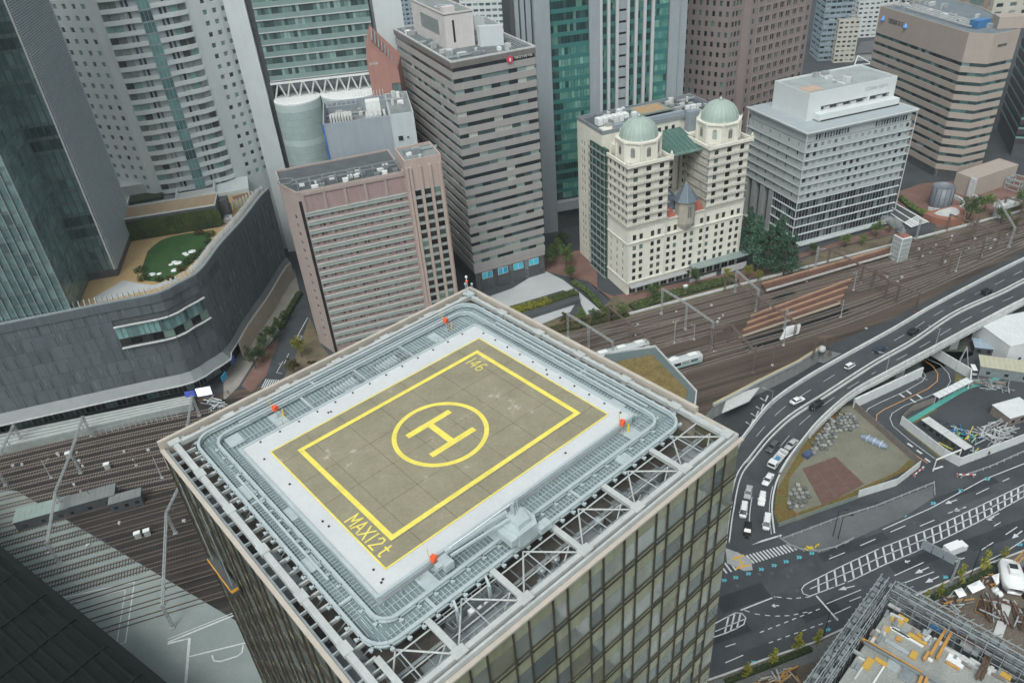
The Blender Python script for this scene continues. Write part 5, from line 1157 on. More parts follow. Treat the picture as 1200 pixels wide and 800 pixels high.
mb = MB(); mb.ribbon([(*p, 9.5) for p in o1], [(*p, 7.2) for p in o2]); mb.ribbon([(*p, 7.2) for p in o2], [(*p, 6.9) for p in o2]); mb.ribbon([(*p, 6.9) for p in o2], [(*p, 6.9) for p in o3]); B.part(mb, 'sloping_skirt', mat('skirt_metal', (.15, .165, .17), .5, .12, .4))
mb = MB(); mb.path([(*p, 7.1) for p in o2], .3, .4); B.part(mb, 'skirt_edge', LGREY)
# street front under the skirt: dark glass bays on the curve, beige wall on the right leg
n = len(seg)
for i in range(n-1):
    a, b = Vector(o3[i]), Vector(o3[i+1]); d = b-a; rz = atan2(d.y, d.x); right = mid.x if False else seg[i].y > seg[0].y+12
    if seg[i].y > wB.y+8:
        aa, bb = Vector(off_line(seg, 1.0)[i]), Vector(off_line(seg, 1.0)[i+1]); mb = MB(); mb.beam((aa.x, aa.y, 3.45), (bb.x, bb.y, 3.45), .5, 6.9); B.part(mb, 'street_wall', PAVE if False else BEI)
    else: B.put(win_mesh(round(d.length-.08, 2), 5.6, G_HOTEL if i % 4 else G_T, DSTEEL, 1, .1), ((a.x+b.x)/2, (a.y+b.y)/2, .4), rz, 'shop_window')
mb = MB(); mb.prism([(p[0], p[1]+.4) for p in o3]+back, 0, 7.0); B.part(mb, 'shop_core', DGREY)
mb = MB(); mb.path([(*p, RZ+.1) for p in off_line(seg, -.4)], 1.0, .5); B.part(mb, 'coping', mat('coping_metal', (.3, .34, .35), .4, .1, .5, metal=.3))
mb = MB(); mb.path([(*p, RZ-1.2) for p in off_line(seg, .05)], .5, 2.6); B.part(mb, 'rim_wall', CLAD[0])
# roof surface
TANP = ground_mat('tan_roof_path', (.38, .26, .125), (.43, .31, .165), .15, fine=.08)
mb = MB(); mb.prism([(p[0], p[1]) for p in off_line(seg, -1.0)]+back, 35.3, 35.6); B.part(mb, 'roof_deck', TANP)
def lp(x, y, z=35.6): return B.loc2(*at2(x, y, z))
ZG = lambda *t: [lp(140+x*.2125, 180+y*.2125) for x, y in t]
mb = MB(); mb.prism([tuple(p) for p in smooth_pts(ZG((155, 540), (230, 480), (330, 450), (440, 435), (500, 445), (490, 500), (430, 570), (360, 640), (270, 690), (180, 705), (135, 690), (125, 640), (155, 540)), 5)[:-1]], 35.6, 35.72); B.part(mb, 'lawn', ground_mat('lawn', (.03, .075, .025), (.04, .10, .03), .2, fine=.1))
mb = MB(); mb.prism([tuple(p) for p in smooth_pts(ZG((640, 270), (690, 240), (740, 235), (750, 255), (700, 290), (660, 325), (640, 300), (640, 270)), 4)[:-1]], 35.6, 35.75); B.part(mb, 'yellow_lawn', ground_mat('dry_lawn', (.25, .22, .07), (.3, .26, .1), .2))
mb = MB(); mb.prism(ZG((620, 240), (790, 200), (830, 190), (680, 345), (650, 335), (645, 320), (755, 250), (740, 228), (690, 235), (640, 262)), 35.6, 35.68); B.part(mb, 'red_bed', RED)
mb = MB(); mb.prism(ZG((20, 700), (130, 720), (190, 725), (300, 690), (340, 680), (300, 710), (215, 740), (-120, 820), (-150, 800)), 35.6, 35.7); B.part(mb, 'path_edge', PALEP)
for x, y, s_ in [(175, 662, 1.3), (217, 658, .8), (302, 638, 1.2), (282, 607, .8), (300, 593, .9), (320, 598, 1.3), (358, 546, .9), (370, 553, .8), (398, 535, 1.3)]:
    p = lp(140+x*.2125, 180+y*.2125, 36); mb = MB(); mb.lathe([(s_, 0), (s_*.95, .1), (s_*.6, .2), (0, .22)], (*p, 35.7), 10); B.part(mb, 'white_stone', WHITE, True)
i = 0
for p, a in along([tuple(v) for v in off_line(seg, -2.0)][6:], 1.5):
    i += 1
    if i > 95 or p.y > lp(262, 262)[1]+8 or (p-Vector(off_line(seg, -2.0)[0])).length < 6: 
        if i > 95: break
    else: pass
    if p.x < rl[-1][0]+3 and p.x > -30: mb = MB(); mb.beam((p.x, p.y, 35.6), (p.x-sin(a)*.6, p.y+cos(a)*.6, 39.4), .16, .9); B.part(mb, 'glass_fin', LGREY)
B.flush(290)
# annex pavilion with tan roof and green wall
a0, a1, a2 = at2(157, 255.4, 44), at2(251.6, 240.5, 44), at2(149.6, 237, 44)
azp = degrees(atan2(a1[1]-a0[1], a1[0]-a0[0])); Lp = hypot(a1[0]-a0[0], a1[1]-a0[1])
B = Bld('roof_pavilion', 'dark pavilion with a tan roof and a mossy green wall on the roof garden', 'pavilion', a0[0]-3, a0[1], azp)
mb = MB(); mb.prism(rect(-8, Lp+3, .2, 11), 35.5, 43.6); B.part(mb, 'wall', DGREY)
GW = ground_mat('green_wall', (.025, .04, .018), (.06, .075, .02), .25, (.13, .12, .03), fine=.5)
mb = MB(); mb.bx(-7, Lp+2.2, -.1, .2, 35.9, 42.6); B.part(mb, 'planted_wall', GW)
for k in range(14): mb = MB(); x = -6+k*2.6; mb.bx(x, x+2.3, -.28, -.1, 36.2+random.random(), 41.5+random.random()); B.part(mb, 'plant_panel', GW)
mb = MB(); mb.prism(rect(-8, Lp+2.4, .6, 10.4), 43.6, 43.8); B.part(mb, 'roof', ground_mat('tan_roof', (.27, .20, .13), (.33, .255, .17), .12, fine=.08))
parapet(B, rect(-8.2, Lp+3, .1, 11), 43.6, .5, LGREY, .25, roof=mat('tan_roof2', (.29, .22, .145), .9, .1, .2))
mb = MB(); mb.prism(rect(Lp+3.1, Lp+6, 6, 11), 35.5, 42.5); B.part(mb, 'side_block', DGREY); roofkit(B, Lp+4, Lp+7, 1.5, 5, 35.6, 7, 3)
B.flush()
# ================================================================== EASTERN BUILDINGS
# ---------- domed hotel
B = Bld('domed_hotel', 'cream hotel with two green copper domes and a glazed bridge between its wings', 'hotel', 43, 238, 19.5)
CRE = mat('cream_render', (.70, .675, .59), .85, .07, .3, streak=.12); CRD = mat('cream_trim', (.60, .59, .53), .85, .12, .5, streak=.1); LEDG = mat('ledge_stone', (.30, .29, .26), .85, .15, .6)
COP = mat('verdigris_copper', (.29, .355, .32), .65, .1, .35, fine=.08); COPR = mat('verdigris_rib', (.38, .45, .41), .6, .1, .4)
SLT = mat('blue_slate', (.10, .13, .165), .6, .12, .6); REDR = mat('red_tile', (.33, .10, .07), .8, .15, .5)
FRW = mat('window_frame_dark', (.12, .10, .08), .7)
H1, H2, fl = 26.5, 48.5, 3.0
lowrows = [(5.3+i*fl, 5.3+i*fl+1.85) for i in range(5)]+[(21.2, 23.4)]; uprows = [(27.9+i*fl, 29.7+i*fl) for i in range(7)]
w3 = MB()
pair = lambda cs: [(c-2.05, c-.6) for c in cs]+[(c+.6, c+2.05) for c in cs]
fr_cols = sorted(pair([4.2, 11.4, 18.0, 25.0, 31.6, 38.2, 44.6]))
B.facade(w3, (0, 0), (47.5, 0), 0, H1, fr_cols, lowrows, .3, G_HOTEL, FRW, 1, .06)
B.facade(w3, (0, 14.5), (0, 0), 0, H1, [(2.0, 2.9), (6.5, 7.4), (10.8, 11.7)], lowrows[:5], .3, G_HOTEL, FRW)
def wing(x0, x1):
    B.facade(w3, (x0, 0), (x1, 0), H1, H2, [(1.9, 3.6), ((x1-x0)/2-1.0, (x1-x0)/2+1.0), (x1-x0-3.6, x1-x0-1.9)], uprows, .3, G_HOTEL, FRW, 0, .06)
    B.facade(w3, (x0, 14.5), (x0, 0), H1, H2, [(1.3, 2.5), (4.4, 5.6), (7.4, 8.6), (10.2, 11.4), (12.6, 13.7)], uprows, .3, G_HOTEL, FRW)
    B.facade(w3, (x1, 0), (x1, 18), H1, H2, [(2, 2.9), (6, 6.9), (10, 10.9), (14, 14.9)], uprows, .3, G_HOTEL, FRW)
wing(0, 15.5); wing(31.5, 47.5); 
B.facade(w3, (47.5, 0), (47.5, 38), 0, H1, [(3+i*4, 4.1+i*4) for i in range(8)], lowrows, .3, G_HOTEL, FRW)
B.facade(w3, (31.5, 18), (31.5, 0), H1, H2, [(1.6+i*2.6, 3.0+i*2.6) for i in range(6)], uprows, .3, G_HOTEL, FRW)
B.facade(w3, (15.5, 19), (31.5, 19), H1-6, 54, [(1.3+i*2.8, 2.7+i*2.8) for i in range(5)], [(r0, r1) for r0, r1 in uprows]+[(50.5, 52.2)], .3, G_HOTEL, FRW)
B.facade(w3, (0, 38), (0, 18.5), 0, 54, [(3+i*5.6, 4+i*5.6) for i in range(3)]+[(5+i*5.6, 6+i*5.6) for i in range(3)], lowrows+uprows, .3, G_HOTEL, FRW)
B.facade(w3, (0, 18.5), (6, 18.5), 0, 54, [], []); B.facade(w3, (47.5, 18), (47.5, 38), H1, 54, [(3, 4), (8, 9), (13, 14)], uprows, .3, G_HOTEL, FRW)
w3.bx(4, 47.1, 19.5, 38, 0, 54); w3.bx(32.1, 47.1, 14.0, 19, H1, H2+1); w3.bx(.1, 15.4, 14.2, 14.5, H1, H2); w3.bx(3.5, 15.4, 14.5, 19, 0, 50.5)
B.part(w3, 'wall', CRE)
for x0, x1 in ((0, 15.5), (31.5, 47.5)):
    mb = MB(); mb.prism(rect(x0, x1, 0, 14.5), H2-.2, H2); B.part(mb, 'terrace', LEDG)
for i in range(8):
    z = 27.0+i*fl
    for x0, x1 in ((0, 15.5), (31.5, 47.5)):
        mb = MB(); mb.bx(x0-.6, x1+.6, -.7, 0.0, z, z+.13); B.part(mb, 'balcony_ledge', LEDG)
        mb = MB(); mb.bx(x0-.6, x0, .01, 14.4, z, z+.13); B.part(mb, 'balcony_ledge', LEDG); mb = MB(); mb.bx(x1, x1+.6, .01, 14.4, z, z+.13); B.part(mb, 'balcony_ledge', LEDG)
        mb = MB(); n = 12
        mb.bx(x0+.2, x1-.2, -.68, -.64, z+.75, z+.81)
        for k in range(n): x = x0+.2+(x1-x0-.4)*k/(n-1); mb.bx(x-.03, x+.03, -.68, -.64, z+.13, z+.75)
        B.part(mb, 'balcony_rail', DGREY)
for z, t_ in ((26.2, .35), (20.3, .2), (4.6, .3)):
    mb = MB(); mb.bx(-.4, 47.9, -.45, 0, z, z+t_+.2); B.part(mb, 'string_course', CRD); mb = MB(); mb.bx(-.4, 0, .01, 14.5, z, z+t_+.2); B.part(mb, 'string_course', CRD)
for x0, x1 in ((-.3, .6), (14.9, 15.8), (31.2, 32.1), (47, 47.8)): mb = MB(); mb.bx(x0, x1, -.28, -.02, 4, 26); B.part(mb, 'pilaster', CRD)
for x0, x1 in ((-.8, 16.3), (30.7, 48.3)): 
    for q in ((x0, x1, -.9, -.3), ): mb = MB(); mb.bx(q[0], q[1], q[2], q[3], H2, H2+1.1); B.part(mb, 'balustrade', CRE)
    for xx in (x0, x1-.6): mb = MB(); mb.bx(xx, xx+.6, -.3, 14, H2, H2+1.1); B.part(mb, 'balustrade', CRE)
    for xx in (x0-.2, x1-.9): mb = MB(); mb.bx(xx, xx+1.1, -1.1, 0, H2, H2+1.6).lathe([(.35, 0), (.45, .5), (0, 1.6)], (xx+.55, -.55, H2+1.6), 8); B.part(mb, 'corner_finial', CRE)
for cx, cy in ((7.9, 7.6), (39.7, 7.6)):
    r0 = 7.4; octo = [(cx+r0*cos(R(22.5+45*k)), cy+r0*sin(R(22.5+45*k))) for k in range(8)]
    mb = MB(); mb.prism(octo, H2, 55.2); B.part(mb, 'drum', CRE); mb = MB(); mb.prism(offset_poly(octo, .5), 55.2, 55.8); B.part(mb, 'drum_cornice', CRE)
    for k in range(8):
        a, b_ = Vector(octo[k]), Vector(octo[(k+1) % 8]); m_ = (a+b_)/2; d = b_-a; rz = atan2(d.y, d.x)
        if facing(B, octo[k], octo[(k+1) % 8]):
            n_ = Vector((d.y, -d.x)).normalized(); B.put(win_mesh(1.5, 2.6, G_P, LEDG, 1, .12), (m_.x+n_.x*.1, m_.y+n_.y*.1, 50.6), rz, 'arched_window')
            mb = MB(); mb.lathe([(.75, 0), (.75, .12), (0, .12)], (0, 0, 0), 12, 0, pi); o = B.part(mb, 'window_arch', LEDG); o.location = (m_.x+n_.x*.1, m_.y+n_.y*.1, 53.2); o.rotation_euler = (pi/2, 0, rz)
        mb = MB(); mb.beam((a.x, a.y, H2), (a.x, a.y, 55.2), .7, .7); B.part(mb, 'corner_pilaster', CRE)
    dome = [(6.4*cos(R(t_)), 6.2*sin(R(t_))) for t_ in range(0, 91, 9)]
    mb = MB(); mb.lathe(dome, (cx, cy, 55.8), 32); B.part(mb, 'dome', COP, True)
    for k in range(8):
        a = R(22.5+45*k); mb = MB(); mb.path([(cx+(r_+.05)*cos(a), cy+(r_+.05)*sin(a), 55.8+z) for r_, z in dome[:-1]], .3, .25); B.part(mb, 'dome_rib', COPR)
    for k in range(24):
        if k % 3: a = R(22.5+15*k); mb = MB(); mb.path([(cx+(r_+.02)*cos(a), cy+(r_+.02)*sin(a), 55.8+z) for r_, z in dome[:-1:2]], .1, .1); B.part(mb, 'dome_seam', COPR)
    mb = MB(); mb.lathe([(.5, 0), (.5, .5), (.15, .9), (0, 1.6)], (cx, cy, 62.1), 10); B.part(mb, 'finial', COPR)
    for k in range(8): mb = MB(); a = R(22.5+45*k); mb.lathe([(.25, 0), (.25, .5), (0, 1.1)], (cx+7.7*cos(a), cy+7.7*sin(a), 55.8), 6); B.part(mb, 'urn', CRE)
CGL = mat('green_canopy', (.07, .14, .12), .25, .12, .4); CGR = mat('canopy_rib', (.17, .27, .23), .5)
mb = MB(); mb.add([(15.6, 4.5, 47.6), (31.4, 4.5, 47.6), (31.4, 18.8, 51.0), (15.6, 18.8, 51.0), (15.6, 4.5, 47.3), (31.4, 4.5, 47.3), (31.4, 18.8, 50.7), (15.6, 18.8, 50.7)], [(0, 1, 2, 3), (7, 6, 5, 4), (4, 5, 1, 0), (5, 6, 2, 1), (7, 4, 0, 3)]); B.part(mb, 'glazed_canopy', CGL)
for k in range(9): x = 15.8+k*1.93; mb = MB(); mb.beam((x, 4.4, 47.75), (x, 18.8, 51.15), .15, .15); B.part(mb, 'canopy_rib', CGR)
mb = MB(); mb.bx(15.5, 31.5, 4.2, 4.6, 47.0, 47.8); B.part(mb, 'canopy_beam', CGR)
# turret
mb = MB(); oc = [(23.4+3.6*cos(R(22.5+45*k)), .8+3.6*sin(R(22.5+45*k))) for k in range(8)]; mb.prism(oc, 23.5, 32); B.part(mb, 'turret', mat('turret_stone', (.36, .33, .28), .85, .15, .4, streak=.15))
mb = MB(); mb.lathe([(1.2, -3.2), (3.0, -1.2), (3.8, 0)], (23.4, .8, 23.5), 8, R(22.5)); B.part(mb, 'turret_corbel', CRD)
mb = MB(); mb.lathe([(4.4, 0), (3.0, 2.0), (0, 6.5)], (23.4, .8, 32), 8, R(22.5)); B.part(mb, 'turret_roof', SLT)
for k in range(8): a = R(22.5+45*k); mb = MB(); mb.path([(23.4+4.4*cos(a), .8+4.4*sin(a), 32.05), (23.4+3.0*cos(a), .8+3.0*sin(a), 34.05), (23.4, .8, 38.6)], .12, .12); B.part(mb, 'roof_hip', DSTEEL)
for dx in (-.75, 0, .75): B.put(win_mesh(.45, 4.2, G_P, None), (23.4+dx*.9, -2.62, 26.2), 0, 'lancet_window')
mb = MB(); mb.lathe([(5, 0), (3.4, 3), (0, 7)], (20, 8, 28), 10); B.part(mb, 'chapel_roof', SLT); mb = MB(); mb.bx(16, 31, 2.5, 18, 20, 27.5); B.part(mb, 'low_wing', CRD)
for x0, x1 in ((15.9, 19.4), (27.4, 31.0)): 
    mb = MB(); mb.add([(x0, 0, H1), (x1, 0, H1), (x1, 4, H1+2.4), (x0, 4, H1+2.4)], [(0, 1, 2, 3)]); mb.bx(x0, x1, 3.9, 4.2, H1-3, H1+2.5); B.part(mb, 'red_roof', REDR)
mb = MB(); mb.bx(-.05, 47.5, 0.35, 2.4, H1-6, H1-.05); B.part(mb, 'inner_wall', CRE)
# netted scaffold in the side recess
NET = mat('green_netting', (.035, .085, .065), .9, .25, .4, streak=.2, fine=.2)
mb = MB(); mb.bx(-.5, .6, 14.7, 27, 0, 50); B.part(mb, 'netting', NET)
for k in range(17): mb = MB(); mb.bx(-1.3, -.5, 14.6, 27.2, k*3, k*3+.15); B.part(mb, 'scaffold_deck', DSTEEL)
for y in (14.7, 17.7, 20.7, 23.7, 27): mb = MB(); mb.bx(-1.35, -1.22, y-.05, y+.05, 0, 50); B.part(mb, 'scaffold_pole', STEEL)
# flat roof with its machines and painted pad
parapet(B, rect(0, 47.6, 18.5, 38), 54, 1.4, mat('grey_parapet', (.22, .24, .26), .7, .1, .4), .4, roof=mat('charcoal_roof', (.07, .085, .095), .9, .2, .3))
mb = MB(); mb.bx(5, 33, 18.9, 20.6, 54.2, 56.4); B.part(mb, 'roof_screen', mat('blue_grey_metal', (.26, .3, .34), .5, .1, .4)); mb = MB(); mb.bx(33, 44, 16, 18.2, 49.5, 56.6); B.part(mb, 'roof_screen', MATS['blue_grey_metal'])
mb = MB(); mb.bx(19, 32, 26, 35, 55.0, 55.6); B.part(mb, 'pad', mat('pad_green', (.22, .25, .22), .8, .1, .4)); mb = MB(); mb.bx(20.5, 30.5, 27, 34, 55.6, 55.63); B.part(mb, 'pad_inner', mat('pad_orange', (.4, .25, .13), .8, .1, .6))
mb = MB(); mb.lathe([(2.2, 0), (2.2, .02), (1.7, .02), (1.7, 0)], (25.5, 30.5, 55.64), 20); B.part(mb, 'pad_ring', MATS['pad_green'])
roofkit(B, 34, 45, 21, 35, 54.2, 22, 4); roofkit(B, 3, 18, 22, 36, 54.2, 14, 2)
for k in range(6): mb = MB(); mb.bx(3+k*2.1, 4.8+k*2.1, 27, 30, 54.2, 56.6); B.part(mb, 'white_unit', WHITE)
mb = MB(); mb.bx(2, 8, 18.6, 25, 53.0, 54.6); B.part(mb, 'stair_roof', CRE); mb = MB(); mb.bx(7, 10, 20.5, 24, 54.2, 54.7); B.part(mb, 'orange_tank', mat('orange_tank', (.45, .22, .05), .7))
mb = MB(); mb.bx(38, 46, 13, 19, H2, 56.5); B.part(mb, 'stair_head', CRE); mb = MB(); mb.bx(38.5, 45.5, 13.5, 18.5, 56.5, 56.8); B.part(mb, 'stair_head_roof', DGREY)
# street level canopy and shop fronts
mb = MB(); mb.bx(.5, 24, -2.6, -.3, 3.6, 3.9); B.part(mb, 'street_canopy', GREY); mb = MB(); mb.bx(26, 50, -4.2, -.3, 5.2, 5.6); B.part(mb, 'street_canopy', mat('grey_green_canopy', (.22, .27, .26), .5, .2, .4))
for k in range(14): B.put(win_mesh(2.6, 3.2, G_HOTEL, LGREY, 1, .1), (2.2+k*3.3, -.12, .2), 0, 'shop_window')
mb = MB(); mb.bx(24.5, 36, -3.6, -3.4, 0, 1.4); B.part(mb, 'hoarding', LGREY); mb = MB(); mb.bx(38, 49, -3.9, -3.7, 0, 2.6); B.part(mb, 'hoarding', LGREY)
B.flush(280)

# ---------- white banded hotel with dark grid base
B = Bld('white_banded_hotel', 'white hotel with thin floor ledges, a dark gridded base and a long white rooftop block', 'hotel', 111.3, 262, 18)
WB = mat('pale_grey_panel', (.42, .455, .455), .6, .06, .3, streak=.06); WL = mat('white_ledge', (.5, .54, .54), .5, .05, .4)
G_A = glass_mat('white_hotel_glass', [(0, (.03, .03, .03)), (.15, (.13, .15, .14)), (.4, (.24, .27, .26)), (.7, (.33, .37, .36))])
G_B = glass_mat('dark_grid_glass', [(0, (.02, .025, .03)), (.4, (.05, .06, .07)), (.7, (.10, .12, .13)), (.9, (.2, .23, .23))])
Wd, Dp = 47.5, 34
w3 = MB(); up0 = 19.6; fh = 3.25
mb = MB(); mb.prism(rect(.5, Wd-.5, .5, 14), .8, 19.5).prism(rect(.5, Wd-.5, .5, Dp), 19.5, 46).prism(rect(4, Wd-.5, 14, Dp), 0, 19.5); B.part(mb, 'core', DGREY)
for i in range(7):
    z = up0+i*fh
    for (a, b_), nn in (((0, 0), 15), ) if False else ((((0, 0), (Wd, 0)), 16), (((0, Dp), (0, 0)), 6)):
        L_ = hypot(b_[0]-a[0], b_[1]-a[1]); ww = MB()
        cols = evenly(L_, nn, 1.5) if nn == 16 else [(2+k*5.5, 2.9+k*5.5) for k in range(6)]
        B.facade(ww, a, b_, z, z+fh, cols, [(z+.95, z+2.55)], .25, G_A, None); B.part(ww, 'floor_wall', WB)
    mb = MB(); mb.prism([(-.75, -.75), (Wd+.75, -.75), (Wd+.75, Dp+.75), (-.75, Dp+.75)], z-.1, z+.12); B.part(mb, 'floor_ledge', WL)
    mb = MB(); mb.bx(-.5, Wd+.5, -.62, -.55, z+.12, z+.75).bx(-.62, -.55, -.5, Dp, z+.12, z+.75); B.part(mb, 'ledge_front_panel', WB)  # thin panels standing on the ledge, same pale grey as the wall
for i in range(5):
    z = 1.8+i*3.56
    B.panes((0, 0), (Wd, 0), z+.4, z+3.6, 1.45, G_B, STEEL, gap=.05, fr=.05); B.panes((0, 14), (0, 0), z+.4, z+3.6, 1.45, G_B, STEEL, gap=.05, fr=.05)
    mb = MB(); mb.prism([(-.55, -.55), (Wd+.55, -.55), (Wd+.55, Dp), (-.55, Dp)], z+.1, z+.4) if i < 1 else mb.prism([(-.55, -.55), (Wd+.55, -.55), (Wd+.55, Dp), (-.55, 14)][:2]+[(Wd+.55, 14), (-.55, 14)], z+.1, z+.4); B.part(mb, 'floor_ledge', WL)
mb = MB(); mb.bx(-.8, Wd+.8, -1.4, 2, .9, 1.7); B.part(mb, 'base_canopy', WL)
for k in range(4): mb = MB(); mb.bx(-.5, 1.5, 14+k*5.5, 16.4+k*5.5, 0, 19); B.part(mb, 'pilotis', GREY)
z = up0+7*fh
for k in range(12): B.put(win_mesh(.9, 2.1, G_B, WB, 0, .08), (4.5+k*1.25, .2, z+.5), 0, 'louvre_window'); B.put(win_mesh(.9, 2.1, G_B, WB, 0, .08), (31+k*1.25, .2, z+.5), 0, 'louvre_window')
mb = MB(); mb.prism(rect(.3, Wd-.3, .3, Dp-.3), z, 46.0); B.part(mb, 'attic', WB)
mb = MB(); mb.prism([(-1.2, -1.2), (Wd+1.2, -1.2), (Wd+1.2, Dp+1.2), (-1.2, Dp+1.2)], 46.0, 46.5); B.part(mb, 'roof_slab', mat('pale_roof', (.33, .37, .385), .7, .07, .2))
for q in ((-1.2, Wd+1.2, -1.2, -1.0), (-1.2, -1.0, -1.0, Dp+1.2), (Wd+1.0, Wd+1.2, -1.0, Dp+1.2)): mb = MB(); mb.bx(*q, 46.5, 46.75); B.part(mb, 'roof_edge', WHITE)
for x in (-.9, Wd+.7): mb = MB(); mb.bx(x, x+.25, -1.0, -.75, 6, 46); B.part(mb, 'corner_post', WL)
mb = MB(); mb.bx(-.9, -.7, Dp-.3, Dp, 6, 46); B.part(mb, 'corner_post', WL)
PX0, PX1, PY0, PY1 = 6.8, 46.3, 9.8, 30
pw = MB(); B.facade(pw, (PX0, PY0), (PX1, PY0), 46.5, 55.9, [(6, 27), (28, 37.2)], [(49.2, 51.0)], 1.6, None); pw.quad((PX1, PY0, 46.5), (PX1, PY1, 46.5), (PX1, PY1, 55.9), (PX1, PY0, 55.9)); pw.quad((PX0, PY1, 46.5), (PX0, PY0, 46.5), (PX0, PY0, 55.9), (PX0, PY1, 55.9)); pw.quad((PX1, PY1, 46.5), (PX0, PY1, 46.5), (PX0, PY1, 55.9), (PX1, PY1, 55.9)); B.part(pw, 'rooftop_block', mat('bright_white', (.58, .61, .605), .6, .04, .3))
mb = MB(); mb.bx(PX0+5, PX1-.5, PY0+1.6, PY0+1.8, 48.5, 52); B.part(mb, 'recess_back', DGREY)
for k in range(5): mb = MB(); mb.bx(PX0+8+k*6, PX0+10.5+k*6, PY0+.6, PY0+1.5, 49.2, 50.3); B.part(mb, 'recess_unit', LGREY)
mb = MB(); mb.bx(PX0+3, PX1, PY0-3.2, PY0-.1, 46.9, 49.2); B.part(mb, 'lower_screen', MATS['bright_white']); mb = MB(); mb.bx(PX0+4, PX1, PY0-3.4, PY0-3.2, 46.6, 47.0); B.part(mb, 'vent_slot', BLACK)
parapet(B, rect(PX0-.01, PX1+.01, PY0-.01, PY1), 55.9, .7, MATS['bright_white'], .3, roof=mat('roof_grey_green', (.3, .33, .33), .9, .15, .2))
mb = MB(); mb.bx(PX0+2, PX0+9, PY0+3, PY0+9, 56.05, 56.12); B.part(mb, 'roof_patch', mat('pink_patch', (.45, .33, .26), .9, .15, .3)); roofkit(B, PX0+14, PX0+24, PY0+5, PY1-3, 56.0, 7, 12)
for y in (13, 24): mb = MB(); mb.bx(PX0+18, PX0+18.3, y, y+7, 56.1, 56.6); B.part(mb, 'roof_rail', WHITE)
glyphs(B, PX1-14.5, PY0-.08, 53.4, 9, 1.1, mat('silver_letter', (.52, .53, .53), .5), seed=4)
B.flush(290)

# ---------- beige office building with blue marks
pa, pb, pc_, pd = at2(1033, 8.7, 61), at2(1136, 40, 61), at2(1165, 41.5, 61), at2(1194.6, 36, 61)
B = Bld('beige_banded_office', 'beige office building with chamfered corners and horizontal teal window bands, right of the white hotel', 'office building', pb[0], pb[1], 0)
BG_ = mat('beige_stone', (.37, .315, .275), .75, .05, .3, streak=.06)
L0, L1, L2, L3 = [B.loc2(*p) for p in (pa, pb, pc_, pd)]
dv = (Vector(L0)-Vector(L1)).normalized(); poly = [L1, L2, L3, (L3[0]+dv.x*38+14, L3[1]+dv.y*38+6), (L0[0]+34, L0[1]+8), L0]
G_E = glass_mat('teal_band_glass', [(0, (.02, .035, .045)), (.3, (.04, .07, .075)), (.6, (.06, .12, .12)), (.85, (.09, .17, .17)), (.95, (.16, .24, .26))])
zf = [3.6+i*3.85 for i in range(13)]
for i, z in enumerate(zf):
    h = 2.35 if i < 12 else 61-z-.0
    mb = MB(); mb.prism(offset_poly(poly, .3 if i < 12 else .34), z, z+h); B.part(mb, 'floor_band', BG_)
    if i < 12:
        for k in range(6):
            if facing(B, poly[k], poly[(k+1) % 6]): B.panes(poly[k], poly[(k+1) % 6], z+h, z+3.85, 2.6, G_E, None, off=.05, gap=.06)
mb = MB(); mb.prism(poly, 0, 59); B.part(mb, 'core', DGREY)
parapet(B, offset_poly(poly, .34), 61, .5, BG_, .4, roof=mat('grey_blue_roof', (.15, .18, .2), .8, .2, .3))
dv2 = Vector(L0)-Vector(L1); px_ = Vector((-dv2.normalized().y, dv2.normalized().x))
rd = random.Random(9)
for k in range(26):
    f = rd.uniform(.03, .95); o_ = rd.uniform(4, 24); p = Vector(L1)+dv2*f-px_*o_; mb = MB(); mb.box((p.x, p.y, 61.9), (rd.uniform(1, 3), rd.uniform(1, 3), 1.8), rd.random()); B.part(mb, 'roof_machine', rd.choice([LGREY, STEEL, DSTEEL, GREY]))
for k in range(4): a_ = Vector(L1)+dv2*.1-px_*(5+k*2.2); b_ = Vector(L1)+dv2*.95-px_*(5+k*2.2); mb = MB(); mb.beam((a_.x, a_.y, 62.2), (b_.x, b_.y, 62.2), .5, .5); B.part(mb, 'roof_pipe', LGREY)
p = Vector(L1)+dv2*.12-px_*10; mb = MB(); mb.box((p.x, p.y, 62.8), (7, 4, 3), .3); B.part(mb, 'blue_machine', mat('blue_machine', (.05, .16, .35), .5)); p = Vector(L1)+dv2*.04-px_*19; mb = MB(); mb.box((p.x, p.y, 63.5), (10, 7, 4.5), -.2); B.part(mb, 'roof_house', BG_)
sgm = mat('blue_sign', (.12, .32, .75), .4); u_ = (Vector(L1)-Vector(L0)).normalized(); nn_ = Vector((u_.y, -u_.x)); ang = atan2(u_.y, u_.x)
for d_ in (3.5, 20.5): p = Vector(L0)+u_*d_+nn_*.45; mb = MB(); mb.lathe([(0, -.1), (.9, .3), (1.05, .9), (.5, 1.8), (0, 2.8)], (p.x, p.y, 55.3), 10); B.part(mb, 'drop_emblem', sgm)
glyphs(B, (Vector(L0)+u_*7.5+nn_*.45).x, (Vector(L0)+u_*7.5+nn_*.45).y, 55.6, 5, 2.0, DGREY, ang, seed=5, sp=1.15)
u_ = (Vector(L3)-Vector(L2)).normalized(); nn_ = Vector((u_.y, -u_.x)); glyphs(B, (Vector(L2)+u_*3.2+nn_*.45).x, (Vector(L2)+u_*3.2+nn_*.45).y, 56.0, 4, 1.0, DGREY, atan2(u_.y, u_.x), seed=6)
q = Vector(L1)+dv2*.0; mb = MB(); 
for k in range(7): f = k/7; p = Vector(L1)+dv2*(f*.8)+px_*-1.5; mb = MB(); mb.beam((p.x, p.y, 0), (p.x, p.y, 3.6), 1.6, 1.6); B.part(mb, 'column', GREY)
B.flush(290)
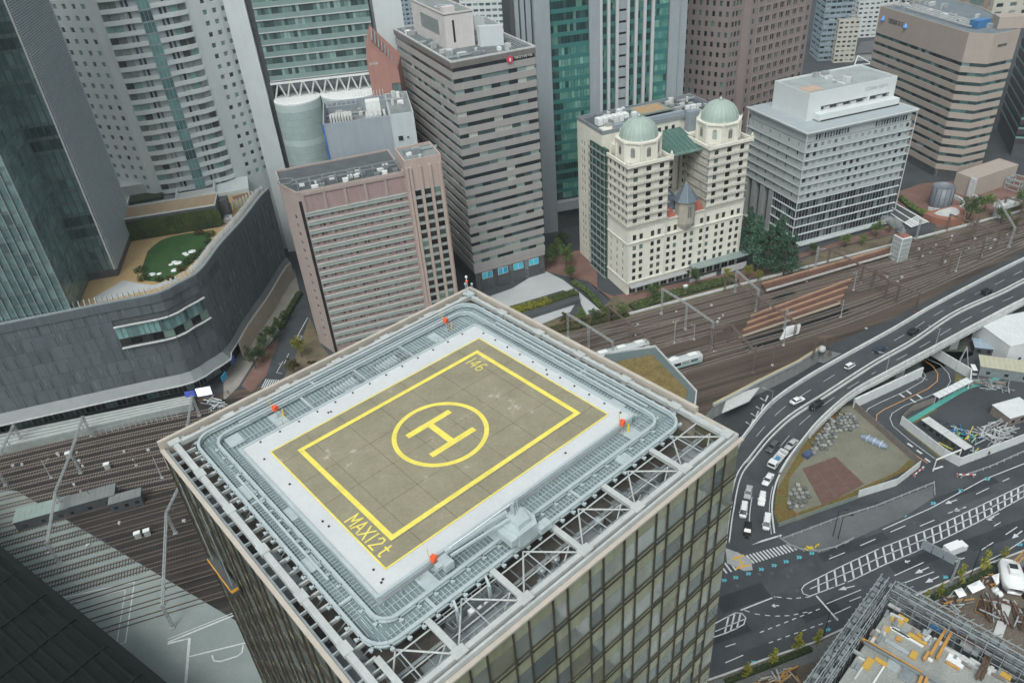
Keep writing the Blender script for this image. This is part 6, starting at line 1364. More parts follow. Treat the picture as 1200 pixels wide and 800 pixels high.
# round stair drum, curved wall, beige block at its foot
t = thing('stair_drum', 'round grey metal stair drum in front of the beige office building', 'drum', at(1101, 240, 0), 0)
mb = MB(); mb.lathe([(4.3, 0), (4.3, 8.5), (4.0, 8.5), (4.0, 7.8), (0, 7.8)], n=28); mb.build('drum', mat('drum_metal', (.16, .18, .2), .5, .15, .5, streak=.2), t, True)
for k in range(14): mb = MB(); a = 2*pi*k/14; mb.beam((4.35*cos(a), 4.35*sin(a), .1), (4.35*cos(a), 4.35*sin(a), 8.4), .15, .15); mb.build('seam', DGREY, t)
t = thing('curved_garden_wall', 'pale curved wall sweeping round the grey stair drum', 'wall', at(1101, 240, 0), 0)
mb = MB(); mb.path([(9.5*cos(a), 8.5*sin(a)+1, .8) for a in [R(-140+k*14) for k in range(17)]], .8, 1.6); mb.build('wall', LGREY, t); mb = MB(); mb.path([(15*cos(a)+2, 11*sin(a)+2, .7) for a in [R(-60+k*10) for k in range(11)]], .7, 1.2); mb.build('outer_wall', LGREY, t)
t = thing('brick_terrace', 'red brick terrace with grey steps beside the tracks', 'terrace', at(1113, 258, 0), R(17))
mb = MB(); mb.lathe([(8, 0), (8, 2.6), (0, 2.6)], (0, 3, 0), 22, R(180), R(180)); mb.bx(-8, 8, 3, 6, 0, 2.6); mb.build('brick_wall', mat('terrace_brick', (.27, .12, .085), .9, .15, .6, fine=.2), t)
for k in range(3): mb = MB(); mb.lathe([(5.4-k, 2.6+k*.35), (5.4-k, 2.95+k*.35), (0, 2.95+k*.35)], (0, 3.5, 0), 18, R(180), R(180)); mb.build('step', LGREY, t)
B = Bld('beige_side_block', 'plain beige block with a pale entrance frame, right of the beige office building', 'building', *at2(1137, 232), 24)
mb = MB(); mb.prism(rect(0, 27, 0, 9), 0, 8.5); B.part(mb, 'wall', BG_); mb = MB(); mb.bx(-1, -.1, -1, 1.5, 0, 8.8); B.part(mb, 'end_pier', LGREY)
mb = MB(); boxframe(mb, 20, 26, -7, -1, 0, 4.5, .35, 3); B.part(mb, 'steel_frame', STEEL); B.flush()
B = Bld('footbridge', 'pale concrete footbridge running off to the right above the trees', 'bridge', *at2(1170, 258), 20)
mb = MB(); mb.bx(0, 70, 0, 4, 4.2, 4.8); B.part(mb, 'deck', LGREY); mb = MB(); mb.bx(0, 70, 0, .25, 4.8, 6); B.part(mb, 'parapet', LGREY); mb = MB(); mb.bx(0, 70, 3.75, 4, 4.8, 6); B.part(mb, 'parapet', LGREY)
for x in (1, 20, 40, 60): mb = MB(); mb.bx(x, x+1.4, .8, 3.2, 0, 4.2); B.part(mb, 'pier', LGREY)
B.flush()
# pedestrian stripes deck right of white hotel
t = thing('pedestrian_deck', 'dark ramp deck with white edge stripes beside the white hotel', 'deck', (*at2(1050, 240), 0), 0); o = Vector(at2(1050, 240))
P4 = [Vector(at2(*p))-o for p in ((1046, 238), (1088, 262), (1068, 268), (1041, 250))]; mb = MB(); mb.prism([tuple(p) for p in P4], .1, .5); mb.build('deck', DGREY, t)
for f in (0, .5, 1): a_, b_ = P4[0].lerp(P4[3], f), P4[1].lerp(P4[2], f); mb = MB(); mb.beam((a_.x, a_.y, .6), (b_.x, b_.y, .6), .5, .2); mb.build('stripe', WHITE, t)
for k in range(6): f = .7+k*.055; a_, b_ = P4[0].lerp(P4[1], f), P4[3].lerp(P4[2], f); mb = MB(); mb.beam((a_.x, a_.y, .62), (b_.x, b_.y, .62), .5, .12); mb.build('bar', WHITE, t)

# ---------- dark maroon and teal tower at right edge
q = at(1178, 150, 40); B = Bld('maroon_banded_tower', 'dark maroon tower with teal glass bands at the right edge', 'office tower', 240, 334, -22)
MAR = mat('maroon_cladding', (.055, .04, .045), .5, .12, .4); TB = mat('teal_band', (.16, .30, .28), .4, .1, .4)
for i in range(34):
    z = 6+i*4.4; mb = MB(); mb.prism(rect(-.3, 60, -.3, 40), z, z+2.3); B.part(mb, 'maroon_band', MAR); mb = MB(); mb.prism(rect(-.2, 60, -.2, 40), z+2.3, z+3.1); B.part(mb, 'teal_sill', TB)
    if z < 100: B.panes((0, 0), (60, 0), z+3.1, z+4.4, 2.4, G_E, None, gap=.1); B.panes((0, 40), (0, 0), z+3.1, z+4.4, 2.4, G_E, None, gap=.1)
mb = MB(); mb.prism(rect(0, 59.5, 0, 39), 0, 156); B.part(mb, 'core', DGREY); B.flush(290)

# ---------- brown tower
B = Bld('brown_punched_tower', 'tall mauve brown tower with rows of small paired windows, behind the domed and white hotels', 'office tower', 112, 332, 30)
MB_ = mat('mauve_brown_stone', (.225, .185, .18), .8, .06, .3, streak=.08); MBL = mat('mauve_rib', (.27, .225, .215), .8, .06, .3)
G_M = glass_mat('brown_tower_glass', [(0, (.015, .02, .02)), (.35, (.04, .055, .05)), (.7, (.07, .12, .105)), (.9, (.12, .2, .17))])
rows = [(4+i*4.05, 6.1+i*4.05) for i in range(37)]; w3 = MB(); Hh = 160
def dq(p, a, l): return (p[0]+cos(R(a))*l, p[1]+sin(R(a))*l)
c0 = (0, 0); c1 = dq(c0, 0, 30); cm = dq(c0, 180, 3.5); cm2 = dq(cm, 115, 3); ch = dq(cm2, 180, 7.5); lf = dq(ch, 109, 33)
B.facade(w3, c0, c1, 0, Hh, [c for k in range(7) for c in ((1.4+k*4.1, 2.5+k*4.1), (2.75+k*4.1, 3.85+k*4.1))], rows, .35, G_M)
B.facade(w3, cm, c0, 0, Hh, [(1.2, 2.3)], rows, .35, G_M); B.facade(w3, cm2, cm, 0, Hh, [], [])
B.facade(w3, ch, cm2, 0, Hh, [(1.1+k*1.9, 2.4+k*1.9) for k in range(3)], rows, .35, G_M); B.facade(w3, lf, ch, 0, Hh, evenly(33, 11, 1.3), rows, .35, G_M)
c2 = dq(c1, 0, 4); B.facade(w3, c1, c2, 0, Hh, [(1.2, 2.8)], rows, .35, G_M); B.facade(w3, c2, dq(c2, 90, 33), 0, Hh, [], []); B.part(w3, 'wall', MB_)
for k in range(8): mb = MB(); x = .5+k*4.1; mb.bx(x, x+.6, -.35, 0, 0, Hh); B.part(mb, 'rib', MBL)
for i in range(0, 37, 1): mb = MB(); mb.bx(0, 30, -.12, 0, 2.2+i*4.05, 3.0+i*4.05); B.part(mb, 'sill_band', MBL)
B.flush(290)

# ---------- green glass twin tower with concrete fins
B = Bld('green_glass_tower', 'green glass tower with tall grey concrete fins and white vertical stripes, behind the domed hotel', 'office tower', 18.4, 294.7, 12)
CF = mat('concrete_fin', (.28, .315, .335), .75, .05, .3, streak=.08); ZT = 165
for q in ((-1.0, 5.0, -1.2, 12), (-3.4, -1.6, .5, 12), (-5.4, -4.0, .8, 12), (-7.4, -6.0, 1.1, 12), (20.3, 24.3, -.6, 12), (52.5, 56.5, -.4, 12), (56.6, 60, .5, 12)): mb = MB(); mb.bx(*q, 0, ZT); B.part(mb, 'concrete_fin', CF)
mb = MB(); mb.bx(-9, 60, 2, 14, 0, ZT); B.part(mb, 'core', DGREY)
TLM = mat('green_spandrel', (.04, .155, .145), .35, .1, .3)
G_G1 = glass_mat('green_pane', [(0, (.07, .20, .18)), (.3, (.09, .24, .205)), (.6, (.13, .29, .24)), (.85, (.17, .34, .28)), (.96, (.03, .07, .07))], rough=.12)
G_G2 = glass_mat('green_dark_pane', [(0, (.02, .05, .05)), (.5, (.04, .08, .08)), (.85, (.10, .2, .16))])
i = 0; z = 14
while z < 150:
    g = G_G1 if z < 75 and not (22 < z < 27) else G_G2
    B.panes((5.0, .35), (8.2, .3), z, z+2.6, 1.6, G_G2, None, gap=.1); B.panes((8.2, .3), (20.3, .3), z, z+2.6, 1.22, g, None, gap=.14)
    mb = MB(); mb.bx(5.0, 20.3, .2, .6, z+2.6, z+4.1); B.part(mb, 'spandrel', TLM); z += 4.1
mb = MB(); mb.bx(4.6, 20.6, -1.5, 2, 9, 13); B.part(mb, 'entrance_canopy', CF); mb = MB(); mb.bx(5.1, 20.2, 1, 2, 0, 9); B.part(mb, 'entrance', DGREY)
z = 3
while z < 150:
    for (a, b_) in ((25.2, 27.4), (28.6, 30.8), (36.2, 38.4), (39.6, 41.8), (43, 45.2), (46.0, 52.3)):
        B.panes((a, .4), (b_, .4), z, z+2.5, 1.1 if a < 46 else 1.25, G_G2 if a < 46 else G_G1, None, gap=.08); mb = MB(); mb.bx(a, b_, .35, .7, z+2.5, z+4.1); B.part(mb, 'spandrel', TLM)
    mb = MB(); mb.bx(32.2, 35.2, .1, .7, z, z+3.2); B.part(mb, 'grey_panel', CF); z += 4.1
for x in (24.4, 27.5, 30.9, 35.2, 38.5, 41.9, 45.2): mb = MB(); mb.bx(x, x+1.1, -.5, .6, 0, ZT); B.part(mb, 'white_stripe', mat('white_stripe_stone', (.46, .47, .48), .7, .05, .3))
B.flush(290)

# ---------- distant blocks along the top of the picture
def block(label, px, py, w_, d_, h, azd, m_, nx_, nz, frame=None, glass=G_DARK, z=0, seed=1, cat='apartment block', fw=.6):
    p = at(px, py, 0); b = Bld('city_block', label, cat, p.x, p.y, azd, 'distant city blocks'); w = MB(); fz = h/nz; rows = [(i*fz+fz*.3, i*fz+fz*.75) for i in range(nz)]
    b.facade(w, (0, 0), (w_, 0), 0, h, evenly(w_, nx_, w_/nx_*fw), rows, .5, glass); b.facade(w, (0, d_), (0, 0), 0, h, evenly(d_, max(2, nx_//2), d_/max(2, nx_//2)*fw), rows, .5, glass); b.facade(w, (w_, 0), (w_, d_), 0, h, [], []); b.part(w, 'wall', m_)
    parapet(b, rect(0, w_, 0, d_), h, .8, m_, .4); roofkit(b, 2, w_-2, 2, d_-2, h+.1, 5, seed); b.flush(120); return b
CRM = mat('cream_block', (.5, .48, .42), .8, .1, .2); WHB = mat('white_block', (.55, .57, .57), .8, .08, .2); BLB = mat('blue_grey_block', (.25, .31, .36), .7, .1, .2); TNB = mat('taupe_block', (.27, .22, .19), .8, .08, .2)
block('white gridded block rising between the striped tower and the green glass tower', 545, 70, 42, 26, 88, -14, WHB, 9, 22, glass=G_T, fw=.75, cat='office block')
block('grey blue block with close window rows behind the white rooftop block', 470, 58, 22, 22, 75, 6, BLB, 6, 22, cat='office block')
block('blue grey apartment block with long balconies at the right flank of the brown tower', 958, 72, 17, 20, 52, -5, BLB, 5, 15, glass=G_DARK, fw=.85)
block('narrow cream apartment block beside the blue grey block', 976, 74, 13, 12, 26, -8, CRM, 4, 9)
block('cream block with dark windows standing behind the narrow cream block', 985, 38, 18, 18, 34, -12, CRM, 5, 10)
block('small white block in front of the low tiled house', 1000, 45, 15, 14, 24, -6, WHB, 4, 8)
block('white apartment block with stacked balconies near the top edge', 1018, 30, 22, 18, 34, 10, WHB, 5, 10, fw=.7)
block('teal roofed low block at the top edge', 990, 8, 40, 30, 18, 5, mat('teal_block', (.16, .3, .28), .7), 9, 4, cat='warehouse')
block('cream apartment tower behind the roof of the beige office building', 1085, 18, 22, 20, 44, 8, CRM, 5, 13)
block('white block beside the cream apartment tower, top right', 1060, 12, 26, 22, 34, 12, WHB, 6, 9)
block('plain taupe block at the top right behind the beige roof', 1125, 24, 42, 30, 40, 10, TNB, 2, 2, cat='building')
block('cream block with recessed balconies next to the plain taupe block', 1160, 22, 30, 30, 52, 0, CRM, 3, 9, fw=.5)
for k, (x, y, w_, d_, h, lab) in enumerate(((1010, -12, 50, 40, 30, 'wide pale block far off above the low tiled house'), (1060, -30, 60, 40, 45, 'tall pale block far off above the beige roof'), (930, -10, 40, 30, 60, 'pale slab far off hidden half by the brown tower'), (800, 10, 30, 26, 30, 'pale low block far off between the green and brown towers'), (1150, -40, 60, 50, 60, 'grey slab far off in the top right corner'), (880, -60, 60, 40, 60, 'grey slab far off above the brown tower'), (1100, -70, 70, 50, 50, 'pale slab beyond the top right blocks'))):
    block(lab, x, y, w_, d_, h, 5+k*7, [WHB, CRM, BLB][k % 3], 8, 8, seed=k)
# white roofed church building
B = Bld('white_arched_hall', 'pale hall with white curved roof and signed tower, between the green and brown towers', 'hall', *at2(786, 118), 8)
mb = MB(); mb.prism(rect(0, 16, 0, 14), 0, 20); B.part(mb, 'wall', mat('hall_wall', (.36, .40, .42), .7, .06, .3)); mb = MB(); mb.lathe([(6.2, 0), (5.2, 1.6), (2.5, 2.6), (0, 2.8)], (8, 6, 20.3), 4, R(45)); B.part(mb, 'white_roof', WHITE)
mb = MB(); mb.prism(rect(-4, 22, 16, 40), 0, 24); B.part(mb, 'rear_wall', MATS['hall_wall']); mb = MB(); mb.lathe([(14, 0), (12, 2.4), (7, 4), (0, 4.4)], (9, 28, 24), 16); B.part(mb, 'rear_roof', WHITE, True)
for k in range(8): mb = MB(); mb.bx(-3+k*3, -2.6+k*3, 15.6, 16, 6, 23); B.part(mb, 'buttress', WHITE)
glyphs(B, 2.5, -.1, 9, 2, 2.2, DGREY, seed=2); B.put(win_mesh(2.4, 3.5, G_DARK, LGREY, 1, .12), (13, -.1, 11), 0); B.flush()
# low tiled house and car park
B = Bld('tiled_house', 'low house with a dark tiled hip roof behind the white banded hotel', 'house', *at2(1000, 72), 0)
mb = MB(); mb.prism(rect(0, 22, 0, 16), 0, 5); B.part(mb, 'wall', GREY); mb = MB(); mb.add([(-1, -1, 5), (23, -1, 5), (23, 17, 5), (-1, 17, 5), (7, 8, 10), (15, 8, 10)], [(0, 1, 5, 4), (1, 2, 5), (2, 3, 4, 5), (3, 0, 4)]); B.part(mb, 'roof', mat('dark_tiles', (.10, .10, .105), .8, .15, .5)); B.flush()
struct(flat('far_road', g2([(955, 95), (1040, 82), (1120, 60), (1120, 68), (1040, 92), (955, 110)]), PALEP, .03))
t = thing('white_frame_canopy', 'white triangular roof frames behind the rooftop of the white banded hotel', 'canopy', (*at2(1000, 84), 0), 0)
for k in range(4): mb = MB(); mb.path([(k*11, 0, 4), (k*11+5.5, 9, 7), (k*11+11, 0, 4), (k*11, 0, 4)], .5, .5); mb.build('frame', WHITE, t); 
for k in range(5): mb = MB(); mb.beam((k*11, 0, 0), (k*11, 0, 4), .4, .4); mb.build('post', WHITE, t)

# ---------- garden roofed building beside the tracks
B = Bld('garden_roof_building', 'low pale building with an angular roof covered in brown sedum, right behind the helipad tower', 'building', *at2(709, 415, 30), 8)
pts = [B.loc2(*at2(x, y, 30)) for x, y in ((700, 410), (709, 413.5), (768, 405), (817, 458), (812, 500), (760, 520), (690, 440))]
pts = pts[1:]; ar = sum(pts[i][0]*pts[(i+1) % len(pts)][1]-pts[(i+1) % len(pts)][0]*pts[i][1] for i in range(len(pts))); pts = pts if ar > 0 else pts[::-1]
mb = MB(); mb.prism(pts, 0, 29.6); B.part(mb, 'wall', LGREY); parapet(B, pts, 29.6, .6, LGREY, .3, roof=mat('green_grey_roof', (.10, .13, .13), .8, .1, .3))
for fz_ in range(1, 9):
    for k_ in range(len(pts)): 
        pa_, pb_ = pts[k_], pts[(k_+1) % len(pts)]
        B.panes(pa_, pb_, fz_*3.3, fz_*3.3+1.7, 2.6, G_DARK, DSTEEL, off=.08, gap=.5)
B.flush(200)
sed = [B.loc2(*at2(x, y, 29.8)) for x, y in ((722, 424), (764, 416), (806, 458), (800, 476), (760, 470))]
mb = MB(); mb.prism(sed, 29.7, 29.95); B.part(mb, 'sedum_bed', ground_mat('sedum', (.13, .10, .04), (.2, .15, .06), .5, (.12, .14, .04), fine=.4)); B.flush()
# ================================================================== ELEVATED ROAD
SEC = [((845, 652), (852, 632), (909, 622), 0.0), ((848, 610), (857, 596), (906, 592), 0.0), ((854, 572), (866, 556), (911, 563), .1), ((863, 524), (883, 532), (924, 538), .8), ((880, 497), (904, 507), (944, 511), 1.8),
       ((905, 468), (930, 484), (965, 487), 3.0), ((945, 440), (968, 460), (1000, 457), 4.8), ((994, 412), (1024, 424), (1042, 434), 6.4), ((1045, 384), (1070, 398), (1096, 405), 7.5), ((1093, 356), (1120, 365), (1150, 376), 8.4),
       ((1150, 326), (1175, 340), (1200, 350), 9.0), ((1200, 301), (1225, 315), (1250, 327), 9.2), ((1310, 248), (1340, 262), (1370, 275), 9.2)]
def edge(k): return smooth_pts([at2(*s_[k], s_[3]+1.0) for s_ in SEC], 8)
EL, EM, ER = edge(0), edge(1), edge(2); EZ = [v.x for v in smooth_pts([(s_[3], 0) for s_ in SEC], 8)]; EZ = [max(0, z) for z in EZ]
t = thing('elevated_road', 'curving elevated road with pale parapets climbing from the junction to the upper right', 'elevated road', (EM[0].x, EM[0].y, 0), 0); o = EM[0].copy()
def rel(p, z, dx=None): return (p.x-o.x, p.y-o.y, z)
def ins(P_, Q_, d): return [p+(q-p).normalized()*d for p, q in zip(P_, Q_)]
PARA = mat('pale_parapet', (.56, .57, .56), .8, .12, .5, streak=.2, fine=.05); VASP = ground_mat('viaduct_asphalt', (.045, .05, .056), (.065, .07, .076), .1, fine=.12, rough=.75)
mb = MB(); mb.ribbon([rel(p, z+.06) for p, z in zip(EL, EZ)], [rel(p, z+.06) for p, z in zip(ER, EZ)]); mb.build('carriageway', VASP, t)
mb = MB(); n = len(EL)
mb.m = 0; mb.ribbon([rel(p, z+.02) for p, z in zip(ER, EZ)], [rel(p, max(-.2, z-1.5) if z > 3.2 else -.1) for p, z in zip(ER, EZ)]); mb.ribbon([rel(p, max(-.2, z-1.5) if z > 3.2 else -4.5) for p, z in zip(EL, EZ)], [rel(p, z+.02) for p, z in zip(EL, EZ)])
mb.ribbon([rel(p, max(-.2, z-1.5)) for p, z in zip(ER, EZ)], [rel(p, max(-.2, z-1.5)) for p, z in zip(EL, EZ)]); mb.build('deck_slab', GREY, t)
for side, P_, Q_, hh in (('parapet', EL, EM, 1.05), ('parapet', ER, EM, 1.05)):
    for i in range(n-1):
        if EZ[i] < .02 and P_ is EL: continue
        h0 = .35 if EZ[i] < .3 else hh; m2 = MB(); a, b = P_[i], P_[i+1]; a2, b2 = a+(Q_[i]-a).normalized()*.4, b+(Q_[i+1]-b).normalized()*.4
        if P_ is EL: a, a2, b, b2 = a2, a, b2, b
        m2.add([rel(a2, EZ[i]+.03), rel(b2, EZ[i+1]+.03), rel(b2, EZ[i+1]+h0), rel(a2, EZ[i]+h0), rel(a, EZ[i]-.2), rel(b, EZ[i+1]-.2), rel(b, EZ[i+1]+h0), rel(a, EZ[i]+h0)], [(0, 1, 2, 3), (3, 2, 6, 7), (5, 4, 7, 6)]); m2.build('parapet_panel', PARA, t)
        if P_ is ER and EZ[i] > 2.0:
            d = (b-a).normalized(); nr = (a-Q_[i]).normalized()
            for k in range(3): p = a.lerp(b, (k+.5)/3)+nr*.25; z = EZ[i]; m3 = MB(); m3.box((p.x-o.x, p.y-o.y, z-.75), (.5, .6, 1.3), atan2(d.y, d.x)); m3.build('bracket', LGREY, t)
for off_ in (-.55, .55):
    for i in range(0, n-1):
        dirm = (EM[i+1]-EM[i]).normalized(); nr = Vector((-dirm.y, dirm.x))*off_; m2 = MB(); m2.beam(rel(EM[i]+nr, EZ[i]+.35), rel(EM[i+1]+nr, EZ[i+1]+.35), .3, .7); m2.build('median_barrier', PARA, t)
for i in (50, 60, 70, 80, 90):
    if i < n: c = (EL[i]+ER[i])/2; m2 = MB(); dd = (ER[i]-EL[i]).normalized(); m2.beam(rel(EL[i]+dd*2, EZ[i]-2.3), rel(ER[i]-dd*1, EZ[i]-2.3), 1.8, 1.6); m2.build('pier_cap', GREY, t); m2 = MB(); m2.beam(rel(c+dd*4, 0), rel(c+dd*4, EZ[i]-2.5), 2.4, 2.0); m2.build('pier', GREY, t); m2 = MB(); m2.beam(rel(c-dd*5, -.0), rel(c-dd*5, EZ[i]-2.5), 2.4, 2.0); m2.build('pier', GREY, t)
def vline(P_, Q_, f, wd, on=None, rng=(0, 999)):
    m2 = MB(); C_ = [p.lerp(q, f) for p, q in zip(P_, Q_)]; L_ = []; Rr = []; k = 0; acc = 0
    for i in range(max(0, rng[0]), min(n-1, rng[1])):
        sub = 4
        for j in range(sub):
            a, b = C_[i].lerp(C_[i+1], j/sub), C_[i].lerp(C_[i+1], (j+1)/sub); za, zb = EZ[i]+(EZ[i+1]-EZ[i])*j/sub+.075, EZ[i]+(EZ[i+1]-EZ[i])*(j+1)/sub+.075
            acc += (b-a).length
            if on and int(acc/on) % 2: continue
            d = (b-a).normalized(); nn = Vector((-d.y, d.x))*wd/2; m2.quad(rel(a-nn, za), rel(b-nn, zb), rel(b+nn, zb), rel(a+nn, za))
    m2.build('lane_line', PAINT, t)
vline(EL, EM, .5, .12, 5.0, (30, 999)); vline(EM, ER, .5, .12, 5.0, (20, 999)); vline(EL, EM, .08, .14); vline(EM, ER, .07, .14, None, (8, 999)); vline(EM, ER, .92, .14); vline(EL, EM, .92, .12)
vline(EM, ER, .46, .2, None, (0, 20))
def lamp(label, px, py, h, lean=(1.8, 0), m_=BLACK, z=0, group='slim street lamps'):
    p = at(px, py, z); t_ = thing('street_lamp', label, 'street lamp', p, 0, group); m2 = MB(); m2.tube((0, 0, 0), (0, 0, h), .11, 6, .07); m2.build('pole', m_, t_)
    m2 = MB(); m2.tube((0, 0, h), (lean[0], lean[1], h+.35), .05, 5); m2.build('arm', m_, t_); m2 = MB(); m2.box((lean[0], lean[1], h+.33), (.9, .3, .14), atan2(lean[1], lean[0])); m2.build('lamp_head', m_, t_)
lamp('tall black lamp post on the island by the sandbag lot, the nearer to the crosswalk', 976, 628, 8.5); lamp('tall black lamp post on the island, right of its twin', 982, 631, 7.5)
lamp('black lamp post on the kerb beside the tall grey overhead sign', 1137, 675, 9.5); lamp('black lamp post at the left of the construction scaffold', 965, 746, 8.5)
for x, y, z, lab in ((1096, 405, 7.6, 'grey lamp arching over the elevated road, beside the black car'), (1038, 436, 6.3, 'grey lamp on the elevated road parapet above the ramp'), (903, 478, 3, 'grey lamp on the left edge of the elevated road near the sunken lane')): lamp(lab, x, y, 6.0, (-2.2, 1.4), STEEL, z, 'grey lamps of the elevated road')
t = thing('overhead_sign', 'grey overhead road sign gantry seen from behind, above the white box truck', 'road sign', at(1114, 682, 0), R(30))
m2 = MB(); m2.tube((0, 0, 0), (0, 0, 8), .28, 10, .22); m2.build('column', STEEL, t); m2 = MB(); m2.beam((0, 0, 7.6), (-1.5, 7.5, 7.6), .3, .3).beam((0, 0, 6.6), (-1.5, 7.5, 6.6), .3, .3); m2.build('arm', STEEL, t)
for k in range(3): m2 = MB(); m2.box((-.35-k*.5-.35, 1.6+k*2.35, 7.1), (.15, 2.2, 2.6), R(11)); m2.build('sign_panel', mat('sign_back', (.25, .29, .31), .5, .1, .5), t)
for k in range(6): m2 = MB(); m2.beam((-.1-k*.24, .9+k*1.15, 6.6), (-.3-k*.24, 1.6+k*1.15, 7.6), .1, .1); m2.build('brace', STEEL, t)

# ================================================================== VEHICLES
PT = {k: mat('car_'+k, c, .38, .03, 1, spec=.4) for k, c in dict(white=(.72, .73, .73), black=(.012, .012, .014), silver=(.4, .42, .43), navy=(.03, .045, .075), grey=(.09, .095, .1), green=(.10, .16, .14)).items()}
CGLS = mat('car_glass', (.015, .02, .022), .08, .05, 1, spec=.8); TYRE = mat('tyre', (.015, .015, .015), .9); REDL = mat('tail_light', (.4, .02, .02), .4); HUB = mat('hub', (.35, .36, .37), .4)
wm_ = MB(); wm_.lathe([(0, -.1), (.32, -.1), (.33, 0), (.32, .1), (0, .1)], n=14); WHEEL = meshonly(wm_, 'wheel', TYRE); hm_ = MB(); hm_.lathe([(.19, 0), (.17, .02), (0, .02)], n=10); HUBM = meshonly(hm_, 'hub', HUB)
def loft(mb, secs):
    rows = []
    for x, hw, z0, z1 in secs: rows.append([(x, -hw*.9, z0), (x, -hw, z0+(z1-z0)*.25), (x, -hw, z0+(z1-z0)*.75), (x, -hw*.88, z1), (x, hw*.88, z1), (x, hw, z0+(z1-z0)*.75), (x, hw, z0+(z1-z0)*.25), (x, hw*.9, z0)])
    m_ = len(rows[0]); vs = [p for r_ in rows for p in r_]; fs = []
    for i in range(len(rows)-1):
        for j in range(m_): fs.append((i*m_+j, (i+1)*m_+j, (i+1)*m_+(j+1) % m_, i*m_+(j+1) % m_))
    fs += [tuple(range(m_-1, -1, -1)), tuple((len(rows)-1)*m_+j for j in range(m_))]
    mb.add(vs, [f[::-1] for f in fs])
def vehicle(kind, colour, label, pos, hd, group=None, cat=None):
    p_ = PT[colour]; z = pos[2]; nm = {'sedan': 'sedan_car', 'kei': 'small_car', 'van': 'minivan', 'suv': 'estate_car'}[kind]
    t = thing(nm, label, cat or ('van' if kind == 'van' else 'car'), (pos[0], pos[1], z), hd, group)
    L_, hw, H_ = {'sedan': (4.7, .88, 1.42), 'kei': (3.5, .76, 1.6), 'van': (4.7, .87, 1.95), 'suv': (4.6, .88, 1.6)}[kind]
    b = MB(); belt = .95 if kind != 'van' else 1.05; xb, xf = -L_/2, L_/2
    loft(b, [(xb, hw*.86, .4, belt-.1), (xb+.25, hw*.97, .28, belt), (xb+1.0, hw, .22, belt+.02), (0, hw, .22, belt), (xf-1.2, hw, .22, belt-.08 if kind in ('sedan', 'suv') else belt), (xf-.3, hw*.95, .27, belt-.25 if kind != 'van' else belt-.15), (xf, hw*.8, .38, belt-.38)]); b.build('body', p_, t, True)
    c0, c1, r0, r1 = {'sedan': (-1.7, 1.05, -1.15, .35), 'kei': (-1.65, 1.1, -1.5, .55), 'van': (-2.25, 1.75, -2.1, 1.0), 'suv': (-2.15, .95, -1.95, .3)}[kind]
    g = MB(); w0, w1 = hw*.93, hw*.76
    g.add([(c0, -w0, belt-.03), (c1, -w0, belt-.03), (c1, w0, belt-.03), (c0, w0, belt-.03), (r0, -w1, H_-.06), (r1, -w1, H_-.06), (r1, w1, H_-.06), (r0, w1, H_-.06)], [(0, 1, 5, 4), (1, 2, 6, 5), (2, 3, 7, 6), (3, 0, 4, 7), (4, 5, 6, 7)]); g.build('windows', CGLS, t)
    rf = MB(); rf.add([(r0-.05, -w1-.02, H_-.08), (r1+.08, -w1-.02, H_-.08), (r1+.08, w1+.02, H_-.08), (r0-.05, w1+.02, H_-.08), (r0+.08, -w1+.1, H_), (r1-.08, -w1+.1, H_), (r1-.08, w1-.1, H_), (r0+.08, w1-.1, H_)], [(0, 1, 5, 4), (1, 2, 6, 5), (2, 3, 7, 6), (3, 0, 4, 7), (4, 5, 6, 7)]); rf.build('roof', p_, t)
    for sy in (-1, 1):
        for f in (.05, .5, .93):
            pm = MB(); xx0, xx1 = c0+(c1-c0)*f, r0+(r1-r0)*f; pm.beam((xx0, sy*w0, belt), (xx1, sy*(w1+.01), H_-.06), .07, .05); pm.build('pillar', p_, t)
        hl = MB(); hl.box((xf-.12, sy*hw*.66, belt-.42), (.14, .34, .16)); hl.build('headlight', WHITE, t); tl = MB(); tl.box((xb+.06, sy*hw*.72, belt-.2), (.1, .26, .2)); tl.build('tail_light', REDL, t)
        for x in (xb+.85, xf-.85):
            w_ = inst(WHEEL, 'wheel', t, (x, sy*(hw-.12), .33), rot=(pi/2, 0, 0)); h_ = inst(HUBM, 'hub', w_, (0, 0, -sy*.1), rot=(0 if sy < 0 else pi, 0, 0))
        mr_ = MB(); mr_.box((c1-.35, sy*(hw+.08), belt+.05), (.12, .2, .14)); mr_.build('mirror', p_, t)
    return t
def onroad(px, py, lane=None):
    """spot and heading on the elevated road under a point of the survey"""
    best = None
    for i in range(n-1):
        z = EZ[i]+.1; q = at(px, py, z+.7); 
        for a, b in ((EM[i], EM[i+1]),):
            d = (Vector((q.x, q.y))-a).length
            if best is None or d < best[0]: best = (d, i)
    i = best[1]; z = EZ[i]+.07; q = at(px, py, z+.7); d = ((EM[min(i+2, n-1)]-EM[max(0, i-1)])).normalized(); return (q.x, q.y, z), atan2(d.y, d.x)
